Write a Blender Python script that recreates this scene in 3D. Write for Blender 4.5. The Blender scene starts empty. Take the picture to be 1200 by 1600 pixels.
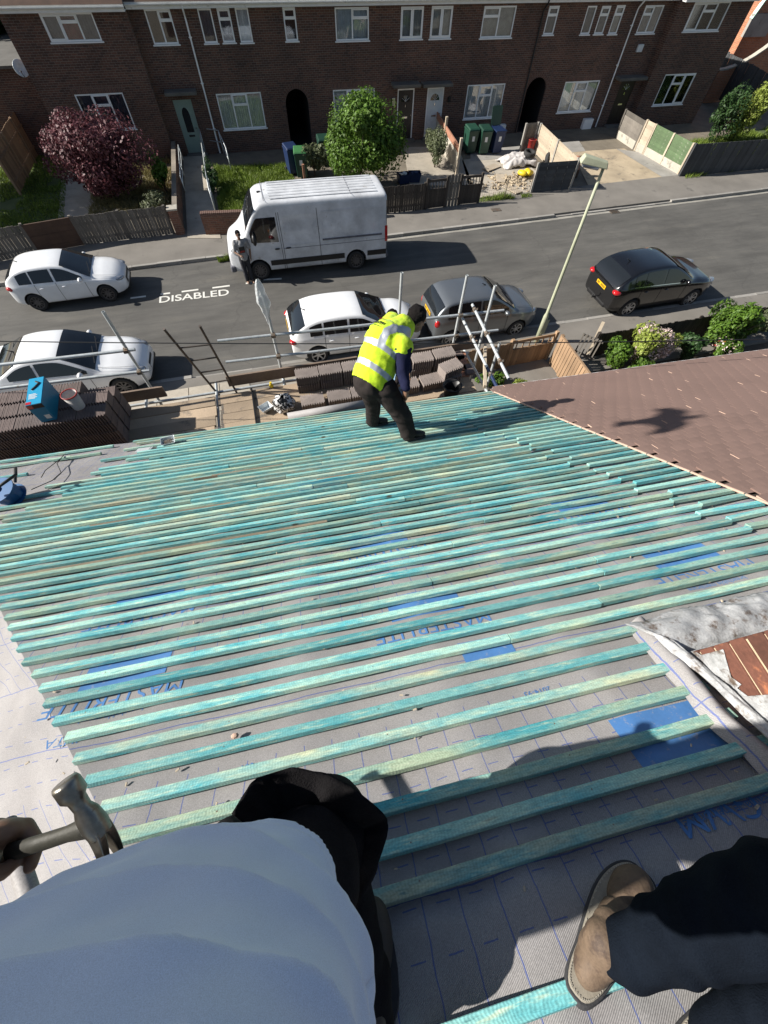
import bpy, bmesh, math, random
import numpy as np
from mathutils import Vector, Matrix, noise
random.seed(7); rng = np.random.default_rng(7)
sc = bpy.context.scene
C = sc.collection
PI = math.pi
R = math.radians

# ------------------------------------------------------------------ camera
FPX = 617.7
CAMZ = 8.72
_M = np.array([[0.96661315, -0.20795577, 0.1497111], [-0.25499424, -0.83820187, 0.48207423], [0.025238, -0.50415476, -0.86324447]])
_u, _s, _v = np.linalg.svd(_M)
_M = _u @ _v
cam_d = bpy.data.cameras.new('camera')
cam = bpy.data.objects.new('camera', cam_d); C.objects.link(cam)
cam_d.sensor_fit = 'VERTICAL'; cam_d.sensor_height = 36.0; cam_d.lens = FPX / 1600 * 36
cam_d.clip_start = 0.02; cam_d.clip_end = 600
cam.matrix_world = Matrix([[_M[0, 0], -_M[0, 1], -_M[0, 2], 0], [_M[1, 0], -_M[1, 1], -_M[1, 2], 0], [_M[2, 0], -_M[2, 1], -_M[2, 2], CAMZ], [0, 0, 0, 1]])
sc.camera = cam

# ------------------------------------------------------------------ light
SUN = Vector((1.60, -0.30, -1.0)).normalized()      # the way the light travels
world = bpy.data.worlds.new('World'); sc.world = world; world.use_nodes = True
nt = world.node_tree
sky = nt.nodes.new('ShaderNodeTexSky'); sky.sky_type = 'NISHITA'; sky.sun_disc = False
sky.sun_elevation = math.asin(-SUN.z); sky.sun_rotation = math.atan2(-SUN.x, -SUN.y)
bg = nt.nodes['Background']; bg.inputs['Strength'].default_value = 0.052
nt.links.new(sky.outputs[0], bg.inputs['Color'])
sl = bpy.data.lights.new('sun', 'SUN'); sl.energy = 5.0; sl.angle = R(0.53); sl.color = (1.0, 0.95, 0.87)
so = bpy.data.objects.new('sun', sl); C.objects.link(so)
so.rotation_euler = SUN.to_track_quat('-Z', 'Y').to_euler()
sc.view_settings.view_transform = 'Standard'; sc.view_settings.look = 'None'
sc.view_settings.exposure = 0.80; sc.view_settings.gamma = 1.0; sc.view_settings.use_curve_mapping = False
sc.cycles.max_bounces = 6

# ------------------------------------------------------------------ survey helpers (photo measurement -> point in the place)
def ray(px, py):
    return _M @ np.array([px - 600.0, py - 800.0, FPX])
def G(px, py, z=0.0):
    d = ray(px, py); t = (z - CAMZ) / d[2]
    return Vector((d[0] * t, d[1] * t, z))
def onY(px, py, Y):
    d = ray(px, py); t = Y / d[1]
    return Vector((d[0] * t, Y, CAMZ + d[2] * t))
def at(px, py, dist):
    d = ray(px, py); d = d / d[2] * -1 if False else d / np.linalg.norm(d)
    return Vector((d[0] * dist, d[1] * dist, CAMZ + d[2] * dist))

# roof frame: u along the eaves, v up the slope, h out of the slope
PIT = R(30.5); YAW = R(-2.6)
P0 = Vector((1.13, 3.88, 4.70))
RU = Vector((math.cos(YAW), math.sin(YAW), 0))
_vh = Vector((-math.sin(YAW), math.cos(YAW), 0))
RV = (-_vh * math.cos(PIT) + Vector((0, 0, math.sin(PIT)))).normalized()
RN = RU.cross(-RV).normalized()
if RN.z < 0: RN = -RN
def RP(u, v, h=0.0): return P0 + RU * u + RV * v + RN * h
def onRoof(px, py, h=0.0):
    d = Vector(ray(px, py)); o = Vector((0, 0, CAMZ)); p = P0 + RN * h
    t = (p - o).dot(RN) / d.dot(RN); q = o + d * t - P0
    return q.dot(RU), q.dot(RV)
ROOFM = Matrix(((RU.x, -RV.x, RN.x, P0.x), (RU.y, -RV.y, RN.y, P0.y), (RU.z, -RV.z, RN.z, P0.z), (0, 0, 0, 1)))  # local x = u, local y = -v

# ------------------------------------------------------------------ materials
def new_mat(name):
    m = bpy.data.materials.new(name); m.use_nodes = True
    return m, m.node_tree, m.node_tree.nodes['Principled BSDF']
def N(t, typ, **kw):
    n = t.nodes.new(typ)
    for k, v in kw.items():
        if k in n.inputs: n.inputs[k].default_value = v
        else: setattr(n, k, v)
    return n
def mixc(t, fac, a, b, blend='MIX'):
    n = t.nodes.new('ShaderNodeMix'); n.data_type = 'RGBA'; n.blend_type = blend
    for i, x in ((0, fac), (6, a), (7, b)):
        if hasattr(x, 'links'): t.links.new(x, n.inputs[i])
        else: n.inputs[i].default_value = (x if i == 0 else ((*x, 1) if len(x) == 3 else x))
    return n.outputs[2]
def ramp(t, src, stops):
    n = t.nodes.new('ShaderNodeValToRGB'); e = n.color_ramp.elements
    while len(e) < len(stops): e.new(0.5)
    for k, (p, c) in enumerate(stops):
        e[k].position = p; e[k].color = (*c, 1) if len(c) == 3 else c
    t.links.new(src, n.inputs[0]); return n.outputs[0]
def math_(t, op, a, b=None, clamp=False):
    n = t.nodes.new('ShaderNodeMath'); n.operation = op; n.use_clamp = clamp
    for i, x in ((0, a), (1, b)):
        if x is None: continue
        if hasattr(x, 'links'): t.links.new(x, n.inputs[i])
        else: n.inputs[i].default_value = x
    return n.outputs[0]
def noise_(t, scale, detail=4, rough=0.55, coord='Object', stretch=None, dist=0.0, off=None):
    tc = t.nodes.new('ShaderNodeTexCoord'); src = tc.outputs[coord]
    if stretch or off is not None:
        mp = t.nodes.new('ShaderNodeMapping'); t.links.new(src, mp.inputs[0])
        if stretch: mp.inputs['Scale'].default_value = stretch
        if off is not None: t.links.new(off, mp.inputs['Location'])
        src = mp.outputs[0]
    n = N(t, 'ShaderNodeTexNoise', Scale=scale, Detail=detail, Roughness=rough, Distortion=dist)
    t.links.new(src, n.inputs['Vector']); return n.outputs['Fac']
def bump(t, b, src, strength=0.3, dist=0.01):
    n = N(t, 'ShaderNodeBump', Strength=strength, Distance=dist)
    t.links.new(src, n.inputs['Height']); t.links.new(n.outputs[0], b.inputs['Normal']); return n
def simple(name, col, rough=0.7, var=0.25, scale=3.0, fine=40.0, metal=0.0, bmp=0.15, bd=0.005, coat=0.0, spec=0.5, dirt=None, objvar=0.0):
    """base colour with two scales of noise, slight per-object change, fine relief"""
    m, t, b = new_mat(name)
    n1 = noise_(t, scale); n2 = noise_(t, fine, 3)
    dk = tuple(c * (1 - var) for c in col); lt = tuple(min(1, c * (1 + var * 0.8)) for c in col)
    c = ramp(t, n1, [(0.3, dk), (0.7, lt)])
    c = mixc(t, 0.35, c, ramp(t, n2, [(0.3, dk), (0.7, lt)]))
    if dirt:
        d = noise_(t, dirt[2] if len(dirt) > 2 else 2.5, 6, 0.7)
        c = mixc(t, ramp(t, d, [(dirt[1], (0, 0, 0)), (min(1, dirt[1] + 0.12), (1, 1, 1))]), c, dirt[0])
    if objvar:
        oi = t.nodes.new('ShaderNodeObjectInfo')
        hs = t.nodes.new('ShaderNodeHueSaturation'); t.links.new(c, hs.inputs['Color'])
        mr = N(t, 'ShaderNodeMapRange'); mr.inputs['To Min'].default_value = 1 - objvar; mr.inputs['To Max'].default_value = 1 + objvar
        t.links.new(oi.outputs['Random'], mr.inputs['Value']); t.links.new(mr.outputs[0], hs.inputs['Value']); c = hs.outputs[0]
    t.links.new(c, b.inputs['Base Color'])
    b.inputs['Roughness'].default_value = rough; b.inputs['Metallic'].default_value = metal
    b.inputs['Specular IOR Level'].default_value = spec; b.inputs['Coat Weight'].default_value = coat
    if bmp: bump(t, b, n2, bmp, bd)
    return m
def plain(name, col, rough=0.5, metal=0.0, coat=0.0):
    m, t, b = new_mat(name)
    n = noise_(t, 9.0); c = ramp(t, n, [(0.35, tuple(x * 0.92 for x in col)), (0.65, col)])
    t.links.new(c, b.inputs['Base Color']); b.inputs['Roughness'].default_value = rough
    b.inputs['Metallic'].default_value = metal; b.inputs['Coat Weight'].default_value = coat
    return m

# ------------------------------------------------------------------ objects
def tag(o, label=None, cat=None, group=None, kind=None):
    if label: o['label'] = label
    if cat: o['category'] = cat
    if group: o['group'] = group
    if kind: o['kind'] = kind
    return o
def thing(name, label, cat, loc=(0, 0, 0), group=None, rz=0.0):
    o = bpy.data.objects.new(name, None); C.objects.link(o); o.location = loc; o.rotation_euler = (0, 0, rz)
    o.empty_display_size = 0.2
    return tag(o, label, cat, group)
def link(name, me, parent=None):
    o = bpy.data.objects.new(name, me); C.objects.link(o)
    if parent is not None: o.parent = parent
    return o
class MB:
    """collects world- or local-space geometry and links it as one mesh object"""
    def __init__(s): s.v = []; s.f = []; s.m = []
    def add(s, vs, fs, mi=0):
        k = len(s.v); s.v += [tuple(p) for p in vs]; s.f += [tuple(i + k for i in f) for f in fs]; s.m += [mi] * len(fs); return s
    def box(s, c, size, rot=None, mi=0):
        hx, hy, hz = size[0] / 2, size[1] / 2, size[2] / 2
        vs = [Vector((x, y, z)) for x in (-hx, hx) for y in (-hy, hy) for z in (-hz, hz)]
        if rot is not None: vs = [rot @ p for p in vs]
        c = Vector(c)
        return s.add([p + c for p in vs], [(0, 1, 3, 2), (4, 6, 7, 5), (0, 4, 5, 1), (2, 3, 7, 6), (0, 2, 6, 4), (1, 5, 7, 3)], mi)
    def bb(s, a, b, mi=0):
        a = Vector(a); b = Vector(b); return s.box((a + b) / 2, [abs(x) for x in (b - a)], None, mi)
    def bar(s, p, q, w, h, up=(0, 0, 1), mi=0):
        p = Vector(p); q = Vector(q); x = (q - p); L = x.length; x.normalize()
        y = Vector(up).cross(x); 
        if y.length < 1e-4: y = Vector((1, 0, 0)).cross(x)
        y.normalize(); z = x.cross(y)
        m = Matrix((x, y, z)).transposed()
        return s.box((p + q) / 2, (L, w, h), m, mi)
    def tube(s, p, q, r, r2=None, n=12, caps=True, mi=0):
        p = Vector(p); q = Vector(q); r2 = r if r2 is None else r2
        x = (q - p).normalized(); y = Vector((0, 0, 1)).cross(x)
        if y.length < 1e-3: y = Vector((1, 0, 0)).cross(x)
        y.normalize(); z = x.cross(y); vs = []
        for (o, rr) in ((p, r), (q, r2)):
            for k in range(n):
                a = 2 * PI * k / n; vs.append(o + y * (math.cos(a) * rr) + z * (math.sin(a) * rr))
        fs = [(k, (k + 1) % n, n + (k + 1) % n, n + k) for k in range(n)]
        if caps: fs += [tuple(range(n - 1, -1, -1)), tuple(range(n, 2 * n))]
        return s.add(vs, fs, mi)
    def hollow(s, p, q, r, t=0.004, n=14, mi=0):
        s.tube(p, q, r, None, n, False, mi); s.tube(q, p, r - t, None, n, False, mi)
        p = Vector(p); q = Vector(q); d = (q - p).normalized()
        for o, dd in ((p, -1), (q, 1)):
            y = Vector((0, 0, 1)).cross(d)
            if y.length < 1e-3: y = Vector((1, 0, 0)).cross(d)
            y.normalize(); z = d.cross(y)
            vs = [o + (y * math.cos(2 * PI * k / n) + z * math.sin(2 * PI * k / n)) * rr for rr in (r, r - t) for k in range(n)]
            s.add(vs, [(k, (k + 1) % n, n + (k + 1) % n, n + k) for k in range(n)], mi)
        return s
    def path(s, pts, r, n=8, mi=0):
        pts = [Vector(p) for p in pts]
        vs = []; up = Vector((0.13, 0.2, 1)).normalized()
        for i, p in enumerate(pts):
            d = (pts[min(i + 1, len(pts) - 1)] - pts[max(i - 1, 0)]).normalized()
            y = up.cross(d)
            if y.length < 1e-3: y = Vector((1, 0, 0)).cross(d)
            y.normalize(); z = d.cross(y); rr = r[i] if hasattr(r, '__len__') else r
            vs += [p + (y * math.cos(2 * PI * k / n) + z * math.sin(2 * PI * k / n)) * rr for k in range(n)]
        fs = [(i * n + k, i * n + (k + 1) % n, (i + 1) * n + (k + 1) % n, (i + 1) * n + k) for i in range(len(pts) - 1) for k in range(n)]
        fs += [tuple(range(n - 1, -1, -1)), tuple(range((len(pts) - 1) * n, len(pts) * n))]
        return s.add(vs, fs, mi)
    def lathe(s, prof, o=(0, 0, 0), axis=(0, 0, 1), n=20, mi=0, close=False):
        o = Vector(o); d = Vector(axis).normalized(); y = Vector((0, 0, 1)).cross(d)
        if y.length < 1e-3: y = Vector((1, 0, 0))
        y.normalize(); z = d.cross(y); vs = []
        for (r, h) in prof:
            vs += [o + d * h + (y * math.cos(2 * PI * k / n) + z * math.sin(2 * PI * k / n)) * r for k in range(n)]
        m = len(prof)
        fs = [(i * n + k, i * n + (k + 1) % n, ((i + 1) % m) * n + (k + 1) % n, ((i + 1) % m) * n + k) for i in range(m if close else m - 1) for k in range(n)]
        return s.add(vs, fs, mi)
    def ell(s, c, rad, rot=None, nu=14, nv=8, mi=0):
        c = Vector(c); vs = []
        for j in range(nv + 1):
            th = PI * j / nv
            for k in range(nu):
                ph = 2 * PI * k / nu; p = Vector((rad[0] * math.sin(th) * math.cos(ph), rad[1] * math.sin(th) * math.sin(ph), rad[2] * math.cos(th)))
                if rot is not None: p = rot @ p
                vs.append(c + p)
        return s.add(vs, [(j * nu + k, (j + 1) * nu + k, (j + 1) * nu + (k + 1) % nu, j * nu + (k + 1) % nu) for j in range(nv) for k in range(nu)], mi)
    def prism(s, poly, z0, z1, mi=0):
        n = len(poly); vs = [(p[0], p[1], z0) for p in poly] + [(p[0], p[1], z1) for p in poly]
        return s.add(vs, [tuple(range(n - 1, -1, -1)), tuple(range(n, 2 * n))] + [(k, (k + 1) % n, n + (k + 1) % n, n + k) for k in range(n)], mi)
    def mesh(s, name, mats, smooth=False):
        me = bpy.data.meshes.new(name); me.from_pydata(s.v, [], s.f)
        for m in (mats if isinstance(mats, (list, tuple)) else [mats]): me.materials.append(m)
        if any(s.m): me.polygons.foreach_set('material_index', s.m)
        if smooth: me.polygons.foreach_set('use_smooth', [True] * len(s.f))
        me.update()
        bm = bmesh.new(); bm.from_mesh(me); bmesh.ops.recalc_face_normals(bm, faces=bm.faces); bm.to_mesh(me); bm.free()
        return me
    def build(s, name, mats, parent=None, smooth=False, bevel=0.0, label=None, cat=None, group=None, kind=None, seg=2):
        o = link(name, s.mesh(name, mats, smooth), parent)
        if bevel:
            b = o.modifiers.new('bevel', 'BEVEL'); b.width = bevel; b.segments = seg; b.limit_method = 'ANGLE'; b.angle_limit = R(35)
        if parent is not None and parent.type == 'EMPTY' and not parent.get('_world') : pass
        return tag(o, label, cat, group, kind)
def npmesh(name, V, F, mats, parent=None, smooth=False, mi=None, **kw):
    """fast mesh from arrays; F is (n,4) or (n,3)"""
    me = bpy.data.meshes.new(name); V = np.asarray(V, np.float32); F = np.asarray(F, np.int32); k = F.shape[1]
    me.vertices.add(len(V)); me.vertices.foreach_set('co', V.ravel())
    me.loops.add(F.size); me.loops.foreach_set('vertex_index', F.ravel())
    me.polygons.add(len(F)); me.polygons.foreach_set('loop_start', np.arange(0, F.size, k, dtype=np.int32))
    for m in (mats if isinstance(mats, (list, tuple)) else [mats]): me.materials.append(m)
    if mi is not None: me.polygons.foreach_set('material_index', np.asarray(mi, np.int32))
    if smooth: me.polygons.foreach_set('use_smooth', np.ones(len(F), bool))
    me.update(calc_edges=True); me.validate()
    o = link(name, me, parent); return tag(o, **kw)
def grid(name, fn, nu, nv, mats, parent=None, smooth=True, thick=0.0, **kw):
    """surface fn(s, t) with s, t in 0..1"""
    V = [fn(i / nu, j / nv) for j in range(nv + 1) for i in range(nu + 1)]
    F = [(j * (nu + 1) + i, j * (nu + 1) + i + 1, (j + 1) * (nu + 1) + i + 1, (j + 1) * (nu + 1) + i) for j in range(nv) for i in range(nu)]
    o = npmesh(name, [tuple(v) for v in V], F, mats, parent, smooth, **kw)
    if thick:
        s_ = o.modifiers.new('solid', 'SOLIDIFY'); s_.thickness = thick; s_.offset = 0
    return o
def to_local(root):
    """children were built in world space: make them relative to the root's base point"""
    inv = root.matrix_basis.inverted()
    for c in root.children:
        c.matrix_parent_inverse = inv
def nz(p, s=1.0): return noise.noise(Vector(p) * s)
# ------------------------------------------------------------------ shared materials
def m_brick(name, c1, c2, mortar, bw=0.215, bh=0.065, mo=0.010, axis='XZ', bmp=0.6, stain=0.5):
    m, t, b = new_mat(name)
    tc = t.nodes.new('ShaderNodeTexCoord'); sp = t.nodes.new('ShaderNodeSeparateXYZ'); t.links.new(tc.outputs['Object'], sp.inputs[0])
    cb = t.nodes.new('ShaderNodeCombineXYZ')
    h = math_(t, 'ADD', sp.outputs['X'], sp.outputs['Y']); t.links.new(h, cb.inputs[0]); t.links.new(sp.outputs['Z'], cb.inputs[1])
    br = N(t, 'ShaderNodeTexBrick', Scale=1.0); br.offset = 0.5
    br.inputs['Mortar Size'].default_value = mo / 2; br.inputs['Mortar Smooth'].default_value = 0.1; br.inputs['Bias'].default_value = -0.1
    br.inputs['Brick Width'].default_value = bw + mo; br.inputs['Row Height'].default_value = bh + mo
    br.inputs['Color1'].default_value = (*c1, 1); br.inputs['Color2'].default_value = (*c2, 1); br.inputs['Mortar'].default_value = (*mortar, 1)
    t.links.new(cb.outputs[0], br.inputs['Vector'])
    big = noise_(t, 0.6, 5, 0.6); sm = noise_(t, 25, 3)
    c = mixc(t, 1.0, br.outputs['Color'], ramp(t, big, [(0.3, (1 - stain * 0.6,) * 3), (0.7, (1.15, 1.1, 1.05))]), 'MULTIPLY')
    c = mixc(t, 1.0, c, ramp(t, sm, [(0.25, (0.75,) * 3), (0.75, (1.2,) * 3)]), 'MULTIPLY')
    t.links.new(c, b.inputs['Base Color']); b.inputs['Roughness'].default_value = 0.9
    hh = mixc(t, 0.25, ramp(t, br.outputs['Fac'], [(0, (1,) * 3), (1, (0,) * 3)]), sm)
    bump(t, b, hh, bmp, 0.012)
    return m
M = {}
M['brick'] = m_brick('brown_brick', (0.145, 0.074, 0.054), (0.072, 0.043, 0.038), (0.22, 0.20, 0.175))
M['brick_red'] = m_brick('orange_brick', (0.50, 0.20, 0.10), (0.38, 0.15, 0.08), (0.45, 0.40, 0.33))
M['brick_garden'] = m_brick('garden_brick', (0.26, 0.115, 0.075), (0.15, 0.08, 0.06), (0.27, 0.24, 0.2), stain=0.9)
M['soldier'] = m_brick('soldier_brick', (0.17, 0.09, 0.07), (0.10, 0.06, 0.052), (0.2, 0.175, 0.15), bw=0.065, bh=0.215)
M['upvc'] = simple('white_window_frame', (0.86, 0.87, 0.88), 0.35, 0.06, bmp=0.02)
M['whitepaint'] = simple('white_paint', (0.74, 0.74, 0.72), 0.5, 0.12, dirt=((0.4, 0.38, 0.33), 0.62, 4))
M['blackpipe'] = simple('black_pipe_paint', (0.02, 0.02, 0.022), 0.45, 0.3)
M['concrete'] = simple('weathered_concrete', (0.30, 0.285, 0.26), 0.9, 0.3, 1.2, 30, bmp=0.3, dirt=((0.13, 0.13, 0.11), 0.58))
M['dark_concrete'] = simple('dark_concrete', (0.12, 0.115, 0.105), 0.9, 0.3, 2, 30)
M['render'] = simple('pale_render', (0.42, 0.39, 0.33), 0.9, 0.2, 1.5, 30, dirt=((0.2, 0.19, 0.16), 0.55))
M['interior'] = plain('painted_darkness', (0.018, 0.017, 0.018), 0.9)  # near-black colour stands in for the darkness of rooms and passages
M['net'] = simple('net_curtain', (0.72, 0.72, 0.70), 0.9, 0.2, 6, 60, bmp=0)
M['curtain_beige'] = simple('beige_curtain', (0.5, 0.46, 0.39), 0.9, 0.3, 5, 60)
M['curtain_red'] = simple('red_curtain', (0.20, 0.012, 0.025), 0.9, 0.4, 5, 60)
M['curtain_grey'] = simple('grey_curtain', (0.12, 0.12, 0.14), 0.9, 0.4, 5, 60)
M['black'] = plain('black_plastic', (0.012, 0.012, 0.013), 0.45)
M['rubber'] = simple('tyre_rubber', (0.022, 0.022, 0.023), 0.8, 0.3, 8, 80)
M['alloy'] = simple('alloy_wheel', (0.45, 0.46, 0.48), 0.3, 0.15, metal=0.8)
M['dark_alloy'] = simple('dark_alloy_wheel', (0.12, 0.12, 0.13), 0.3, 0.2, metal=0.7)
M['steel'] = simple('galvanised_tube', (0.50, 0.53, 0.54), 0.45, 0.22, 14, 120, metal=0.30, bmp=0.05, dirt=((0.30, 0.27, 0.23), 0.60, 9))
M['coupler'] = simple('scaffold_coupler_steel', (0.22, 0.20, 0.17), 0.55, 0.4, 20, 120, metal=0.6, dirt=((0.22, 0.11, 0.05), 0.5, 30))
M['red_lens'] = plain('red_lamp_lens', (0.45, 0.01, 0.012), 0.12, 0, 1)
M['lens'] = plain('headlamp_lens', (0.35, 0.37, 0.40), 0.08, 0.5, 1)
M['yellow'] = plain('yellow_plastic', (0.75, 0.55, 0.02), 0.5)
M['plate_y'] = plain('yellow_plate', (0.80, 0.45, 0.01), 0.4)
M['plate_w'] = plain('white_plate', (0.75, 0.75, 0.73), 0.4)
M['soil'] = simple('bare_soil', (0.12, 0.092, 0.065), 0.95, 0.4, 3, 50, bmp=0.8, bd=0.03)
M['bark'] = simple('tree_bark', (0.075, 0.055, 0.04), 0.9, 0.4, 8, 60, bmp=0.5)
M['wood_grey'] = simple('weathered_grey_timber', (0.145, 0.13, 0.112), 0.85, 0.35, 2, 60, objvar=0.3, bmp=0.3)
M['wood_dark'] = simple('dark_stained_timber', (0.055, 0.045, 0.037), 0.85, 0.35, 2, 60, objvar=0.3, bmp=0.3)
M['wood_slate'] = simple('slate_stained_timber', (0.055, 0.058, 0.062), 0.8, 0.3, 2, 60, objvar=0.25, bmp=0.3)
M['wood_tan'] = simple('tan_fence_timber', (0.30, 0.195, 0.115), 0.8, 0.3, 2.5, 60, objvar=0.22, bmp=0.3, dirt=((0.16, 0.11, 0.075), 0.58))
M['wood_pale'] = simple('pale_fence_timber', (0.44, 0.37, 0.28), 0.8, 0.25, 2.5, 60, objvar=0.15, bmp=0.3, dirt=((0.22, 0.18, 0.14), 0.6))
M['wood_green'] = simple('green_painted_timber', (0.10, 0.155, 0.075), 0.75, 0.3, 3, 60, objvar=0.12, bmp=0.3, dirt=((0.32, 0.33, 0.26), 0.60, 5))
M['wood_brown'] = simple('brown_board', (0.075, 0.042, 0.028), 0.85, 0.4, 2.5, 40)
M['terracotta'] = simple('terracotta_rail', (0.34, 0.16, 0.10), 0.8, 0.3, 3, 50)
M['green_bin'] = plain('green_bin_plastic', (0.015, 0.060, 0.038), 0.45)
M['darkgreen_bin'] = plain('dark_green_bin_plastic', (0.012, 0.045, 0.03), 0.45)
M['blue_bin'] = plain('blue_bin_plastic', (0.010, 0.024, 0.075), 0.45)
M['lime_bin'] = plain('mid_green_bin_lid', (0.05, 0.17, 0.06), 0.45)
M['red_plastic'] = plain('red_plastic', (0.28, 0.025, 0.02), 0.45)
M['door_sage'] = plain('sage_green_door_paint', (0.22, 0.31, 0.28), 0.45)
M['door_black'] = plain('black_door_paint', (0.012, 0.012, 0.016), 0.35)
M['door_white'] = plain('white_door', (0.62, 0.66, 0.70), 0.4)
M['door_brown'] = plain('dark_brown_door_paint', (0.025, 0.016, 0.014), 0.4)
M['tarp'] = simple('pale_sheet', (0.50, 0.47, 0.45), 0.8, 0.2, 5, 40, bmp=0.2)
M['slab'] = simple('paving_slab', (0.37, 0.33, 0.27), 0.9, 0.25, 2, 40, objvar=0.2, bmp=0.3, dirt=((0.17, 0.16, 0.13), 0.6))
M['chrome'] = plain('bright_metal', (0.7, 0.7, 0.72), 0.15, 1.0)
def m_glass(name, tint=(0.93, 0.95, 0.97), tr=0.55):
    m, t, b = new_mat(name)
    t.nodes.remove(b); out = t.nodes['Material Output']
    tp = N(t, 'ShaderNodeBsdfTransparent'); tp.inputs[0].default_value = (*tint, 1)
    gl = N(t, 'ShaderNodeBsdfGlossy', Roughness=0.03); gl.inputs[0].default_value = (0.9, 0.95, 1, 1)
    fr = N(t, 'ShaderNodeFresnel', IOR=1.5); mx = t.nodes.new('ShaderNodeMixShader')
    f = math_(t, 'ADD', fr.outputs[0], 1 - tr - 0.4, True)
    t.links.new(f, mx.inputs[0]); t.links.new(tp.outputs[0], mx.inputs[1]); t.links.new(gl.outputs[0], mx.inputs[2]); t.links.new(mx.outputs[0], out.inputs[0])
    return m
M['glass'] = m_glass('window_glass')
def m_carglass():
    m, t, b = new_mat('car_glass'); b.inputs['Base Color'].default_value = (0.012, 0.014, 0.016, 1); b.inputs['Roughness'].default_value = 0.04
    b.inputs['Coat Weight'].default_value = 0.5
    return m
M['carglass'] = m_carglass()
def m_paint(name, col, dirt=0.0, coat=1.0, rough=0.35, metal=0.0):
    m, t, b = new_mat(name)
    n = noise_(t, 1.4, 6, 0.65); c = ramp(t, n, [(0.3, tuple(x * (1 - 0.12 - dirt * 0.3) for x in col)), (0.65, col)])
    if dirt:
        d = noise_(t, 3.5, 8, 0.75)
        c = mixc(t, ramp(t, d, [(0.62, (0, 0, 0)), (0.70, (dirt,) * 3)]), c, (0.30, 0.26, 0.20))
    t.links.new(c, b.inputs['Base Color']); b.inputs['Roughness'].default_value = rough; b.inputs['Metallic'].default_value = metal
    b.inputs['Coat Weight'].default_value = coat; b.inputs['Coat Roughness'].default_value = 0.06
    return m
def m_leaf(name, c1, c2, c3, trans=0.25):
    m, t, b = new_mat(name)
    n = noise_(t, 2.2, 3); n2 = noise_(t, 23.0, 2)
    c = ramp(t, n2, [(0.3, c1), (0.5, c2), (0.72, c3)]); c = mixc(t, 1.0, c, ramp(t, n, [(0.3, (0.7,) * 3), (0.7, (1.2,) * 3)]), 'MULTIPLY')
    t.links.new(c, b.inputs['Base Color']); b.inputs['Roughness'].default_value = 0.55; b.inputs['Specular IOR Level'].default_value = 0.35
    tr = N(t, 'ShaderNodeBsdfTranslucent'); t.links.new(c, tr.inputs[0]); mx = N(t, 'ShaderNodeMixShader'); mx.inputs[0].default_value = trans
    t.links.new(b.outputs[0], mx.inputs[1]); t.links.new(tr.outputs[0], mx.inputs[2]); t.links.new(mx.outputs[0], t.nodes['Material Output'].inputs[0])
    return m
M['leaf_green'] = m_leaf('bright_green_leaves', (0.035, 0.08, 0.010), (0.08, 0.16, 0.018), (0.17, 0.27, 0.035))
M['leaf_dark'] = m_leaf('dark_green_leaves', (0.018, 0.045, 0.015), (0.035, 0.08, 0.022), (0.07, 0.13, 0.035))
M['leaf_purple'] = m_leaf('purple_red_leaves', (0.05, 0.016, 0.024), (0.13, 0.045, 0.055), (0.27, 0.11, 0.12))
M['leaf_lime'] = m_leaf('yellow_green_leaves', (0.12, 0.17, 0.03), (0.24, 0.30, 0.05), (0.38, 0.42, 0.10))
M['leaf_grey'] = m_leaf('grey_green_leaves', (0.05, 0.07, 0.03), (0.11, 0.13, 0.065), (0.2, 0.22, 0.12))
M['grass'] = m_leaf('lawn_grass', (0.07, 0.12, 0.015), (0.15, 0.22, 0.03), (0.26, 0.32, 0.06))
M['dry_grass'] = m_leaf('dry_grass', (0.13, 0.11, 0.04), (0.24, 0.21, 0.09), (0.36, 0.32, 0.16))
M['petal'] = m_leaf('pink_white_petals', (0.60, 0.42, 0.40), (0.75, 0.58, 0.55), (0.85, 0.76, 0.70))
M['petal_red'] = m_leaf('red_petals', (0.5, 0.05, 0.03), (0.6, 0.08, 0.05), (0.7, 0.15, 0.1))
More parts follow.
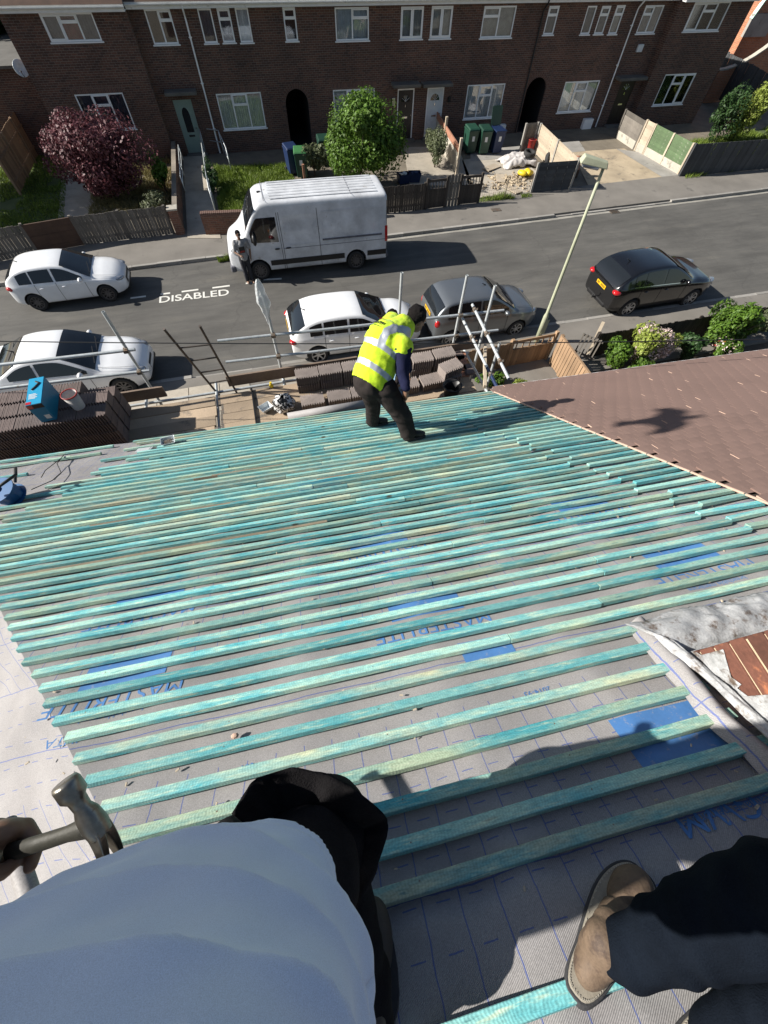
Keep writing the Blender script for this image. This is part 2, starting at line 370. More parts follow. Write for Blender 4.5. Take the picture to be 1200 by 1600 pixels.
# ================================================================== GROUND
def m_asphalt():
    m, t, b = new_mat('road_asphalt')
    n1 = noise_(t, 0.35, 6, 0.6); n2 = noise_(t, 90, 2); n3 = noise_(t, 1.2, 7, 0.7, stretch=(0.3, 1.6, 1)); n4 = noise_(t, 7, 6, 0.7)
    c = ramp(t, n1, [(0.3, (0.076, 0.073, 0.067)), (0.7, (0.115, 0.110, 0.100))])
    c = mixc(t, 1.0, c, ramp(t, n2, [(0.3, (0.7,) * 3), (0.7, (1.3,) * 3)]), 'MULTIPLY')
    c = mixc(t, 1.0, c, ramp(t, n3, [(0.33, (0.72,) * 3), (0.55, (1.02,) * 3), (0.75, (1.38, 1.34, 1.26))]), 'MULTIPLY')
    c = mixc(t, ramp(t, n4, [(0.66, (0,) * 3), (0.76, (0.4,) * 3)]), c, (0.22, 0.20, 0.17))
    vo = N(t, 'ShaderNodeTexVoronoi', Scale=0.28); vo.feature = 'DISTANCE_TO_EDGE'
    tc = t.nodes.new('ShaderNodeTexCoord'); mp = t.nodes.new('ShaderNodeMixRGB') if False else None
    wn = N(t, 'ShaderNodeTexNoise', Scale=1.5, Detail=5.0); t.links.new(tc.outputs['Object'], wn.inputs['Vector'])
    vv = t.nodes.new('ShaderNodeVectorMath'); vv.operation = 'ADD'; t.links.new(tc.outputs['Object'], vv.inputs[0]); t.links.new(wn.outputs['Color'], vv.inputs[1]); t.links.new(vv.outputs[0], vo.inputs['Vector'])
    c = mixc(t, ramp(t, vo.outputs['Distance'], [(0.0, (0.35,) * 3), (0.008, (0,) * 3)]), c, (0.045, 0.043, 0.04))
    t.links.new(c, b.inputs['Base Color']); b.inputs['Roughness'].default_value = 0.85
    bump(t, b, n2, 0.5, 0.006)
    return m
M['asphalt'] = m_asphalt()
M['pave'] = simple('pavement_tarmac', (0.185, 0.17, 0.15), 0.9, 0.28, 0.8, 55, bmp=0.4, dirt=((0.10, 0.094, 0.085), 0.60, 1.3))
M['kerb'] = simple('kerb_stone', (0.30, 0.285, 0.26), 0.85, 0.25, 2, 40, objvar=0.18, dirt=((0.14, 0.13, 0.12), 0.57))
M['channel'] = simple('pale_channel', (0.30, 0.285, 0.25), 0.85, 0.3, 1.5, 40)
M['lawnbase'] = simple('lawn_earth', (0.06, 0.085, 0.022), 0.95, 0.4, 2, 30)
M['dirt'] = simple('pale_gravelly_drive', (0.42, 0.34, 0.235), 0.95, 0.3, 1.1, 45, bmp=0.7, bd=0.02, dirt=((0.19, 0.16, 0.12), 0.55, 1.8))
M['patio'] = simple('garden_earth', (0.17, 0.145, 0.11), 0.95, 0.35, 1.5, 30, bmp=0.5, bd=0.02)
def poly(name, pts, z, mat, h=0.0, **kw):
    mb = MB()
    if h: mb.prism([(p[0], p[1]) for p in pts], z - h, z)
    else: mb.add([(p[0], p[1], z) for p in pts], [tuple(range(len(pts)))])
    return mb.build(name, mat, **kw)
KF = lambda x: 17.82 + 0.029 * x      # far kerb line
KN = lambda x: 10.98 - 0.006 * x      # near kerb line
FF = lambda x: 20.12 + 0.034 * max(x, 0)  # front boundary of the far gardens
poly('ground', [(-160, -60), (200, -60), (200, 240), (-160, 240)], -0.02, M['patio'], kind='structure')
xs = [-60, -20, -10, 0, 10, 20, 30, 90]
poly('road', [(x, KN(x)) for x in xs] + [(x, KF(x)) for x in reversed(xs)], 0.0, M['asphalt'], kind='structure')
poly('pavement', [(x, KF(x) + 0.13) for x in xs] + [(x, FF(x) + 0.05) for x in reversed(xs)], 0.11, M['pave'], h=0.2, kind='structure', label='far pavement along the garden fences')
poly('pavement', [(x, 8.3) for x in xs] + [(x, KN(x) - 0.13) for x in reversed(xs)], 0.11, M['pave'], h=0.2, kind='structure', label='near pavement below the scaffold')
poly('ground', [(x, FF(x) + 0.05) for x in xs] + [(x, 27.96) for x in reversed(xs)], 0.07, M['patio'], kind='structure', label='front gardens of the terrace')
# kerb stones: 0.915 m each, one mesh shared
def kerbline(fn, side, x0, x1, drop=()):
    root = bpy.data.objects.new('kerb', None); C.objects.link(root); tag(root, 'kerb of worn concrete stones beside the road', None, None, 'structure')
    me = MB().bb((-0.452, -0.065, -0.1), (0.452, 0.065, 0.115)).mesh('kerb_stone', M['kerb'])
    x = x0
    while x < x1:
        o = link('kerb_stone', me, root); dz = -0.07 if any(a < x < b for a, b in drop) else 0
        y = fn(x) + side * 0.065; o.location = (x, y, dz + random.uniform(-0.006, 0.006)); sl_ = math.atan2(fn(x + 1) - fn(x), 1)
        o.rotation_euler = (random.uniform(-.02, .02), 0, sl_ + random.uniform(-.006, .006)); x += 0.915
kerbline(KF, 1, -12, 34, drop=((13.2, 19.3),))
kerbline(KN, -1, -9, 27, drop=((-3.5, -0.5),))
mb = MB()
for k in range(60):
    x = -12 + k * 0.8
    if x < 4.5: continue
    w = 0.16 + 0.04 * nz((x, 0, 0), 1.3)
    mb.add([(x, KF(x) - w - 0.02, 0.004), (x + 0.8, KF(x + .8) - 0.16 - 0.04 * nz((x + .8, 0, 0), 1.3) - .02, 0.004), (x + 0.8, KF(x + .8), 0.004), (x, KF(x), 0.004)], [(0, 1, 2, 3)])
mb.build('road_channel', M['channel'], kind='structure')
# slabs of the near pavement at left
mb = MB(); root = bpy.data.objects.new('paving', None); C.objects.link(root); tag(root, 'worn slabs of the near pavement', None, None, 'structure')
sm = MB().bb((-0.44, -0.29, -0.02), (0.44, 0.29, 0.012)).mesh('slab', M['slab'])
for i in range(-6, 4):
    for j in range(3):
        if random.random() < 0.12: continue
        o = link('slab', sm, root); x = i * 0.9 + (0.45 if j % 2 else 0); o.location = (x, 8.95 + j * 0.6, 0.115 + random.uniform(0, .006)); o.rotation_euler = (random.uniform(-.008, .008), random.uniform(-.008, .008), random.uniform(-.01, .01))
# road markings
M['roadpaint'] = simple('road_marking_paint', (0.66, 0.65, 0.60), 0.8, 0.12, 4, 60, dirt=((0.3, 0.29, 0.26), 0.70, 14))
def text_mesh(name, body, size, mat, parent=None, extrude=0.0, **kw):
    cu = bpy.data.curves.new(name, 'FONT'); cu.body = body; cu.size = size; cu.extrude = extrude; cu.offset = .012 if size >= 1 else 0; cu.align_x = 'CENTER'; cu.align_y = 'CENTER'
    ob = bpy.data.objects.new(name, cu); C.objects.link(ob)
    dg = bpy.context.evaluated_depsgraph_get(); me = bpy.data.meshes.new_from_object(ob.evaluated_get(dg))
    bpy.data.objects.remove(ob); me.materials.clear(); me.materials.append(mat)
    o = link(name, me, parent); return tag(o, **kw)
a = G(250, 473); b = G(356, 461)
o = text_mesh('road_lettering', 'DISABLED', 1.0, M['roadpaint'], kind='structure', label='word DISABLED painted white on the road')
xs_ = [q.co.x for q in o.data.vertices]; ys_ = [q.co.y for q in o.data.vertices]; kx = (b - a).length * 1.03 / (max(xs_) - min(xs_)); ky = .40 / (max(ys_) - min(ys_))
for q in o.data.vertices: q.co.x *= kx; q.co.y = (q.co.y - min(ys_)) * ky
o.location = ((a.x + b.x) / 2, (a.y + b.y) / 2 - .02, 0.006); o.rotation_euler = (0, 0, math.atan2(b.y - a.y, b.x - a.x))
mb = MB()
for (p, q) in (((204, 466), (228, 463)), ((251, 460), (266, 458)), ((284, 456), (310, 452.5)), ((332, 450), (359, 446.5)), ((384, 443), (394, 442)), ((412, 437), (440, 435.5))):
    A = G(*p); B = G(*q); mb.bar((A.x, A.y, .004), (B.x, B.y, .004), .09, .004)
mb.build('road_marking_line', M['roadpaint'], kind='structure', label='broken white line of the disabled parking bay')
# metal cover, gully
mb = MB().bb((-.22, -.14, 0), (.22, .14, .012)); o = mb.build('drain_cover', M['coupler'], label='rusty metal cover let into the far pavement', cat='drain cover'); p = G(775, 328, .115); o.location = p
mb = MB().bb((-.24, -.16, 0), (.24, .16, .01))
for k in range(7): mb.bb((-.2, -.13 + k * .04, .01), (.2, -.115 + k * .04, .018))
o = mb.build('gully_grate', M['coupler'], label='iron gully grate in the channel of the far kerb', cat='drain grate'); p = G(960, 331, .004); o.location = p
# ---- garden surfaces
def gp(name, px, z, mat, **kw): return poly(name, [G(x, y, z) for x, y in px], z, mat, **kw)
gp('lawn', [(334, 262), (455, 258), (470, 345), (345, 350)], .09, M['lawnbase'], kind='structure')
gp('lawn', [(0, 262), (108, 225), (100, 345), (0, 375)], .085, M['lawnbase'], kind='structure', label='shaded lawn behind the left fence')
gp('path', [(100, 235), (135, 225), (175, 345), (90, 350)], .095, M['slab'], kind='structure', label='concrete path under the purple tree')
gp('path', [(286, 245), (322, 243), (345, 372), (293, 372)], .13, M['slab'], h=.1, kind='structure', label='sloping concrete path to the sage green door')
gp('driveway', [(880, 238), (975, 232), (1045, 268), (1062, 280), (925, 302), (900, 250)], .095, M['dirt'], kind='structure')
gp('path', [(962, 232), (1000, 238), (1068, 275), (1040, 280)], .105, M['concrete'], kind='structure', label='concrete strip beside the green fence')
gp('patio', [(722, 250), (800, 238), (880, 300), (760, 318), (735, 300)], .095, M['slab'], kind='structure', label='cracked yard behind the wire fence')
gp('patio', [(630, 230), (715, 228), (740, 290), (640, 290)], .095, M['slab'], kind='structure', label='small yard in front of the black door')
gp('patio', [(735, 235), (905, 220), (915, 236), (735, 252)], .10, M['concrete'], kind='structure', label='concrete strip along the house wall by the bins')
gp('lawn', [(1060, 225), (1200, 200), (1200, 262), (1070, 280)], .09, M['lawnbase'], kind='structure', label='overgrown lawn behind the slate fence')
def blades(name, px, z, mat, n, h=(.04, .12), w=.012, **kw):
    P = [G(x, y, z) for x, y in px]; cx = np.array([[p.x, p.y] for p in P]); lo = cx.min(0); hi = cx.max(0)
    pts = []
    from math import inf
    def inside(x, y):
        c = False; j = len(cx) - 1
        for i in range(len(cx)):
            if ((cx[i][1] > y) != (cx[j][1] > y)) and (x < (cx[j][0] - cx[i][0]) * (y - cx[i][1]) / (cx[j][1] - cx[i][1]) + cx[i][0]): c = not c
            j = i
        return c
    while len(pts) < n:
        x, y = rng.uniform(lo, hi)
        if inside(x, y) and nz((x, y, 3), 1.2) > -.42: pts.append((x, y))
    pts = np.array(pts); n = len(pts); a = rng.uniform(0, 2 * PI, n); hh = rng.uniform(h[0], h[1], n) * (1 + .5 * np.sin(pts[:, 0] * 2.3) * np.cos(pts[:, 1] * 3.1))
    dx = np.cos(a) * w; dy = np.sin(a) * w; lx = rng.normal(0, .4, n) * hh; ly = rng.normal(0, .4, n) * hh
    V = np.zeros((n, 3, 3)); V[:, 0] = np.c_[pts[:, 0] - dx, pts[:, 1] - dy, np.full(n, z)]; V[:, 1] = np.c_[pts[:, 0] + dx, pts[:, 1] + dy, np.full(n, z)]
    V[:, 2] = np.c_[pts[:, 0] + lx, pts[:, 1] + ly, z + hh]
    return npmesh(name, V.reshape(-1, 3), np.arange(3 * n).reshape(-1, 3), mat, kind='stuff', **kw)
blades('grass', [(334, 262), (455, 258), (470, 345), (345, 350)], .09, M['grass'], 22000, (.06, .2), .02, label='long sunlit grass beside the sloping path', cat='grass')
blades('grass', [(0, 262), (108, 225), (100, 345), (0, 375)], .085, M['grass'], 9000, (.04, .12), .02, label='shaded grass behind the left fence', cat='grass')
blades('grass', [(150, 250), (270, 245), (285, 320), (140, 345)], .07, M['dry_grass'], 14000, (.05, .22), .02, label='dry straw coloured grass under the purple tree', cat='grass')
blades('grass', [(1060, 225), (1200, 200), (1200, 262), (1070, 280)], .09, M['grass'], 9000, (.06, .22), .02, label='grass behind the slate grey fence', cat='grass')
blades('weeds', [(740, 311), (830, 304), (832, 309), (742, 318)], .08, M['grass'], 1500, (.05, .2), .02, label='weeds at the foot of the wire fence', cat='weeds')
blades('weeds', [(340, 404), (366, 400), (366, 406), (342, 410)], .02, M['grass'], 900, (.05, .16), .02, label='weeds in the far gutter near the van', cat='weeds')
# ================================================================== FAR TERRACE
def facade(root, x0, x1, z0, z1, Y, rects, mat, depth=.10, side0=None, side1=None, arches=()):
    """one wall skin with real openings and reveals; rects: (xa, xb, za, zb)"""
    mb = MB(); X = sorted({x0, x1, *[r[0] for r in rects], *[r[1] for r in rects]}); Z = sorted({z0, z1, *[r[2] for r in rects], *[r[3] for r in rects]})
    for i in range(len(X) - 1):
        for j in range(len(Z) - 1):
            cx = (X[i] + X[i + 1]) / 2; cz = (Z[j] + Z[j + 1]) / 2
            if any(r[0] < cx < r[1] and r[2] < cz < r[3] for r in rects): continue
            mb.add([(X[i], Y, Z[j]), (X[i + 1], Y, Z[j]), (X[i + 1], Y, Z[j + 1]), (X[i], Y, Z[j + 1])], [(0, 1, 2, 3)])
    for (a, b, c, d) in rects:
        mb.add([(a, Y, c), (b, Y, c), (b, Y, d), (a, Y, d), (a, Y + depth, c), (b, Y + depth, c), (b, Y + depth, d), (a, Y + depth, d)],
               [(0, 1, 5, 4), (1, 2, 6, 5), (2, 3, 7, 6), (3, 0, 4, 7)])
    if side0: mb.add([(x0, Y, z0), (x0, side0, z0), (x0, side0, z1), (x0, Y, z1)], [(0, 1, 2, 3)])
    if side1: mb.add([(x1, Y, z0), (x1, side1, z0), (x1, side1, z1), (x1, Y, z1)], [(0, 1, 2, 3)])
    for (a, b, zs, zt) in arches:      # round-headed opening: fill the corners of its rectangle
        n = 10; cx = (a + b) / 2; r = (b - a) / 2
        for s in (-1, 1):
            vs = [(cx + s * r, Y, zt)] + [(cx + s * r * math.cos(PI / 2 * k / n), Y, zs + (zt - zs) * math.sin(PI / 2 * k / n)) for k in range(n + 1)]
            vb = [(x, Y + depth, z) for (x, _, z) in vs[1:]]
            mb.add(vs + vb, [(0, k, k + 1) for k in range(1, n + 1)] + [(k, k + 1, n + 2 + k, n + 1 + k) for k in range(1, n + 1)])
    o = mb.build('wall', mat, root); return o
def window(root, a, b, c, d, Y, lights, curtain='net', sill=True, open_=None, depth=.07):
    """frame ring, mullions, transom, panes, curtain behind; lights e.g. 'pfp'"""
    n = len(lights) if isinstance(lights, str) else len(lights); fw = .055; y = Y + depth - .035
    f = MB()
    f.bb((a, y - .03, c), (b, y + .03, c + fw)); f.bb((a, y - .03, d - fw), (b, y + .03, d)); f.bb((a, y - .03, c + fw), (a + fw, y + .03, d - fw)); f.bb((b - fw, y - .03, c + fw), (b, y + .03, d - fw))
    fr = None; panes = []; w = (b - a) / n
    for k in range(1, n): f.bb((a + k * w - .03, y - .028, c + fw), (a + k * w + .03, y + .028, d - fw))
    sashes = MB(); has = False
    for k, ch in enumerate(lights):
        xa = a + k * w + (fw if k == 0 else .03); xb = a + (k + 1) * w - (fw if k == n - 1 else .03)
        if ch == 'f':
            zt = d - (d - c) * .33
            f.bb((xa, y - .026, zt - .03), (xb, y + .026, zt + .03))
            for (za, zb) in ((c + fw, zt - .03), (zt + .03, d - fw)): panes.append((xa, xb, za, zb))
            s_ = .035; sashes.bb((xa, y - .045, zt + .03), (xb, y - .025, zt + .03 + s_)); sashes.bb((xa, y - .045, d - fw - s_), (xb, y - .025, d - fw)); sashes.bb((xa, y - .045, zt + .03 + s_), (xa + s_, y - .025, d - fw - s_)); sashes.bb((xb - s_, y - .045, zt + .03 + s_), (xb, y - .025, d - fw - s_)); has = True
        else:
            panes.append((xa, xb, c + fw, d - fw))
            if ch == 's':
                s_ = .04; za, zb = c + fw, d - fw
                sashes.bb((xa, y - .048, za), (xb, y - .025, za + s_)); sashes.bb((xa, y - .048, zb - s_), (xb, y - .025, zb)); sashes.bb((xa, y - .048, za + s_), (xa + s_, y - .025, zb - s_)); sashes.bb((xb - s_, y - .048, za + s_), (xb, y - .025, zb - s_)); has = True
    wo = f.build('window', M['upvc'], root, bevel=.006)
    if has: sashes.build('sash', M['upvc'], wo)
    for (xa, xb, za, zb) in panes:
        MB().bb((xa, y - .004, za), (xb, y + .004, zb)).build('pane', M['glass'], wo)
    if sill: MB().bb((a - .05, Y - .045, c - .045), (b + .05, Y + .05, c - .002)).build('sill', M['upvc'], wo, bevel=.006)
    # room and curtain
    MB().add([(a - .02, y + .06, c - .02), (b + .02, y + .06, c - .02), (b + .02, y + .06, d + .02), (a - .02, y + .06, d + .02), (a - .02, y + .5, c - .02), (b + .02, y + .5, c - .02), (b + .02, y + .5, d + .02), (a - .02, y + .5, d + .02)],
             [(4, 5, 6, 7), (0, 1, 5, 4), (1, 2, 6, 5), (2, 3, 7, 6), (3, 0, 4, 7)]).build('room', M['interior'], wo)
    if curtain:
        ph = random.uniform(0, 9); L = b - a - .08
        segs = [(0, 1, curtain)] if isinstance(curtain, str) else curtain
        for (s0, s1, cm) in segs:
            nn = max(8, int((s1 - s0) * L / .03))
            grid('curtain', lambda s, t: (a + .04 + L * (s0 + (s1 - s0) * s), y + .09 + .014 * math.sin((s0 + (s1 - s0) * s) * L * 60 + ph + t) + .006 * math.sin(s * 17 + ph), c + .03 + (d - c - .06) * t), nn, 1, M[cm], wo)
    return wo
def rect(px, Y):
    """four photo corners TL TR BR BL -> upright rectangle on the wall plane"""
    P = [onY(x, y, Y) for x, y in px]
    return (P[0].x + P[3].x) / 2, (P[1].x + P[2].x) / 2, (P[2].z + P[3].z) / 2, (P[0].z + P[1].z) / 2
YW = 28.0; YL = 27.62; YR = 27.55
XL = (onY(196, 8, YL).x + onY(262, 215, YL).x) / 2
XR = (onY(1060, 5, YR).x + onY(1000, 167, YR).x) / 2
X0 = (onY(0, 30, YL).x + onY(88, 200, YL).x) / 2
XE = (onY(1168, 12, YR).x + onY(1092, 180, YR).x) / 2
EZ = 4.86
wins = {
 'h1': [((57, 9, 140, 9, 160, 66, 78, 67), 'sfp', ((0, .32, 'curtain_grey'), (.33, .66, 'curtain_red'), (.68, 1, 'curtain_grey')), 'L'),
        ((117, 147, 192, 145, 213, 203, 140, 205), 'pfp', 'curtain_grey', 'L'),
        ((225, 13, 265, 13, 280, 70, 240, 71), 'pf', None, 'W'), ((308, 13, 329, 13, 341, 68, 320, 69), 'p', 'curtain_grey', 'W'),
        ((338, 12, 358, 12, 368, 67, 349, 68), 'f', 'curtain_grey', 'W'), ((367, 12, 387, 12, 396, 67, 376, 68), 'p', 'net', 'W'),
        ((338, 146, 407, 144, 417, 201, 349, 203), 'pfp', 'net', 'W')],
 'h2': [((441, 11, 460, 11, 467, 65, 447, 65), 'f', None, 'W'), ((523, 11, 576, 11, 577, 64, 525, 65), 'pf', 'net', 'W'), ((627, 10, 662, 10, 660, 62, 625, 62), 'ss', 'curtain_beige', 'W'),
        ((520, 140, 585, 138, 586, 188, 523, 190), 'pfp', 'net', 'W')],
 'h3': [((675, 9, 708, 9, 704, 61, 671, 61), 'ss', 'curtain_beige', 'W'), ((757, 9, 806, 9, 800, 60, 750, 60), 'fp', 'curtain_beige', 'W'),
        ((858, 9, 875, 9, 864, 55, 849, 55), 'f', 'curtain_grey', 'W'), ((732, 132, 789, 131, 780, 185, 723, 186), 'pfp', 'net', 'W')],
 'h4': [((918, 9, 933, 9, 921, 54, 907, 55), 'p', 'curtain_grey', 'W'), ((941, 9, 955, 9, 942, 54, 928, 54), 'f', 'curtain_grey', 'W'), ((964, 8, 977, 8, 964, 54, 950, 54), 'f', 'curtain_beige', 'W'),
        ((1009, 8, 1038, 8, 1022, 53, 994, 53), 'fp', 'curtain_grey', 'W'), ((884, 127, 937, 126, 922, 175, 870, 176), 'pfp', 'net', 'W'),
        ((1086, 3, 1142, 2, 1123, 49, 1067, 50), 'sfp', 'curtain_beige', 'R'), ((1042, 116, 1087, 114, 1067, 163, 1017, 166), 'pfs', 'net', 'R')]}
def pxq(t): return [(t[0], t[1]), (t[2], t[3]), (t[4], t[5]), (t[6], t[7])]
YY = {'L': YL, 'W': YW, 'R': YR}
doors = {'h1': ((268, 151, 301, 150, 317, 238, 295, 241),), 'h2': ((621, 138, 648, 138, 643, 220, 619, 221),), 'h3': ((667, 136, 693, 136, 688, 215, 663, 216),), 'h4': ((967, 126, 990, 126, 967, 211, 942, 212),)}
xa1 = [onY(449, 181, YW).x, onY(484, 181, YW).x]; xa2 = [onY(825 - 9, 170, YW).x, onY(846, 165, YW).x]
xb = [XL, xa1[0] - .35, (onY(667.5, 40, YW).x), xa2[1] + .42, XR]
houses = {}
desc = {'h1': 'brown brick house with sage green door and red curtains upstairs', 'h2': 'brown brick house with black front door and arched passage at its left',
        'h3': 'brown brick house with white front door and green bins below its window', 'h4': 'brown brick house with dark brown door and pebbly driveway at the right'}
for hi, h in enumerate(('h1', 'h2', 'h3', 'h4')):
    root = thing('terraced_house', desc[h], 'house'); houses[h] = root
    rs = {'L': [], 'W': [], 'R': []}
    for (px, li, cu, pl) in wins[h]:
        r = rect(pxq(px), YY[pl]); r = (r[0], r[1], r[2] + .02, min(r[3], EZ - .04)); rs[pl].append(r)
        window(root, *r, YY[pl], li, cu)
        if r[2] < 2: MB().bb((r[0] - .1, YY[pl] - .006, r[3] + .0), (r[1] + .1, YY[pl] + .02, r[3] + .225)).build('lintel', M['soldier'], root)
    dr = rect(pxq(doors[h][0]), YW); dr = (dr[0], dr[1], .16, 2.12)
    if dr[1] - dr[0] > .95: c_ = (dr[0] + dr[1]) / 2; dr = (c_ - .47, c_ + .47, dr[2], dr[3])
    rs['W'].append(dr)
    arch = []
    if h in ('h2', 'h3'):
        xa = xa1 if h == 'h2' else xa2; rs['W'].append((xa[0], xa[1], .08, 2.3)); arch = [(xa[0], xa[1], 1.75, 2.3)]
        MB().add([(xa[0], YW + .1, .08), (xa[1], YW + .1, .08), (xa[1], YW + .1, 2.3), (xa[0], YW + .1, 2.3), (xa[0], YW + 5, .08), (xa[1], YW + 5, .08), (xa[1], YW + 5, 2.3), (xa[0], YW + 5, 2.3)],
                 [(4, 5, 6, 7), (0, 1, 5, 4), (1, 2, 6, 5), (2, 3, 7, 6), (3, 0, 4, 7)]).build('passage', M['interior'], root)  # darkness of the passage is painted on its walls
        # ring of arch bricks
        cx = (xa[0] + xa[1]) / 2; rr = (xa[1] - xa[0]) / 2
        bme = MB().bb((-.034, -.012, 0), (.034, .02, .21)).mesh('arch_brick', M['soldier'])
        for k in range(17):
            an = PI * (k + .5) / 17; o = link('arch_brick', bme, root); o.location = (cx + rr * math.cos(an), YW, 1.75 + .55 * math.sin(an)); o.rotation_euler = (0, PI / 2 - an, 0)
    a, b = xb[hi], xb[hi + 1]
    facade(root, a, b, 0, EZ, YW, rs['W'], M['brick'], arches=arch)
    if h == 'h1': facade(root, X0, XL, 0, EZ, YL, rs['L'], M['brick'], side0=36, side1=YW)
    if h == 'h4': facade(root, XR, XE, 0, EZ + .0, YR, rs['R'], M['brick'], side0=YW, side1=36)
    # door
    xa_, xb_, za_, zb_ = dr; dm = {'h1': 'door_sage', 'h2': 'door_black', 'h3': 'door_white', 'h4': 'door_brown'}[h]; y = YW + .05
    fr = MB(); fm = 'upvc' if h in ('h2', 'h3') else dm
    fr.bb((xa_, y - .03, za_), (xa_ + .06, y + .03, zb_)); fr.bb((xb_ - .06, y - .03, za_), (xb_, y + .03, zb_)); fr.bb((xa_ + .06, y - .03, zb_ - .06), (xb_ - .06, y + .03, zb_)); fr.build('door_frame', M[fm], root)
    d = MB().bb((xa_ + .06, y - .015, za_), (xb_ - .06, y + .03, zb_ - .06)).build('door', M[dm], root)
    cx = (xa_ + xb_) / 2
    if h == 'h1':
        pts = [(cx + .17 * math.cos(t_), 1.55 + .3 * math.sin(t_)) for t_ in np.linspace(0, PI, 12)] + [(cx - .17, .95), (cx + .17, .95)]
        mb = MB(); n_ = len(pts); mb.add([(p, y - .022, q) for p, q in pts] + [(p, y - .012, q) for p, q in pts], [tuple(range(n_)), tuple(range(2 * n_ - 1, n_ - 1, -1))] + [(k, (k + 1) % n_, n_ + (k + 1) % n_, n_ + k) for k in range(n_)])
        mb.build('glazing', M['carglass'], d); MB().bb((cx - .14, y - .03, .78), (cx + .14, y - .014, .85)).build('letterbox', M['black'], d)
    else:
        pts = [(cx + .25 * math.cos(t_), 1.62 + .25 * math.sin(t_)) for t_ in np.linspace(0, PI, 12)]
        mb = MB(); n_ = len(pts); mb.add([(p, y - .022, q) for p, q in pts] + [(p, y - .012, q) for p, q in pts], [tuple(range(n_)), tuple(range(2 * n_ - 1, n_ - 1, -1))] + [(k, (k + 1) % n_, n_ + (k + 1) % n_, n_ + k) for k in range(n_)])
        mb.build('fanlight', M['carglass'], d)
        mb = MB()
        for k in range(1, 5): an = PI * k / 5; mb.bar((cx, y - .024, 1.63), (cx + .24 * math.cos(an), y - .024, 1.63 + .24 * math.sin(an)), .01, .014, (0, 1, 0))
        mb.build('fanlight_bar', M['door_white'], d)
        for s in (-1, 1): MB().bb((cx + s * .17 - .11, y - .024, .35), (cx + s * .17 + .11, y - .014, .85)).build('door_panel', M[dm], d, bevel=.008)
        MB().bb((cx - .13, y - .03, .98), (cx + .13, y - .014, 1.05)).build('letterbox', M['chrome'], d)
        MB().bb((cx - .02, y - .035, 1.42), (cx + .02, y - .014, 1.52)).build('knocker', M['chrome'], d)
    MB().tube((xb_ - .13, y - .06, 1.1), (xb_ - .02 - .08, y - .012, 1.1), .02).build('handle', M['chrome'], d)
    MB().bb((xa_ - .1, YW - .28, 0), (xb_ + .1, YW, za_ - .0)).build('doorstep', M['dark_concrete'], root, bevel=.01)
    # eaves: soffit, fascia, gutter, roof slope
    la, lb = (X0, XL) if h == 'h1' else ((XR, XE) if h == 'h4' else (None, None))
    for (p, q, yy) in ([(a, b, YW)] + ([(la, lb, YL if h == 'h1' else YR)] if la is not None else [])):
        MB().bb((p + .002, yy - .30, EZ), (q - .002, yy + .02, EZ + .02)).build('soffit', M['whitepaint'], root)
        MB().bb((p + .002, yy - .32, EZ), (q - .002, yy - .302, EZ + .19)).build('fascia', M['whitepaint'], root)
        g = MB(); n_ = 8
        g.add([(x, yy - .375 + .055 * math.cos(PI + PI * k / n_), EZ + .15 + .055 * math.sin(PI + PI * k / n_)) for x in (p, q) for k in range(n_ + 1)], [(k, k + 1, n_ + 2 + k, n_ + 1 + k) for k in range(n_)])
        g.build('gutter', M['whitepaint'], root)
        MB().add([(p, yy - .36, EZ + .2), (q, yy - .36, EZ + .2), (q, YW + 4, EZ + 3.0), (p, YW + 4, EZ + 3.0)], [(0, 1, 2, 3)]).build('roof', M['wood_brown'], root)
    MB().add([(p_, y_, z_) for p_ in (min(a, la or a), max(b, lb or b)) for (y_, z_) in ((YW + .6, 0), (YW + .6, 4.8), (YW + 8, 4.8), (YW + 8, 0))], [(1, 2, 6, 5), (2, 3, 7, 6), (0, 1, 2, 3), (4, 5, 6, 7)]).build('house_shell', M['brick'], root)
# canopies over the doors
def slab_canopy(h, px, lab=None):
    r = rect(px, YW - .3); MB().bb((r[0], YW - .55, r[2] - .02), (r[1], YW - .002, r[2] + .1)).build('canopy', M['dark_concrete'], houses[h], bevel=.012)
r1 = [(255, 136), (305, 135), (307, 146), (257, 147)]; slab_canopy('h1', r1)
slab_canopy('h2', [(613, 127), (656, 126), (656, 134), (614, 135)]); slab_canopy('h3', [(660, 126), (706, 125), (706, 133), (660, 134)])
slab_canopy('h4', [(966, 116), (1009, 114), (1010, 123), (967, 124)])
# pipes
def pipe(h, px0, px1, mat, r=.036, ztop=EZ + .12, foot=.1):
    x = (onY(*px0, YW - .06).x + onY(*px1, YW - .06).x) / 2; mb = MB()
    mb.tube((x, YW - .055, foot), (x, YW - .055, ztop - .45), r); mb.path([(x, YW - .055, ztop - .46), (x, YW - .08, ztop - .35), (x, YW - .33, ztop - .12), (x, YW - .37, ztop)], r)
    for z in (1.0, 2.6, 4.0): mb.tube((x, YW - .055, z), (x, YW - .055, z + .06), r + .012); mb.bb((x - .07, YW - .03, z + .015), (x + .07, YW, z + .045))
    mb.build('drainpipe', M[mat], houses[h], smooth=False)
pipe('h1', (283, 0), (345, 245), 'upvc'); pipe('h3', (857, 0), (803, 205), 'blackpipe'); pipe('h4', (1003, 3), (922, 217), 'upvc')
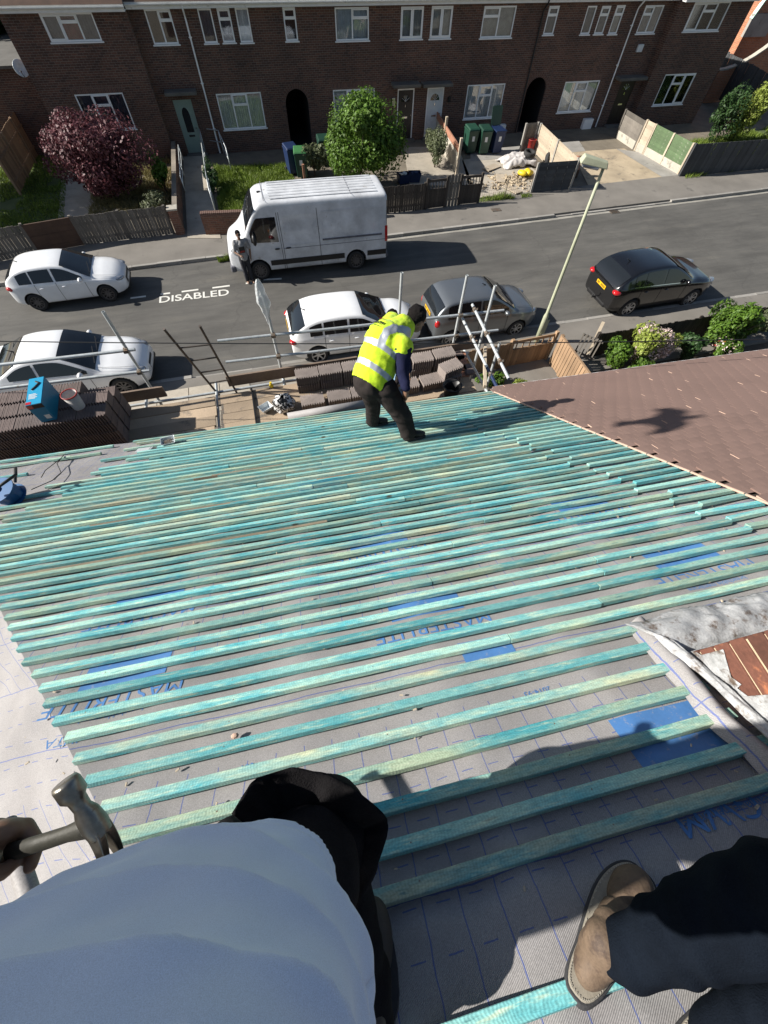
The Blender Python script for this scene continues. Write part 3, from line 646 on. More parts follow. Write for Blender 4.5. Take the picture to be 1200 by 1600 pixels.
# small fittings
def wallbox(h, px, depth, mat, name, Y=YW, parent=None):
    r = rect(px, Y - depth); return MB().bb((r[0], Y - depth, r[2]), (r[1], Y - .001, r[3])).build(name, M[mat], houses[h], bevel=.01)
wallbox('h4', [(913, 187), (927, 186), (923, 205), (909, 206)], .22, 'upvc', 'meter_box'); wallbox('h3', [(779, 196), (790, 195), (789, 212), (778, 213)], .22, 'upvc', 'meter_box')
wallbox('h4', [(998, 70), (1007, 69), (1003, 81), (995, 82)], .1, 'door_white', 'alarm_box')
wallbox('h2', [(613, 153), (618, 153), (617, 166), (612, 166)], .12, 'chrome', 'wall_lamp'); wallbox('h3', [(701, 152), (705, 152), (704, 160), (700, 160)], .12, 'black', 'wall_lamp')
# side return of the left neighbour: low brick wall with satellite dish
root = thing('brick_outbuilding', 'low brown brick wing in shade at the left edge behind the fence', 'outbuilding')
mb = MB(); q0 = X0 + .0
mb.bb((q0 - 6, 29.2, 0), (q0 - .02, 35, 3.1)); mb.build('wall', M['brick'], root)
MB().bb((q0 - 6.2, 29.0, 3.1), (q0 - .03, 35.2, 3.2)).build('roof', M['dark_concrete'], root)
# open tiled porch arch
dish = thing('satellite_dish', 'grey satellite dish on the corner of the left brick house', 'satellite dish', onY(33, 107, 27.9))
mb = MB(); rot = Vector((.25, -1, .35)).normalized(); mb.lathe([(0.001, 0), (.12, .012), (.24, .05), (.27, .075), (.262, .08), (.12, .022), (.001, .01)], (0, 0, 0), rot, 20); mb.build('reflector', M['steel'], dish, smooth=True)
MB().path([(0, 0, -.2), (.03, -.22, -.2), (.06, -.42, -.02)], .012).ell((.06, -.42, 0), (.03, .05, .03)).build('feed_arm', M['black'], dish); MB().path([(0, 0, 0), (0, .12, 0), (.05, .3, -.12)], .018).build('bracket', M['black'], dish)
# right end: sunlit red brick house with swept wall
root = thing('brick_house', 'bright orange brick house with mint bargeboard at the top right corner', 'house')
MB().bb((34.5, 34.0, 0), (48, 44, 7)).build('wall', M['brick_red'], root)
MB().bar((34.3, 33.9, 3.2), (36.6, 33.9, 9.5), .06, .28, (0, 1, 0)).build('bargeboard', simple('mint_paint', (0.50, 0.72, 0.62), 0.5, .1), root)
MB().bb((34.3, 33.8, 2.4), (36.2, 34.0, 3.4)).build('lean_to', M['concrete'], root)
root = thing('garden_wall', 'brick wall with swept pale coping behind the silver car at top right', 'wall')
cop = [(31.0 + k * .55, 31.0, 1.5 + 2.2 * (k / 8) ** 2) for k in range(9)]
for nm, mt, dd in (('wall', 'brick_red', 0), ):
    mb = MB()
    for k in range(8): mb.add([(cop[k][0], 31.0, 0), (cop[k + 1][0], 31.0, 0), (cop[k + 1][0], 31.0, cop[k + 1][2]), (cop[k][0], 31.0, cop[k][2]), (cop[k][0], 31.22, 0), (cop[k + 1][0], 31.22, 0), (cop[k + 1][0], 31.22, cop[k + 1][2]), (cop[k][0], 31.22, cop[k][2])], [(0, 1, 2, 3), (5, 4, 7, 6), (3, 2, 6, 7)])
    mb.build(nm, M[mt], root)
mb = MB()
for k in range(8): mb.bar((cop[k][0], 31.11, cop[k][2] + .04), (cop[k + 1][0], 31.11, cop[k + 1][2] + .04), .3, .07)
mb.build('coping', M['render'], root)
MB().bb((36.2, 30.6, 0), (39, 30.9, 2.1)).build('garage_door', simple('crimson_paint', (.30, .012, .03), .5), label='dark red garage door at the top right edge', cat='garage door')
# ================================================================== FENCES, PLANTS, GARDEN THINGS
def fence(label, P, Q, h, mat, pw=.1, gap=.012, name='fence', rail='back', posts=2, cap=False, jag=.02, gravel=0, postmat=None, lean=0.0, hb=False, group=None, post_h=.06):
    P = Vector((P[0], P[1], 0)); Q = Vector((Q[0], Q[1], 0)); L = (Q - P).length; ang = math.atan2(Q.y - P.y, Q.x - P.x)
    root = thing(name, label, 'fence', (P.x, P.y, .08), group, ang)
    root.rotation_euler = (lean, 0, ang); z0 = .04 + gravel
    if not hb:
        n = int(L / (pw + gap)); me = MB().bb((0, -.009, 0), (pw, .009, h - gravel)).mesh('pale', M[mat]); step = L / n
        for k in range(min(n, 290)):
            o = link('pale', me, root); o.location = (k * step, random.uniform(-.004, .004), z0 + random.uniform(-jag, jag)); o.rotation_euler = (random.uniform(-.01, .01), random.uniform(-.008, .008), 0)
    else:
        n = int((h - gravel) / (pw + gap)); npan = max(1, round(L / 1.83)); hs_ = (h - gravel) / n; me = MB().add([(0, -.022, -.012), (L / npan - .06, -.022, -.012), (L / npan - .06, -.008, -.012), (0, -.008, -.012), (0, .002, hs_ + .004), (L / npan - .06, .002, hs_ + .004), (L / npan - .06, .01, hs_ + .004), (0, .01, hs_ + .004)], [(0, 1, 2, 3), (4, 7, 6, 5), (0, 4, 5, 1), (3, 2, 6, 7), (0, 3, 7, 4), (1, 5, 6, 2)]).mesh('board', M[mat])
        for p in range(npan):
            for k in range(n):
                o = link('board', me, root); o.location = (p * L / npan + .03, random.uniform(-.004, .004), z0 + k * (h - gravel) / n); o.rotation_euler = (0, random.uniform(-.004, .004), 0)
        for p in range(npan):
            for k in (.25, .5, .75):
                x = (p + k) * L / npan; MB().bb((x - .02, -.03, z0), (x + .02, -.012, h)).build('batten', M[mat], root)
    pm = M[postmat or mat]
    for k in range(posts): x = L * k / max(1, posts - 1); MB().bb((x - .05, .0 if not hb else -.05, -.1), (x + .05, .1 if not hb else .05, h + post_h)).build('post', pm, root, bevel=.01)
    if not hb:
        for z in (.25, .75): MB().bb((0, .012, h * z - .04), (L, .06, h * z + .04)).build('rail', M[mat], root)
    if cap: MB().bb((0, -.03, h + z0 - .0), (L, .03, h + z0 + .035)).build('capping', M[mat], root)
    if gravel: MB().bb((0, -.03, -.1), (L, .03, gravel + .03)).build('gravel_board', M['render'], root)
    return root
def wallthing(label, P, Q, h, mat, th=.22, coping=None, name='garden_wall', pier=()):
    P = Vector((P[0], P[1], 0)); Q = Vector((Q[0], Q[1], 0)); L = (Q - P).length; ang = math.atan2(Q.y - P.y, Q.x - P.x)
    root = thing(name, label, 'wall', (P.x, P.y, 0), None, ang)
    MB().bb((0, -th / 2, -.1), (L, th / 2, h)).build('wall', M[mat], root)
    if coping: 
        me = MB().bb((-.033, -th / 2 - .003, 0), (.033, th / 2 + .003, .11)).mesh('coping_brick', M[coping]); n = int(L / .078)
        for k in range(n): o = link('coping_brick', me, root); o.location = ((k + .5) * L / n, random.uniform(-.004, .004), h + .002 + random.uniform(0, .006))
    for x in pier: MB().bb((x - .17, -.17, -.1), (x + .17, .17, h + .22)).build('pier', M[mat], root); MB().bb((x - .2, -.2, h + .221), (x + .2, .2, h + .28)).build('pier_cap', M['render'], root)
    return root
g = lambda x, y, z=.1: G(x, y, z)
def off(p, dx=0, dy=0): return Vector((p.x + dx, p.y + dy, p.z))
a0 = g(-70, 424); a1 = g(62, 396); a2 = g(133, 383); a3 = g(272, 366)
fence('weathered grey vertical pale fence at the far left of the street front', a0, a1, .98, 'wood_grey', .105, .006, posts=2)
rb = thing('board_fence', 'dark brown solid board panel between the two grey pale fences', 'fence', (a1.x, a1.y, .08), None, math.atan2(a2.y - a1.y, a2.x - a1.x)); Lb = (a2 - a1).length
for k in range(5): MB().bb((.02, -.01 + .006 * (k % 2), .04 + k * .185), (Lb - .02, .012 + .006 * (k % 2), .04 + k * .185 + .18)).build('board', M['wood_brown'], rb)
MB().bb((0, -.02, .965), (Lb, .03, 1.0)).build('capping', M['wood_brown'], rb)
fence('weathered grey vertical pale fence ending at the brick gate pier', a2, a3, .98, 'wood_grey', .105, .006, posts=3)
pA = g(283, 366); pB = g(279, 246)
wallthing('low brick wall with handrail on the left of the sloping path', pA, pB, .75, 'brick_garden', .2, None, pier=(0.1,))
wA = g(323, 366); wB = g(412, 362); 
wallthing('brick front wall with upright coping bricks behind the white van', wA, wB, .78, 'brick_garden', .22, 'soldier', pier=(2.28,))
pC = g(470, 345); 
wallthing('low brick front wall stretch hidden behind the van roof', Vector((wB.x + .05, wB.y, 0)), Vector((g(588, 338).x, g(588, 338).y, 0)), .5, 'brick_garden', .22, 'soldier')
MB().bb((-.05, -.05, 0), (.05, .05, .95)).build('post', M['terracotta'], label='short red brown post in the bushes behind the van', cat='post').location = g(478, 296)
# handrails
def rail_thing(label, pts, h, mat='steel'):
    b = pts[0]; root = thing('handrail', label, 'handrail', b)
    L = [Vector(p) - Vector(b) for p in pts]
    MB().path([p + Vector((0, 0, h)) for p in L], .022).build('top_rail', M[mat], root, smooth=True)
    MB().path([p + Vector((0, 0, h * .5)) for p in L], .018).build('mid_rail', M[mat], root, smooth=True)
    for p in L: MB().tube(p, p + Vector((0, 0, h + .01)), .022).build('post', M[mat], root, smooth=True)
    return root
rail_thing('galvanised handrail on the low wall left of the sloping path', [g(286, 250, .6), g(288, 275, .6), g(290, 300, .6)], .55)
hr = rail_thing('galvanised handrail on the right of the sloping path', [g(322, 240, .15), g(327, 270, .15), g(333, 310, .15), g(338, 335, .15)], .95)
rail_thing('short bent handrail under the window beside the sage door', [g(324, 236, .15), g(350, 240, .15), g(362, 268, .15)], .9)
sg = thing('notice_sign', 'small blue and white notice tied to the path handrail', 'sign', g(322, 275, .55) + Vector((.05, -.08, .1)))
MB().bb((-.17, -.01, -.13), (.17, .01, .13)).build('board', M['plate_w'], sg); MB().bb((-.15, -.014, .02), (-.02, -.009, .11)).build('emblem', M['blue_bin'], sg); MB().bb((.02, -.014, .04), (.14, -.009, .1)).build('lettering', M['blue_bin'], sg)
# dark fence and gates
d0 = g(597, 335); d1 = g(662, 328); d2 = g(694, 324); d3 = g(714, 321); d4 = g(746, 318)
fence('dark stained board fence right of the white van', d0, d1, .98, 'wood_dark', .1, .008, posts=2)
def gate(label, P, Q, h, mat, opn=True, name='garden_gate'):
    L = (Q - P).length; ang = math.atan2(Q.y - P.y, Q.x - P.x); root = thing(name, label, 'gate', (P.x, P.y, .1), None, ang)
    hs = h * (.68 if opn else .95); n = max(4, int(L / .11)); me = MB().bb((0, -.01, 0), (L / n - .008, .01, hs)).mesh('board', M[mat])
    for k in range(n): o = link('board', me, root); o.location = (k * L / n, 0, .04)
    for z in (.12, hs, h): MB().bb((0, .011, z - .045), (L, .05, z + .045)).build('rail', M[mat], root)
    if opn:
        me = MB().bb((-.018, -.008, 0), (.018, .008, h - hs - .06)).mesh('slat', M[mat])
        for k in range(6): o = link('slat', me, root); o.location = ((k + .8) * L / 6.6, .03, hs + .045)
    for x in (.0, L): MB().bb((x - .05, -.03, 0), (x + .05, .07, h + .12)).build('post', M[mat], root, bevel=.01)
    return root
gate('dark garden gate with open slatted top left of the pale panel', Vector((d1.x + .08, d1.y, 0)), d2, 1.05, 'wood_dark')
fence('tall grey plank panel between the two dark gates', d2, d3, 1.2, 'wood_grey', .13, .01, posts=0)
gate('dark garden gate with open slatted top beside the wire fence', Vector((d3.x + .05, d3.y, 0)), d4, 1.05, 'wood_dark')
# wire fence
w0 = Vector((d4.x + .05, d4.y, 0)); w1 = g(826, 304); Lw = (w1 - w0).length; root = thing('wire_fence', 'rusty low wire mesh fence in front of the rubble yard', 'fence', (w0.x, w0.y, .08), None, math.atan2(w1.y - w0.y, w1.x - w0.x))
mb = MB()
for k in range(int(Lw / .12)): mb.bar((k * .12, 0, 0), (k * .12, 0, .72), .005, .005, (1, 0, 0))
for k in range(6): mb.bar((0, 0, .08 + k * .128), (Lw, 0, .08 + k * .128), .005, .005)
mb.build('mesh', M['coupler'], root)
for x in (0, Lw * .5, Lw): MB().tube((x, 0, -.1), (x, 0, .8), .018).build('post', M['coupler'], root)
# grey boarded panel with concrete posts, pale divider, side panels
e0 = g(829, 301); e1 = g(889, 296)
fence('slate grey overlap fence panel with concrete posts by the driveway', e0, e1, 1.12, 'wood_slate', .12, .006, posts=2, hb=True, postmat='concrete')
f0 = g(834, 238); f1 = Vector((e1.x + .02, e1.y + .12, 0))
fence('pale sunlit overlap fence dividing the rubble yard from the driveway', f1, f0, 1.15, 'wood_pale', .12, .006, posts=3, hb=True, postmat='concrete')
fence('short dark panel beside the right hand passage', g(812, 238), g(830, 236), 1.15, 'wood_grey', .12, .006, posts=2, hb=True, postmat='concrete')
# terracotta topped fence between the two doors
k0 = g(674, 205); k1 = g(692, 237); k2 = g(713, 272)
for i, (A, B, lb) in enumerate(((k1, k0, 'rear'), (k2, k1, 'front'))):
    L = (B - A).length; root = thing('fence', 'pale panel with terracotta rail between the two doors, the %s one' % lb, 'fence', (A.x, A.y, .08), None, math.atan2(B.y - A.y, B.x - A.x))
    MB().bb((.05, -.02, 0), (L - .05, .02, .82)).build('panel', M['render'], root); MB().bb((.05, -.03, .821), (L - .05, .03, 1.08)).build('rail', M['terracotta'], root)
    MB().bb((-.06, -.06, -.1), (.06, .06, 1.42)).build('post', M['wood_pale'], root, bevel=.01)
# green fence and slate fence at right
q1 = g(1059, 272); q0 = g(992, 234); qh = g(962, 214)
dq = (q0 - q1)
fence('green painted overlap fence on a concrete base beside the driveway', q1, q1 + dq * .80, 1.22, 'wood_green', .13, .006, posts=3, hb=True, gravel=.32, postmat='wood_pale')
fence('bare pale fence panel between the green fence and the shade', q1 + dq * .81, q0, 1.22, 'wood_pale', .13, .006, posts=2, hb=True, gravel=.32)
fence('dark slatted fence panel in the shade beside the brown door', q0 + dq * .03, qh, 1.15, 'wood_grey', .13, .05, posts=2, hb=True, gravel=.3, postmat='wood_grey')
s0 = g(1062, 276); s1 = g(1230, 262)
fence('slate grey close board fence along the far pavement at right', s0, s1, 1.28, 'wood_slate', .115, .004, posts=2, cap=False, jag=.004)
t0 = G(1137, 84, 1.95); t1 = G(1215, 125, 1.95)
fence('tall dark fence between the end house and the silver car', t0, t1, 1.9, 'wood_slate', .14, .01, posts=3)
# left tall fence with rails towards us
l0 = G(-12, 238, 1.6); l1 = G(30, 170, 1.6)
root = fence('tall olive tan fence seen from its railed side at the left edge', Vector((l1.x, l1.y, 0)), Vector((l0.x, l0.y, 0)), 1.6, 'wood_tan', .14, .008, posts=4)
# ---------------- bins
def wheelie(label, loc, body, lid, rz=0, open_=False, sc_=1.0, group=None):
    root = thing('wheelie_bin', label, 'bin', loc, group, rz); root.scale = (sc_,) * 3
    mb = MB(); b = [(-.24, -.28), (.24, -.28), (.24, .26), (-.24, .26)]; t_ = [(-.29, -.36), (.29, -.36), (.29, .36), (-.29, .36)]
    mb.add([(x, y, .06) for x, y in b] + [(x, y, .98) for x, y in t_], [(3, 2, 1, 0), (4, 5, 6, 7), (0, 1, 5, 4), (1, 2, 6, 5), (2, 3, 7, 6), (3, 0, 4, 7)])
    mb.bb((-.305, -.375, .93), (.305, .375, .985)); mb.build('body', M[body], root, bevel=.02)
    lm = MB().add([(-.3, -.39, 1.0), (.3, -.39, 1.0), (.3, .36, 1.04), (-.3, .36, 1.04), (-.26, -.33, 1.06), (.26, -.33, 1.06), (.26, .3, 1.1), (-.26, .3, 1.1)], [(3, 2, 1, 0), (4, 5, 6, 7), (0, 1, 5, 4), (1, 2, 6, 5), (2, 3, 7, 6), (3, 0, 4, 7)])
    lo = lm.build('lid', M[lid], root, bevel=.015)
    if open_:
        lo.location = (0, .36, 1.0); lo.rotation_euler = (R(-105), 0, 0)
        for v in lo.data.vertices: v.co.y -= .36; v.co.z -= 1.0
    MB().tube((-.22, .42, .99), (.22, .42, .99), .018).bb((-.22, .34, .95), (-.18, .43, 1.0)).bb((.18, .34, .95), (.22, .43, 1.0)).build('handle', M[body], root)
    for s in (-1, 1): MB().tube((s * .25, .28, .1), (s * .31, .28, .1), .1, n=14).build('wheel', M['rubber'], root)
    MB().bb((-.07, -.345, .55), (.07, -.322, .75)).build('number_sticker', M['plate_w'], root) if lid != 'blue_bin' else None
    return root
def binloc(px, py): p = g(px, py, .1); return (p.x, p.y, .1)
wheelie('green wheelie bin furthest left under the window of the white door house', binloc(732, 238), 'green_bin', 'green_bin', .03)
wheelie('green wheelie bin in the middle of the row of three', binloc(752, 239), 'green_bin', 'darkgreen_bin', -.04)
wheelie('dark wheelie bin with its teal lid flipped open', binloc(772, 238), 'blue_bin', 'green_bin', .05, True)
wheelie('blue wheelie bin beside the arched passage and green bin', binloc(459, 270), 'blue_bin', 'blue_bin', .2)
wheelie('green wheelie bin between the blue bin and the grey bush', binloc(473, 276), 'green_bin', 'lime_bin', -.1)
wheelie('black lidded wheelie bin half hidden behind the grey bush', binloc(508, 256), 'darkgreen_bin', 'darkgreen_bin', .0)
def recbox(label, loc, mat, rz, paper):
    root = thing('recycling_box', label, 'box', loc, None, rz)
    mb = MB(); b = [(-.24, -.17), (.24, -.17), (.24, .17), (-.24, .17)]; t_ = [(-.30, -.22), (.30, -.22), (.30, .22), (-.30, .22)]
    mb.add([(x, y, 0) for x, y in b] + [(x, y, .36) for x, y in t_] + [(x * .92, y * .92, .36) for x, y in t_] + [(x * .92, y * .92, .05) for x, y in b],
           [(3, 2, 1, 0), (0, 1, 5, 4), (1, 2, 6, 5), (2, 3, 7, 6), (3, 0, 4, 7)] + [(4 + k, 4 + (k + 1) % 4, 8 + (k + 1) % 4, 8 + k) for k in range(4)] + [(8 + k, 8 + (k + 1) % 4, 12 + (k + 1) % 4, 12 + k) for k in range(4)] + [(12, 13, 14, 15)])
    mb.build('body', M[mat], root)
    mb = MB()
    for k in range(7): mb.box((random.uniform(-.15, .15), random.uniform(-.1, .1), .3 + random.uniform(0, .08)), (.2, .14, .03), Matrix.Rotation(random.uniform(0, 3), 3, 'Z') @ Matrix.Rotation(random.uniform(-.5, .5), 3, 'X'))
    mb.build('contents', M[paper], root)
recbox('blue recycling box with pale paper on top, left of the pair', g(630, 285, .1), 'blue_bin', .1, 'plate_w'); recbox('blue recycling box full of blue bags, right of the pair', g(647, 283, .1), 'blue_bin', -.15, 'blue_bin')
# ---------------- yard junk
def tyre(label, loc, rot, r=.31):
    mb = MB(); mb.lathe([(r * .62, -.09), (r * .93, -.1), (r, -.06), (r, .06), (r * .93, .1), (r * .62, .09), (r * .6, .0)], n=26, close=True)
    o = mb.build('tyre', M['rubber'], smooth=True, label=label, cat='tyre'); o.location = loc; o.rotation_euler = rot; return o
P = g(826, 246, .35); tyre('old tyre lying flat on the pale sheet', (P.x, P.y, .52), (0.1, .05, 0)); P = g(856, 258, .1); tyre('old tyre leaning behind the slate fence panel', (P.x, P.y, .34), (1.1, .2, .4))
c = g(815, 262, .1)
def sheet(s, t):
    x = (s - .5) * 2.0; y = (t - .5) * 1.25; e = (abs(s - .5) * 2) ** 3 + (abs(t - .5) * 2) ** 3
    return (c.x + x + .1 * nz((s * 4, t * 4, 1)), c.y + .55 + y + .1 * nz((s * 4, t * 4, 7)), .1 + max(.02, .36 * (1 - .7 * e) + .12 * nz((s * 5, t * 5, 2)) + .05 * nz((s * 14, t * 14, 2))))
grid('dust_sheet', sheet, 50, 34, M['tarp'], thick=.006, label='crumpled pale sheet over a heap in the rubble yard', cat='sheet')
P = g(818, 276, .1); mb = MB()
for k in range(6): mb.ell((random.uniform(-.3, .3), random.uniform(-.12, .12), .12 + random.uniform(0, .1)), (.26, .16, .12), Matrix.Rotation(random.uniform(0, 3), 3, 'Z'))
o = mb.build('sack', M['yellow'], smooth=True, label='bright yellow sack in front of the pale sheet', cat='sack'); o.location = P
for k, (px, py, lb) in enumerate(((768, 262, 'pale board lying in the rubble yard nearest the bins'), (782, 279, 'broad stained board lying in the middle of the rubble yard'), (800, 296, 'weathered board lying beside the wire fence'))):
    o = MB().bb((-.5, -.22, 0), (.5, .22, .03)).build('board', M['wood_pale'], label=lb, cat='board'); o.location = g(px, py, .13); o.rotation_euler = (.02, .03, .5 + k * .7)
mb = MB()
for k in range(260):
    x = random.gauss(0, .8); y = random.gauss(0, .42); s_ = random.uniform(.02, .09); mb.box((x, y, s_ * .4), (s_ * 1.6, s_, s_ * .8), Matrix.Rotation(random.uniform(0, 3), 3, 'Z') @ Matrix.Rotation(random.uniform(-.6, .6), 3, 'X'))
o = mb.build('rubble', M['dirt'], label='loose rubble in the yard behind the wire fence', cat='rubble', kind='stuff'); o.location = g(800, 284, .1)
root = thing('red_bucket', 'red plastic tub beside the right hand passage', 'tub', g(827, 239, .1)); MB().lathe([(.16, 0), (.2, .55), (.22, .56), (.2, .58), (.18, .56), (.15, .04)], n=18).build('tub', M['red_plastic'], root, smooth=True); MB().path([(-.2, 0, .55), (-.12, -.1, .42), (.12, -.1, .42), (.2, 0, .55)], .008).build('handle', M['black'], root)
root = thing('tile_pile', 'red brown ridge tiles stacked behind the slate fence panel', 'tiles', g(888, 276, .1))
me = MB(); n_ = 8
for k in range(n_): pass
for j in range(4):
    for i in range(2):
        mb = MB(); mb.add([(x, .13 * math.cos(PI * k / n_), .13 * math.sin(PI * k / n_)) for x in (-.2, .2) for k in range(n_ + 1)], [(k, k + 1, n_ + 2 + k, n_ + 1 + k) for k in range(n_)])
        o = mb.build('ridge_tile', M['terracotta'], root, smooth=True); o.location = (i * .35 - .15, random.uniform(-.03, .03), .3 + j * .13); o.rotation_euler = (random.uniform(-.1, .1), random.uniform(-.1, .1), random.uniform(-.2, .2)); s_ = o.modifiers.new('s', 'SOLIDIFY'); s_.thickness = .015
MB().bb((-.4, -.2, 0), (.4, .2, .3)).build('crate', M['wood_brown'], root, bevel=.01)
# ---------------- plants
def leaves(name, c, rad, n, size, mat, parent=None, lumps=14, lumpr=.42, fill=.35, seed=0, up=.35, **kw):
    r_ = np.random.default_rng(seed + 11); c = np.array(c, float); rad = np.array(rad, float)
    L = r_.normal(size=(lumps, 3)); L /= np.linalg.norm(L, axis=1)[:, None]; L *= r_.uniform(.25, .78, (lumps, 1)); L[:, 2] = np.abs(L[:, 2]) * .9 - .15 if False else L[:, 2]
    k = r_.integers(0, lumps, n); d = r_.normal(size=(n, 3)); d /= np.linalg.norm(d, axis=1)[:, None]
    lr = r_.uniform(.45, 1.35, lumps)[k] * lumpr
    rr = np.where(r_.random(n) < fill, r_.random(n) ** .5, r_.uniform(.82, 1.06, n))
    p = L[k] + d * (lr * rr)[:, None]; p = c + p * rad
    nrm = d + r_.normal(0, .55, (n, 3)) + np.array([0, 0, up]); nrm /= np.linalg.norm(nrm, axis=1)[:, None]
    t1 = np.cross(nrm, r_.normal(size=(n, 3))); t1 /= np.linalg.norm(t1, axis=1)[:, None]; t2 = np.cross(nrm, t1)
    s1 = (.5 + 1.2 * r_.random(n) ** 1.6)[:, None] * size; s2 = s1 * .55
    V = np.stack([p - t1 * s1, p + t2 * s2 + nrm * s1 * .15, p + t1 * s1, p - t2 * s2 + nrm * s1 * .15], 1).reshape(-1, 3)
    return npmesh(name, V, np.arange(4 * n).reshape(-1, 4), mat, parent, **kw)
def shrub(label, base, rad, n, size, mat, cat='shrub', name='shrub', stem=.3, seed=0, trunk=.04, zc=None, limbs=5, extra=(), **kw):
    root = thing(name, label, cat, base); zc = rad[2] + stem if zc is None else zc
    leaves('crown', (0, 0, zc), rad, n, size, M[mat], root, seed=seed, **kw)
    mb = MB(); rs = random.Random(seed)
    mb.path([(0, 0, -.05), (rs.uniform(-.05, .05), .02, zc * .5), (rs.uniform(-.1, .1), 0, zc)], [trunk, trunk * .8, trunk * .5])
    for k in range(limbs):
        a = rs.uniform(0, 2 * PI); mb.path([(0, 0, zc * .35), (math.cos(a) * rad[0] * .35, math.sin(a) * rad[1] * .35, zc * .8), (math.cos(a) * rad[0] * .75, math.sin(a) * rad[1] * .75, zc + rad[2] * .3)], [trunk * .6, trunk * .4, trunk * .15], 6)
    mb.build('trunk', M['bark'], root)
    for (nm, m2, n2, s2, rr) in extra: leaves(nm, (0, 0, zc), tuple(x * rr for x in rad), n2, s2, M[m2], root, seed=seed + 5, fill=.05, **kw)
    return root
pt = g(186, 312); shrub('purple red leaved tree in the left front garden', (pt.x, pt.y, .08), (2.3, 1.6, 1.5), 30000, .055, 'leaf_purple', 'tree', 'tree', .12, 3, .07, lumps=36, lumpr=.40, limbs=9)
pt = g(563, 292); shrub('round bright green tree in front of the window beside the black door', (pt.x, pt.y, .08), (1.85, 1.5, 1.6), 30000, .06, 'leaf_green', 'tree', 'tree', .15, 5, .07, lumps=34, lumpr=.42, limbs=9)
pt = g(262, 305); shrub('small light green bush at the corner of the sloping path', (pt.x, pt.y, .1), (.5, .5, .75), 2600, .05, 'leaf_green', seed=7, stem=.1)
pt = g(252, 335); shrub('straw and green climber behind the fence by the brick pier', (pt.x, pt.y, .1), (.8, .5, .45), 2600, .04, 'leaf_grey', seed=8, stem=.05)
pt = g(335, 295); shrub('dark hedge plant right of the sloping path', (pt.x, pt.y, .1), (.35, 1.1, .5), 3000, .04, 'leaf_dark', seed=9, stem=.0)
pt = g(492, 275); shrub('grey green spiky bush between the bins and the round tree', (pt.x, pt.y, .1), (.8, .55, .65), 3400, .05, 'leaf_grey', seed=10, stem=.1)
pt = g(500, 305); shrub('low pale green plants at the foot of the round tree', (pt.x, pt.y, .1), (1.0, .4, .3), 2000, .04, 'leaf_green', seed=12, stem=.0)
pt = g(683, 262); shrub('narrow olive green hedge along the terracotta railed fence', (pt.x - .1, pt.y + .1, .1), (.45, 1.35, .75), 7000, .04, 'leaf_grey', 'hedge', 'hedge', .05, 14, lumps=20, lumpr=.42)
pt = g(30, 232); shrub('small dark bush with pale blossom by the left tan fence', (pt.x + .5, pt.y - .5, .1), (.7, .6, .6), 2600, .05, 'leaf_dark', seed=15, stem=.1)
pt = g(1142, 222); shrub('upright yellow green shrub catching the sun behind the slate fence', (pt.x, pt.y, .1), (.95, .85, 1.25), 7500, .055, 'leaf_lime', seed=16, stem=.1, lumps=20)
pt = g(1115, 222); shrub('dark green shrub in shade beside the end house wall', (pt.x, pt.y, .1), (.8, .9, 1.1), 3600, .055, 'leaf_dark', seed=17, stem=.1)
pt = g(1205, 228); shrub('rounded yellow green bush cut by the right edge of the frame', (pt.x, pt.y, .1), (.9, .8, .85), 5000, .05, 'leaf_lime', seed=18, stem=.1)
# far trees beyond left gap
pt = onY(5, 45, 36); shrub('tall dark tree behind the left brick house', (pt.x, 36, 0), (4, 3, 2.6), 9000, .16, 'leaf_dark', 'tree', 'tree', 1.2, 19, .15)
pt = Vector((-17.6, 25.6, 0)); shrub('broad green tree added unseen beyond the left edge to shade the left lawn', (pt.x, pt.y, 0), (3.0, 3.4, 2.6), 12000, .11, 'leaf_dark', 'tree', 'tree', 2.6, 44, .16)  # unseen tree, added to throw shade on the left lawn
# near garden (below the brown roof)
def near(label, px, py, rad, n, size, mat, seed, **kw):
    p = G(px, py, rad[2] + .1); return shrub(label, (p.x, p.y, .02), rad, n, size, mat, seed=seed, stem=.1, zc=rad[2] + .1, **kw)
near('hydrangea bush covered in pink and cream flower heads', 1018, 540, (.80, .62, .72), 8000, .045, 'leaf_lime', 21, extra=(('blossom', 'petal', 9000, .032, 1.06),), lumps=22, lumpr=.36)
near('lime green bush between the leaning post and the hydrangea', 958, 550, (.5, .5, .5), 4200, .045, 'leaf_green', 22)
near('glossy green plant below the hydrangea by the roof edge', 1000, 575, (.45, .3, .35), 2000, .05, 'leaf_green', 23)
near('dark green bush right of the hydrangea', 1078, 542, (.5, .5, .5), 3200, .045, 'leaf_dark', 24)
near('tall loose green bush at the right edge of the near garden', 1150, 505, (1.0, .8, .95), 11000, .05, 'leaf_green', 25, lumps=26, lumpr=.3)
near('rose bush with red and pink blooms under the tall loose bush', 1128, 548, (.5, .4, .45), 3200, .045, 'leaf_green', 26, extra=(('blossom', 'petal', 500, .03, 1.0), ('red_blossom', 'petal_red', 60, .03, 1.0)))
near('grey green plant at the far right beside the brown roof', 1195, 500, (.4, .4, .5), 2500, .05, 'leaf_grey', 27)
near('pale yellow green succulent clump beside the scaffold poles', 812, 600, (.28, .2, .12), 1500, .03, 'leaf_lime', 28)
near('leafy plants on the ground under the scaffold poles', 770, 592, (.55, .3, .2), 1600, .05, 'leaf_green', 29)
gp('soil', [(700, 600), (730, 555), (930, 520), (1230, 470), (1260, 560), (1000, 640)], .03, M['soil'], kind='structure')
gp('path', [(800, 590), (862, 575), (885, 598), (800, 625)], .045, M['patio'], kind='structure', label='dry earth path inside the near gate')
fa = G(705, 560, .9); fb = G(800, 541, .9); fc = G(868, 528, .9)
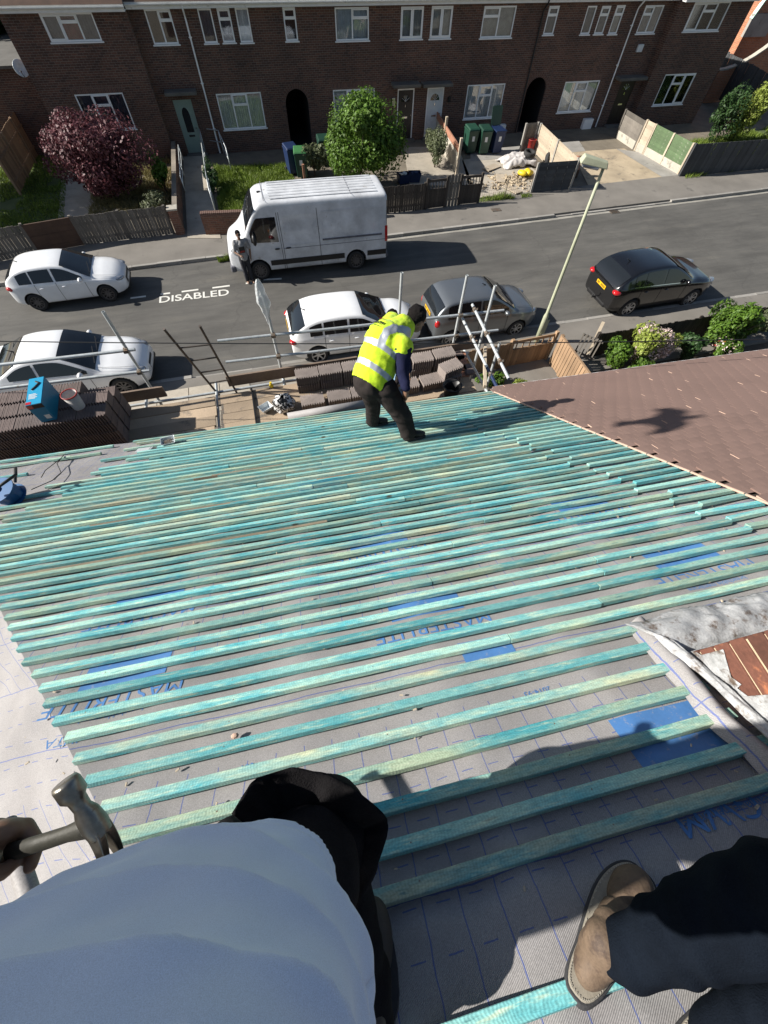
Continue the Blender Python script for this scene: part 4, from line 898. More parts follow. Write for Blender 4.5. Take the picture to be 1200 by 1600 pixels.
fence('weathered fence left of the near garden gate', fa, fb, .9, 'wood_tan', .1, .006, posts=2)
gate('tan wooden garden gate with slatted arched top below the lamp post', fb, fc, .9, 'wood_tan')
fd = G(875, 530, 1.0); fe = G(920, 592, 1.0)
fence('tan fence panel running from the gate towards the roof', fd, fe, 1.0, 'wood_tan', .12, .01, posts=2, cap=True)
o = MB().bar((0, 0, .1), (.28, .35, 1.1), .09, .05).build('leaning_post', M['wood_pale'], label='pale post leaning against the near garden trellis', cat='post'); o.location = G(914, 562, .1)
root = thing('trellis', 'broken slatted trellis between the gate and the leaning post', 'trellis', G(892, 560, .1), None, -.9)
for k in range(6): MB().bb((k * .11, -.01, .2), (k * .11 + .04, .01, .95)).build('slat', M['wood_grey'], root)
for z in (.25, .85): MB().bb((-.02, .011, z), (.65, .04, z + .06)).build('rail', M['wood_grey'], root)
gm0 = G(936, 527, .85); gm1 = G(1240, 478, .85)
fence('dark green stained fence along the near pavement behind the bushes', gm0, gm1, .85, 'wood_dark', .12, .008, posts=3)
# ================================================================== VEHICLES
def carve(o, cutters):
    """cut wheel arches; the cutters are deleted again"""
    for k, c in enumerate(cutters):
        b = o.modifiers.new('cut', 'BOOLEAN'); b.operation = 'DIFFERENCE'; b.object = c; b.solver = 'EXACT'
    dg = bpy.context.evaluated_depsgraph_get(); dg.update(); me = bpy.data.meshes.new_from_object(o.evaluated_get(dg))
    o.modifiers.clear(); o.data = me
    for c in cutters: bpy.data.objects.remove(c)
def pin(xs, ys):
    """smooth interpolation (monotone-ish Catmull-Rom)"""
    xs = np.array(xs, float); ys = np.array(ys, float); m = np.gradient(ys, xs)
    def f(x):
        x = min(max(x, xs[0]), xs[-1]); i = min(max(int(np.searchsorted(xs, x)) - 1, 0), len(xs) - 2)
        h = xs[i + 1] - xs[i]; t = (x - xs[i]) / h
        lim = lambda a, d: max(-3 * abs(d), min(3 * abs(d), a)) if a * d > 0 else 0.0
        d = (ys[i + 1] - ys[i]) / h; m0 = lim(m[i], d); m1 = lim(m[i + 1], d)
        return (2 * t**3 - 3 * t**2 + 1) * ys[i] + (t**3 - 2 * t**2 + t) * h * m0 + (-2 * t**3 + 3 * t**2) * ys[i + 1] + (t**3 - t**2) * h * m1
    return f
def wheel(root, x, y, r, w, rim, spokes, side, name='wheel'):
    o = thing(name, None, None, (x, y, r)); o.parent = root
    s = side
    mb = MB(); mb.lathe([(r * .66, -w / 2), (r * .9, -w / 2 - .004), (r * .985, -w / 2 + .025), (r, 0), (r * .985, w / 2 - .025), (r * .9, w / 2 + .004), (r * .66, w / 2)], axis=(0, 1, 0), n=30, close=True)
    mb.build('tyre', M['rubber'], o, smooth=True)
    mb = MB(); mb.lathe([(r * .66, s * w * .5), (r * .62, s * w * .46), (r * .6, s * w * .1), (.001, s * w * .05)], axis=(0, 1, 0), n=26, mi=1)
    mb.lathe([(r * .68, s * (w * .5 - .004)), (r * .68, s * (w * .5 + .006)), (r * .61, s * (w * .5 + .002)), (r * .61, s * w * .4)], axis=(0, 1, 0), n=26)
    for k in range(spokes):
        a = 2 * PI * k / spokes + .2; c_ = Vector((math.cos(a), 0, math.sin(a))); t_ = Vector((-math.sin(a), 0, math.cos(a)))
        p = c_ * r * .1; q = c_ * r * .63; yy = s * w * .40; y2 = s * (w * .47); d0 = t_ * r * .075; d1 = t_ * r * .06
        vs = [p - d0, p + d0, q + d1, q - d1]; vs = [v + Vector((0, yy if i < 2 else y2, 0)) for i, v in enumerate(vs)] + [v + Vector((0, (yy if i < 2 else y2) - s * .03, 0)) for i, v in enumerate(vs)]
        mb.add(vs, [(0, 1, 2, 3), (4, 7, 6, 5), (0, 4, 5, 1), (1, 5, 6, 2), (2, 6, 7, 3), (3, 7, 4, 0)])
    mb.tube((0, s * w * .2, 0), (0, s * w * .44, 0), r * .16, r * .13, 14)
    mb.build('rim', [M[rim], M['black']], o)
    return o
def car(name, label, loc, rz, S):
    """S: L W H wb fo, top profile, belt height ... ; x runs from tail (0) to nose (L)"""
    L, W, H = S['L'], S['W'], S['H']; top = pin(*zip(*S['top'])); belt = pin(*zip(*S['belt'])); tum = S.get('tum', .36); zb0 = S.get('zb', .20); wr_ = S.get('wr', .315)
    nose, tail = S.get('nose', (.75, .30)), S.get('tail', (.45, .13))
    def pw(x):
        w = W / 2; t = (x - (L - nose[0])) / nose[0]
        if t > 0: w *= 1 - nose[1] * t ** 2.4
        t = (tail[0] - x) / tail[0]
        if t > 0: w *= 1 - tail[1] * t ** 2.2
        return w
    def zb(x):
        t = max(0, (x - (L - .5)) / .5, (.45 - x) / .45); return zb0 + .10 * t ** 2
    be = lambda x: min(belt(x), top(x) - .09)
    def sect(x, k=1.0, dz=0.0):
        w = pw(x) * k; z0 = zb(x) + dz; b = be(x); zt = top(x) - dz; w6 = .955 * w; wr = max(.3 * w, w6 - tum * (zt - .06 - b))
        if zt - b < .16: wr = w6 - .05
        h = b - z0
        return [(0, z0), (.8 * w, z0), (.955 * w, z0 + .05), (.985 * w, z0 + .16), (w, z0 + h * .45), (w, z0 + h * .72), (.985 * w, b - .05), (w6, b), (w6 - (w6 - wr) * .35, b + (zt - .06 - b) * .35), (w6 - (w6 - wr) * .7, b + (zt - .06 - b) * .7), (wr, zt - .06), (wr - .045, zt - .018), (wr * .6, zt + .004), (0, zt + .012)]
    xs = [0.0, .03] + list(np.arange(.12, L - .1, .12)) + [L - .05, L]
    V = []; F = []; ks = {0: (.955, .035), len(xs) - 1: (.94, .03)}
    for i, x in enumerate(xs):
        k, dz = ks.get(i, (1, 0)); s = sect(x, k, dz); ring = [(x, y, z) for y, z in s] + [(x, -y, z) for y, z in reversed(s[1:-1])]
        V += ring
    n = len(ring)
    for i in range(len(xs) - 1):
        for k in range(n): F.append((i * n + k, i * n + (k + 1) % n, (i + 1) * n + (k + 1) % n, (i + 1) * n + k))
    F.append(tuple(range(n))); F.append(tuple(reversed(range((len(xs) - 1) * n, len(xs) * n))))
    root = thing(name, label, S.get('cat', 'car'), (0, 0, 0))
    mb = MB(); mb.add(V, F); body = mb.build('body', S['paint'], root, smooth=True)
    sub = body.modifiers.new('sub', 'SUBSURF'); sub.levels = sub.render_levels = 2
    xr, xf = S['xr'], S['xr'] + S['wb']
    cut = []
    for x in (xr, xf):
        for s in (-1, 1):
            m_ = MB().lathe([(.001, 0), (wr_ + .045, 0), (wr_ + .045, .42), (.001, .42)], (x, s * (W / 2 - .22) - (.0 if s > 0 else .42) + (0 if s > 0 else 0), wr_ + .01), (0, 1, 0), 36)
            cut.append(m_.build('cut', M['black']))
    carve(body, cut)
    body.data.materials.clear(); body.data.materials.append(S['paint']); body.data.materials.append(M['black'])
    for p in body.data.polygons:
        p.use_smooth = True
        c = p.center
        if c.z < zb0 + .07: p.material_index = 1
        for x in (xr, xf):
            d = math.hypot(c.x - x, c.z - wr_ - .01)
            if d < wr_ + .049 and abs(c.y) < W / 2 * pw(x) / (W / 2) - .01 and abs(c.y) > W / 2 - .3: p.material_index = 1
    if S.get('clad'):
        for p in body.data.polygons:
            if p.center.z < zb0 + S['clad'] and p.material_index == 0: p.material_index = 1
    for x in (xr, xf):
        for s in (-1, 1): wheel(root, x, s * (W / 2 - .115), wr_, S.get('tw', .2), S.get('rim', 'alloy'), S.get('spokes', 7), s)
    e = .009
    def ys(x, z): return .955 * pw(x) - tum * max(0, z - be(x)) + e
    def sidepatch(nm, x0, x1, lo, hi, mat, par=body, nx=14, nz_=4, both=True):
        for s in ((-1, 1) if both else (both,)):
            def fn(a, b_, s=s):
                x = x0 + (x1 - x0) * a; z = lo(x) + (hi(x) - lo(x)) * b_; z = max(z, lo(x)); return (x, s * ys(x, z), z)
            grid(nm, fn, nx, nz_, mat, par)
    lo = lambda x: be(x) + .035; hi = lambda x: max(lo(x) + .004, min(top(x) - .095, S.get('wtop', 9)))
    for (a, b_) in S['wins']:
        sidepatch('side_window', a, b_, lo, hi, M['carglass'], nx=18)
    if S.get('chrome'):
        for (a, b_) in ((S['wins'][0][0], S['wins'][-1][1]),): sidepatch('window_trim', a, b_, lambda x: be(x) + .012, lambda x: be(x) + .03, M['chrome'])
    def toppatch(nm, x0, x1, marg, mat, nx=14, ny=10, taper=0.0, lift=.014):
        def fn(a, b_):
            x = x0 + (x1 - x0) * a; w = .955 * pw(x) - tum * max(0, top(x) - .06 - be(x)); w = w - marg - taper * (1 - a); y = (b_ * 2 - 1) * w
            return (x, y, top(x) + .010 - .022 * abs(b_ * 2 - 1) ** 4 + lift * .5)
        return grid(nm, fn, nx, ny, mat, body)
    toppatch('windscreen', S['ws'][0], S['ws'][1], .05, M['carglass'])
    toppatch('rear_window', S['rw'][0], S['rw'][1], .07, M['carglass'])
    if S.get('sunroof'): toppatch('sunroof', *S['sunroof'], .12, M['carglass'])
    # lower surface function for panels below the belt
    def yl(x, z):
        s = sect(x); 
        for (y0, z0), (y1, z1) in zip(s[1:], s[2:]):
            if z0 <= z <= z1 and z1 > z0: return y0 + (y1 - y0) * (z - z0) / (z1 - z0) + .004
        return s[4][0]
    for (x, z0, z1) in S['seams']:
        for s in (-1, 1): grid('door_gap', lambda a, b_, s=s: (x + (a - .5) * .012 + S.get('rake', 0) * (b_ - .5), s * (yl(x, z0 + (z1 - z0) * b_) + .0025), z0 + (z1 - z0) * b_), 1, 8, M['black'], body)
    for (x, z) in S['handles']:
        for s in (-1, 1): y = yl(x, z); MB().ell((x, s * (y + .012), z), (.085, .02, .017), nu=12, nv=6).build('door_handle', S.get('handlemat', S['paint']), body, smooth=True)
    mx = S['mirror']
    for s in (-1, 1): y = ys(mx, be(mx) + .05); MB().ell((mx, s * (y + .11), be(mx) + .08), (.075, .11, .07)).bar((mx, s * (y - .02), be(mx) + .03), (mx, s * (y + .08), be(mx) + .06), .05, .04).build('wing_mirror', S.get('mirmat', S['paint']), root, smooth=True)
    # lamps: lens bodies let into the corners
    fz = S['fl']; rz_ = S['rl']
    for s in (-1, 1):
        MB().ell((L - fz[0], s * (pw(L - fz[0]) - fz[1]), fz[2]), (fz[3], fz[4], fz[5]), Matrix.Rotation(-s * .55, 3, 'Z')).build('headlight', M['lens'], root, smooth=True)
        MB().ell((rz_[0], s * (pw(rz_[0]) - rz_[1]), rz_[2]), (rz_[3], rz_[4], rz_[5]), Matrix.Rotation(s * .35, 3, 'Z')).build('tail_light', M['red_lens'], root, smooth=True)
    g_ = S['grille']; MB().bb((L - .06, -g_[0], g_[1]), (L + .006, g_[0], g_[2])).build('grille', M['black'], root, bevel=.02)
    MB().bb((L - .1, -W * .33, zb0 + .06), (L - .005, W * .33, zb0 + .16)).build('air_intake', M['black'], root, bevel=.02)
    pz = S.get('pz', (.42, .85)); MB().bb((L + .004, -.26, pz[0]), (L + .014, .26, pz[0] + .11)).build('number_plate', M['plate_w'], root)
    pr = S.get('prx', -.008); pl = MB().bb((pr - .006, -.26, pz[1]), (pr + .006, .26, pz[1] + .11)).build('number_plate', M['plate_y'], root)
    mb = MB(); 
    for k in range(7):
        if k != 4: mb.bb((pr - .011, -.22 + k * .065, pz[1] + .025), (pr - .007, -.22 + k * .065 + .04, pz[1] + .085))
    mb.build('plate_lettering', M['black'], pl)
    MB().bb((.0 - .01, -W * .3, zb0 + .08), (.08, W * .3, zb0 + .2)).build('rear_valance', M['black'], root, bevel=.02)
    MB().path([(S['ant'], 0, top(S['ant'])), (S['ant'] - .16, 0, top(S['ant']) + .09)], [.02, .006]).build('aerial', M['black'], root) if S.get('ant') else None
    # wiper and cowl
    cx = S['ws'][1]; zc = top(cx)
    MB().bar((cx - .02, -.55, zc + .03), (cx - .14, .12, top(cx - .14) + .03), .02, .015).bar((cx - .02, 0, zc + .03), (cx - .12, .6, top(cx - .12) + .03), .02, .015).build('wiper', M['black'], root)
    # bonnet and hatch gaps
    def hline(nm, x0, x1, yf):
        for s in (-1, 1): grid(nm, lambda a, b_, s=s: ((lambda x: (x, s * (yf(x) + (b_ - .5) * .012), top(x) + .016))(x0 + (x1 - x0) * a)), 10, 1, M['black'], body)
    hline('bonnet_gap', cx + .06, L - .25, lambda x: (.955 * pw(x) - .16))
    for s_ in S.get('roofrail', ()): 
        for s in (-1, 1): MB().path([(x, s * (.955 * pw(x) - tum * (top(x) - .06 - be(x)) - .06), top(x) + .035) for x in np.linspace(s_[0], s_[1], 8)], .014).build('roof_rail', M['chrome'], root, smooth=True)
    root.location = loc; root.rotation_euler = (0, 0, rz)
    return root
def place(pr, pf, S, flip=False, near='right'):
    """photo points where the near side wheels touch the road -> origin (tail centre) and heading"""
    a = G(*pr, 0); b = G(*pf, 0); d = (b - a).normalized(); a = (a + b) / 2 - d * S['wb'] / 2    # rear contact
    n = Vector((-d.y, d.x, 0)) if near == 'right' else Vector((d.y, -d.x, 0))
    o = a - d * S['xr'] + n * (S['W'] / 2 - .06)
    return (o.x, o.y, 0.0), math.atan2(d.y, d.x)
white = m_paint('white_car_paint', (0.84, 0.85, 0.86)); white_d = m_paint('grimy_white_van_paint', (0.70, 0.72, 0.75), .95, .5, .4)
grey = m_paint('grey_metallic_paint', (0.19, 0.205, 0.22), 0, 1, .35, .6); blackp = m_paint('black_car_paint', (0.006, 0.006, 0.007), 0, 1, .18); silver = m_paint('silver_car_paint', (0.35, 0.37, 0.4), 0, 1, .35, .6)
S1 = dict(L=4.05, W=1.745, H=1.43, wb=2.54, xr=.70, paint=white, rim='dark_alloy', spokes=10, wr=.32, top=[(0, .98), (.10, 1.10), (.32, 1.25), (.75, 1.39), (1.5, 1.43), (2.1, 1.38), (2.55, 1.17), (2.98, .96), (3.4, .90), (3.8, .80), (4.05, .66)],
          belt=[(0, .95), (.8, .94), (2.8, .88), (4.05, .8)], wins=[(.52, .95), (1.0, 1.68), (1.76, 2.66)], ws=(2.10, 2.96), rw=(.05, .34), seams=[(1.72, .28, .93), (2.7, .3, .85), (1.0, .5, .94)], handles=[(1.18, .80), (1.95, .79)], mirror=2.6,
          fl=(.22, .14, .70, .24, .10, .07), rl=(.12, .06, .86, .14, .08, .09), grille=(.42, .42, .62), ant=.62, tum=.40)
loc, rz = place((66, 488), (170, 474), S1, near='right'); c1 = car('parked_car', 'small white hatchback with black alloys parked at the far left before the DISABLED marking', loc, rz, S1)
# white saloon coupe, near left
S2 = dict(L=4.45, W=1.80, H=1.40, wb=2.72, xr=.95, paint=white, rim='dark_alloy', spokes=9, wr=.325, top=[(0, .88), (.12, .97), (.5, 1.02), (.85, 1.09), (1.35, 1.32), (1.9, 1.40), (2.4, 1.37), (2.8, 1.20), (3.25, .97), (3.7, .90), (4.2, .78), (4.45, .62)],
          belt=[(0, .86), (.9, .93), (3, .88), (4.45, .74)], wins=[(1.05, 1.75), (1.82, 3.0)], ws=(2.42, 3.22), rw=(.62, 1.32), seams=[(1.95, .3, .92), (3.0, .3, .86)], handles=[(2.15, .80)], mirror=2.85,
          fl=(.22, .16, .66, .2, .12, .08), rl=(.12, .08, .8, .12, .14, .07), grille=(.26, .42, .60), ant=1.2, tum=.42, sunroof=None)
a = G(205, 618, 0); hd = -.03; d = Vector((math.cos(hd), math.sin(hd), 0)); o = a - d * (S2['xr'] + S2['wb']) + Vector((0, 1, 0)) * (S2['W'] / 2 - .06)
car('parked_car', 'white two door saloon with double kidney grille parked behind the tall tile stacks', (o.x, o.y + .02, 0), hd, S2)
S3 = dict(L=4.25, W=1.78, H=1.42, wb=2.60, xr=.78, paint=white, rim='alloy', spokes=6, wr=.32, top=[(0, .92), (.10, 1.02), (.45, 1.25), (.85, 1.38), (1.6, 1.42), (2.25, 1.38), (2.7, 1.18), (3.15, .97), (3.6, .92), (4.0, .80), (4.25, .64)],
          belt=[(0, .93), (.8, .95), (2.9, .89), (4.25, .78)], wins=[(.62, 1.0), (1.06, 1.78), (1.85, 2.85)], ws=(2.28, 3.12), rw=(.08, .5), seams=[(1.8, .3, .93), (2.85, .3, .86), (1.05, .5, .94)], handles=[(1.25, .80), (2.05, .79)], mirror=2.75,
          fl=(.24, .15, .68, .22, .11, .07), rl=(.10, .10, .82, .14, .15, .08), grille=(.42, .34, .64), ant=.62, roofrail=((.9, 2.2),) if False else (), tum=.40)
a = G(500, 567, 0); hd = -.015; d = Vector((math.cos(hd), math.sin(hd), 0)); o = a - d * S3['xr'] + Vector((0, 1, 0)) * (S3['W'] / 2 - .06)
car('parked_car', 'white hatchback with red tail lights parked behind the man in the yellow vest', (o.x, o.y, 0), hd, S3)
S4 = dict(L=3.76, W=1.69, H=1.50, wb=2.385, xr=.60, paint=grey, rim='alloy', spokes=7, wr=.30, top=[(0, .98), (.08, 1.12), (.25, 1.32), (.5, 1.46), (1.3, 1.50), (2.0, 1.46), (2.4, 1.26), (2.78, 1.03), (3.2, .97), (3.55, .86), (3.76, .68)],
          belt=[(0, .96), (2.6, .93), (3.76, .82)], wins=[(.42, .8), (.86, 1.5), (1.57, 2.5)], ws=(2.04, 2.76), rw=(.03, .30), seams=[(1.53, .3, .95), (2.5, .3, .9), (.85, .5, .95)], handles=[(1.0, .84), (1.75, .83)], mirror=2.4,
          fl=(.24, .14, .74, .24, .10, .10), rl=(.10, .05, .84, .10, .06, .13), grille=(.3, .5, .62), ant=1.9, tum=.30, mirmat=grey)
loc, rz = place((700, 541), (802, 525), S4); car('parked_car', 'small grey hatchback parked behind the scaffold poles', loc, rz, S4)
S5 = dict(L=4.38, W=1.81, H=1.60, wb=2.646, xr=.86, paint=blackp, rim='alloy', spokes=8, wr=.345, zb=.24, clad=.22, top=[(0, 1.02), (.08, 1.15), (.35, 1.38), (.65, 1.52), (1.5, 1.60), (2.2, 1.56), (2.65, 1.36), (3.1, 1.12), (3.6, 1.04), (4.1, .92), (4.38, .72)],
          belt=[(0, 1.1), (.9, 1.08), (2.9, 1.0), (4.38, .88)], wins=[(.62, .98), (1.04, 1.78), (1.86, 2.86)], ws=(2.24, 3.08), rw=(.05, .42), seams=[(1.82, .36, 1.04), (2.86, .36, .98), (1.0, .6, 1.06)], handles=[(1.2, .92), (2.05, .90)], mirror=2.78, chrome=True,
          fl=(.22, .14, .84, .22, .12, .07), rl=(.10, .10, .96, .16, .16, .08), grille=(.4, .5, .74), ant=.75, tum=.38, handlemat=blackp, pz=(.5, .80))
loc, rz = place((969, 496), (1071, 479), S5); qc = car('parked_car', 'black sport utility car with yellow rear plate parked at the near kerb on the right', loc, rz, S5)
MB().path([(-.0, 0, .42), (-.14, 0, .40), (-.16, 0, .46)], .022).ell((-.16, 0, .49), (.03, .03, .03)).build('tow_bar', M['black'], qc, smooth=True)
S6 = dict(S1); S6['paint'] = silver; S6['rim'] = 'alloy'
p = G(1178, 118, 0.6); car('parked_car', 'silver car glimpsed behind the dark fence at top right', (p.x - .3, p.y + .9, 0), -.35, S6)
# ------------------------------------------------------------------ the van
def van():
    W = 1.99; L = 5.91; wb = 3.665; xr = 1.22; H = 2.42
    top = pin([0, .05, 4.25, 4.55, 4.85, 5.25, 5.55, 5.8, 5.91], [2.34, 2.40, 2.42, 2.36, 2.05, 1.42, 1.22, 1.08, .86])
    S = dict(tag='van')
    root = thing('parked_van', 'old white panel van with rust spots parked facing left at the far kerb', 'van')
    def pw(x):
        w = W / 2; t = (x - (L - 1.0)) / 1.0
        if t > 0: w *= 1 - .26 * t ** 2.2
        return w
    def sect(x, k=1, dz=0):
        w = pw(x) * k; zt = top(x) - dz; z0 = .26 + dz; b = min(1.15, zt - .12); wr = w - .10 * max(0, (zt - .16 - b)) - .045
        return [(0, z0), (.9 * w, z0), (.985 * w, z0 + .08), (w, z0 + .25), (w, .72), (w, b - .08), (w * .99, b), (w * .99 - (w * .99 - wr) * .4, b + (zt - .16 - b) * .4), (w * .99 - (w * .99 - wr) * .8, b + (zt - .16 - b) * .8), (wr, zt - .13), (wr - .04, zt - .045), (wr - .12, zt - .005), (wr * .5, zt + .008), (0, zt + .012)]
    xs = [0, .02, .10] + list(np.arange(.3, L - .2, .2)) + [L - .12, L - .04, L]; V = []; F = []
    for i, x in enumerate(xs):
        k, dz = {0: (.97, .03), len(xs) - 1: (.93, .04)}.get(i, (1, 0)); s = sect(x, k, dz); V += [(x, y, z) for y, z in s] + [(x, -y, z) for y, z in reversed(s[1:-1])]
    n = 26
    for i in range(len(xs) - 1):
        for k in range(n): F.append((i * n + k, i * n + (k + 1) % n, (i + 1) * n + (k + 1) % n, (i + 1) * n + k))
    F += [tuple(range(n)), tuple(reversed(range((len(xs) - 1) * n, len(xs) * n)))]
    mb = MB(); mb.add(V, F); body = mb.build('body', white_d, root, smooth=True); sb = body.modifiers.new('s', 'SUBSURF'); sb.levels = sb.render_levels = 2
    cut = []
    for x in (xr, xr + wb):
        for s in (-1, 1): cut.append(MB().lathe([(.001, 0), (.40, 0), (.40, .42), (.001, .42)], (x, s * (W / 2 - .24) - (0 if s > 0 else .42), .36), (0, 1, 0), 36).build('cut', M['black']))
    carve(body, cut); body.data.materials.clear(); body.data.materials.append(white_d); body.data.materials.append(M['black'])
    for p in body.data.polygons:
        p.use_smooth = True; c = p.center
        for x in (xr, xr + wb):
            if math.hypot(c.x - x, c.z - .36) < .405 and abs(c.y) < W / 2 - .02: p.material_index = 1
    for x in (xr, xr + wb):
        for s in (-1, 1): wheel(root, x, s * (W / 2 - .13), .335, .22, 'alloy' if 0 else 'dark_alloy', 12, s)
    def yl(x, z, e=.005):
        s = sect(x)
        for (y0, z0), (y1, z1) in zip(s[2:], s[3:]):
            if z0 <= z <= z1 and z1 > z0: return y0 + (y1 - y0) * (z - z0) / (z1 - z0) + e
        return s[5][0] + e
    def patch(nm, x0, x1, z0, z1, mat, s, nx=10, nz_=8, e=.006, par=body, z0f=None, z1f=None):
        def fn(a, b):
            x = x0 + (x1 - x0) * a; zl = z0f(x) if z0f else z0; zh = z1f(x) if z1f else z1; z = zl + (zh - zl) * b; return (x, s * yl(x, z, e), z)
        return grid(nm, fn, nx, nz_, mat, par)
    for s in (-1, 1):
        patch('lower_trim', xr + .45, xr + wb - .44, .50, .68, M['black'], s, e=.012); patch('lower_trim', .05, xr - .44, .50, .68, M['black'], s, e=.012)
        # cab window with raked front edge
        zt_ = lambda x: min(2.0, top(x) - .22)
        patch('cab_window', 4.02, 4.98, 1.3, 2.0, M['carglass'], s, 20, 8, .010, z0f=lambda x: 1.26 + .04 * (x - 4.0), z1f=lambda x: max(1.27 + .04 * (x - 4.0), min(2.0, top(x) - .26)))
        for x, z0, z1 in ((3.95, .34, 2.12), (3.88, .34, 2.12), (2.55, .34, 2.16), (.03, .4, 2.2)): patch('door_gap', x, x + .016, z0, z1, M['black'], s, 1, 14, .007)
        # pressed side panels: raised borders
        for (x0, x1) in ((2.72, 3.76), (.32, 2.40)):
            for (a0, a1, b0, b1) in ((x0, x1, 2.02, 2.045), (x0, x1, 1.12, 1.14), (x0, x0 + .02, 1.14, 2.02), (x1 - .02, x1, 1.14, 2.02)): patch('panel_ridge', a0, a1, b0, b1, white_d, s, 8, 3, .018)
        patch('waist_line', .1, 3.9, 1.02, 1.035, M['curtain_grey'], s, 20, 1, .006)
        patch('tail_light', .0, .10, .95, 1.45, M['red_lens'], s, 3, 5, .012)
        for (x, z) in ((4.12, 1.05), (3.72, 1.05)): MB().ell((x, s * (yl(x, z) + .015), z), (.10, .025, .025)).build('door_handle', M['black'], body, smooth=True)
        MB().ell((4.86, s * (yl(4.8, 1.4) + .16), 1.45), (.08, .13, .18)).bar((4.86, s * (yl(4.8, 1.4) - .04), 1.3), (4.86, s * (yl(4.8, 1.4) + .1), 1.34), .05, .05).build('wing_mirror', M['black'], root, smooth=True)
        MB().ell((L - .36, s * (pw(L - .36) - .07), .98), (.26, .10, .14), Matrix.Rotation(-s * .5, 3, 'Z')).build('headlight', M['lens'], root, smooth=True)
    MB().bb((.22, -(W / 2 + .012), 1.18), (2.45, -(W / 2 - .02), 1.225)).build('door_rail', M['curtain_grey'], root); MB().bb((.22, (W / 2 - .02), 1.18), (2.45, (W / 2 + .012), 1.225)).build('door_rail', M['curtain_grey'], root)
    grid('windscreen', lambda a, b: ((lambda x, q: (x, q * (pw(x) - .17), top(x) + .022 - .02 * q * q))(4.68 + .55 * a, b * 2 - 1)), 12, 14, M['carglass'], body)
    for x in (4.28, 1.30): grid('roof_seam', lambda a, b: (x + (b - .5) * .02, (a * 2 - 1) * (W / 2 - .22), top(x) + .022), 10, 1, M['curtain_grey'], body)
    for k in range(7):
        y = -.62 + k * .207; mb = MB(); mb.add([(x, y + dy, top(x) + .014 + h) for x in np.linspace(.35, 4.1, 12) for (dy, h) in ((-.03, 0), (-.014, .018), (.014, .018), (.03, 0))], [(i * 4 + j, i * 4 + j + 1, i * 4 + j + 5, i * 4 + j + 4) for i in range(11) for j in range(3)]); mb.build('roof_rib', white_d, body, smooth=True)
    MB().bb((4.45 - .12, -.02, 2.40), (4.45, .04, 2.44)).build('roof_vent', M['black'], root)
    MB().bb((L - .10, -.5, .62), (L + .01, .5, .86)).build('grille', M['black'], root, bevel=.03); MB().bb((L - .16, -.85, .30), (L + .03, .85, .52)).build('bumper', M['curtain_grey'], root, bevel=.05)
    MB().bb((-.07, -.92, .34), (.02, .92, .50)).build('bumper', M['curtain_grey'], root, bevel=.03)
    MB().bb((-.014, -.26, .75), (-.004, .26, .86)).build('number_plate', M['plate_y'], root)
    MB().bar((5.2, -.7, 1.45), (4.95, .0, 1.88), .02, .02).bar((5.2, .1, 1.45), (4.95, .7, 1.88), .02, .02).build('wiper', M['black'], root)
    return root, wb, xr, W, L
vroot, wb, xr, W, L = van()
fwd = (G(412, 437) - G(556, 421)).normalized(); mid = (G(412, 437) + G(556, 421)) / 2
rear = mid - fwd * wb / 2; n_ = Vector((fwd.y, -fwd.x, 0)); o = rear - fwd * xr + n_ * (W / 2 - .04)
vroot.location = (o.x, o.y, 0); vroot.rotation_euler = (0, 0, math.atan2(fwd.y, fwd.x))
# ------------------------------------------------------------------ street lamp
root = thing('street_lamp', 'tall pale green street lamp on the near pavement leaning over the road', 'street lamp', G(838, 534, .11))
M['lamp_green'] = simple('pale_lamp_paint', (0.36, 0.38, 0.27), .6, .2, dirt=((.22, .2, .14), .62))
top_ = onY(943, 262, root.location.y - .1) - Vector(root.location)
mb = MB(); u_ = top_.normalized(); mb.path([(0, 0, -.1), u_ * .95, u_ * 1.0, u_ * 1.06, u_ * 3, top_], [.085, .082, .07, .052, .045, .036], 12); mb.build('column', M['lamp_green'], root, smooth=True)
MB().bb((-.03, -.095, .35), (.1, -.07, .85)).build('access_door', M['lamp_green'], root)
hd = thing('lamp_head', None, None, top_); hd.parent = root; hd.rotation_euler = (0, -.1, 2.75)
mb = MB(); mb.add([(-.08, -.10, 0), (.60, -.15, .02), (.60, .15, .02), (-.08, .10, 0), (-.04, -.07, .12), (.54, -.10, .16), (.54, .10, .16), (-.04, .07, .12)], [(3, 2, 1, 0), (4, 5, 6, 7), (0, 1, 5, 4), (1, 2, 6, 5), (2, 3, 7, 6), (3, 0, 4, 7)])
mb.build('canopy', M['lamp_green'], hd, bevel=.02); MB().bb((.12, -.11, -.05), (.52, .11, .015)).build('lens', M['lens'], hd, bevel=.02)
# overhead cable
mb = MB(); A = G(-300, 528, 5.3); B = G(1500, 522, 5.3)
mb.path([A.lerp(B, t) - Vector((0, 0, .12 * 4 * t * (1 - t))) for t in np.linspace(0, 1, 24)], .007, 5); mb.build('overhead_cable', M['black'], label='thin dark cable strung across the street above the parked cars', cat='cable')
# the far left car reads a little smaller than its wheels suggest
c1.scale = (.89, .91, .92); c1.location = Vector(c1.location) + Vector((.30, .04, 0))
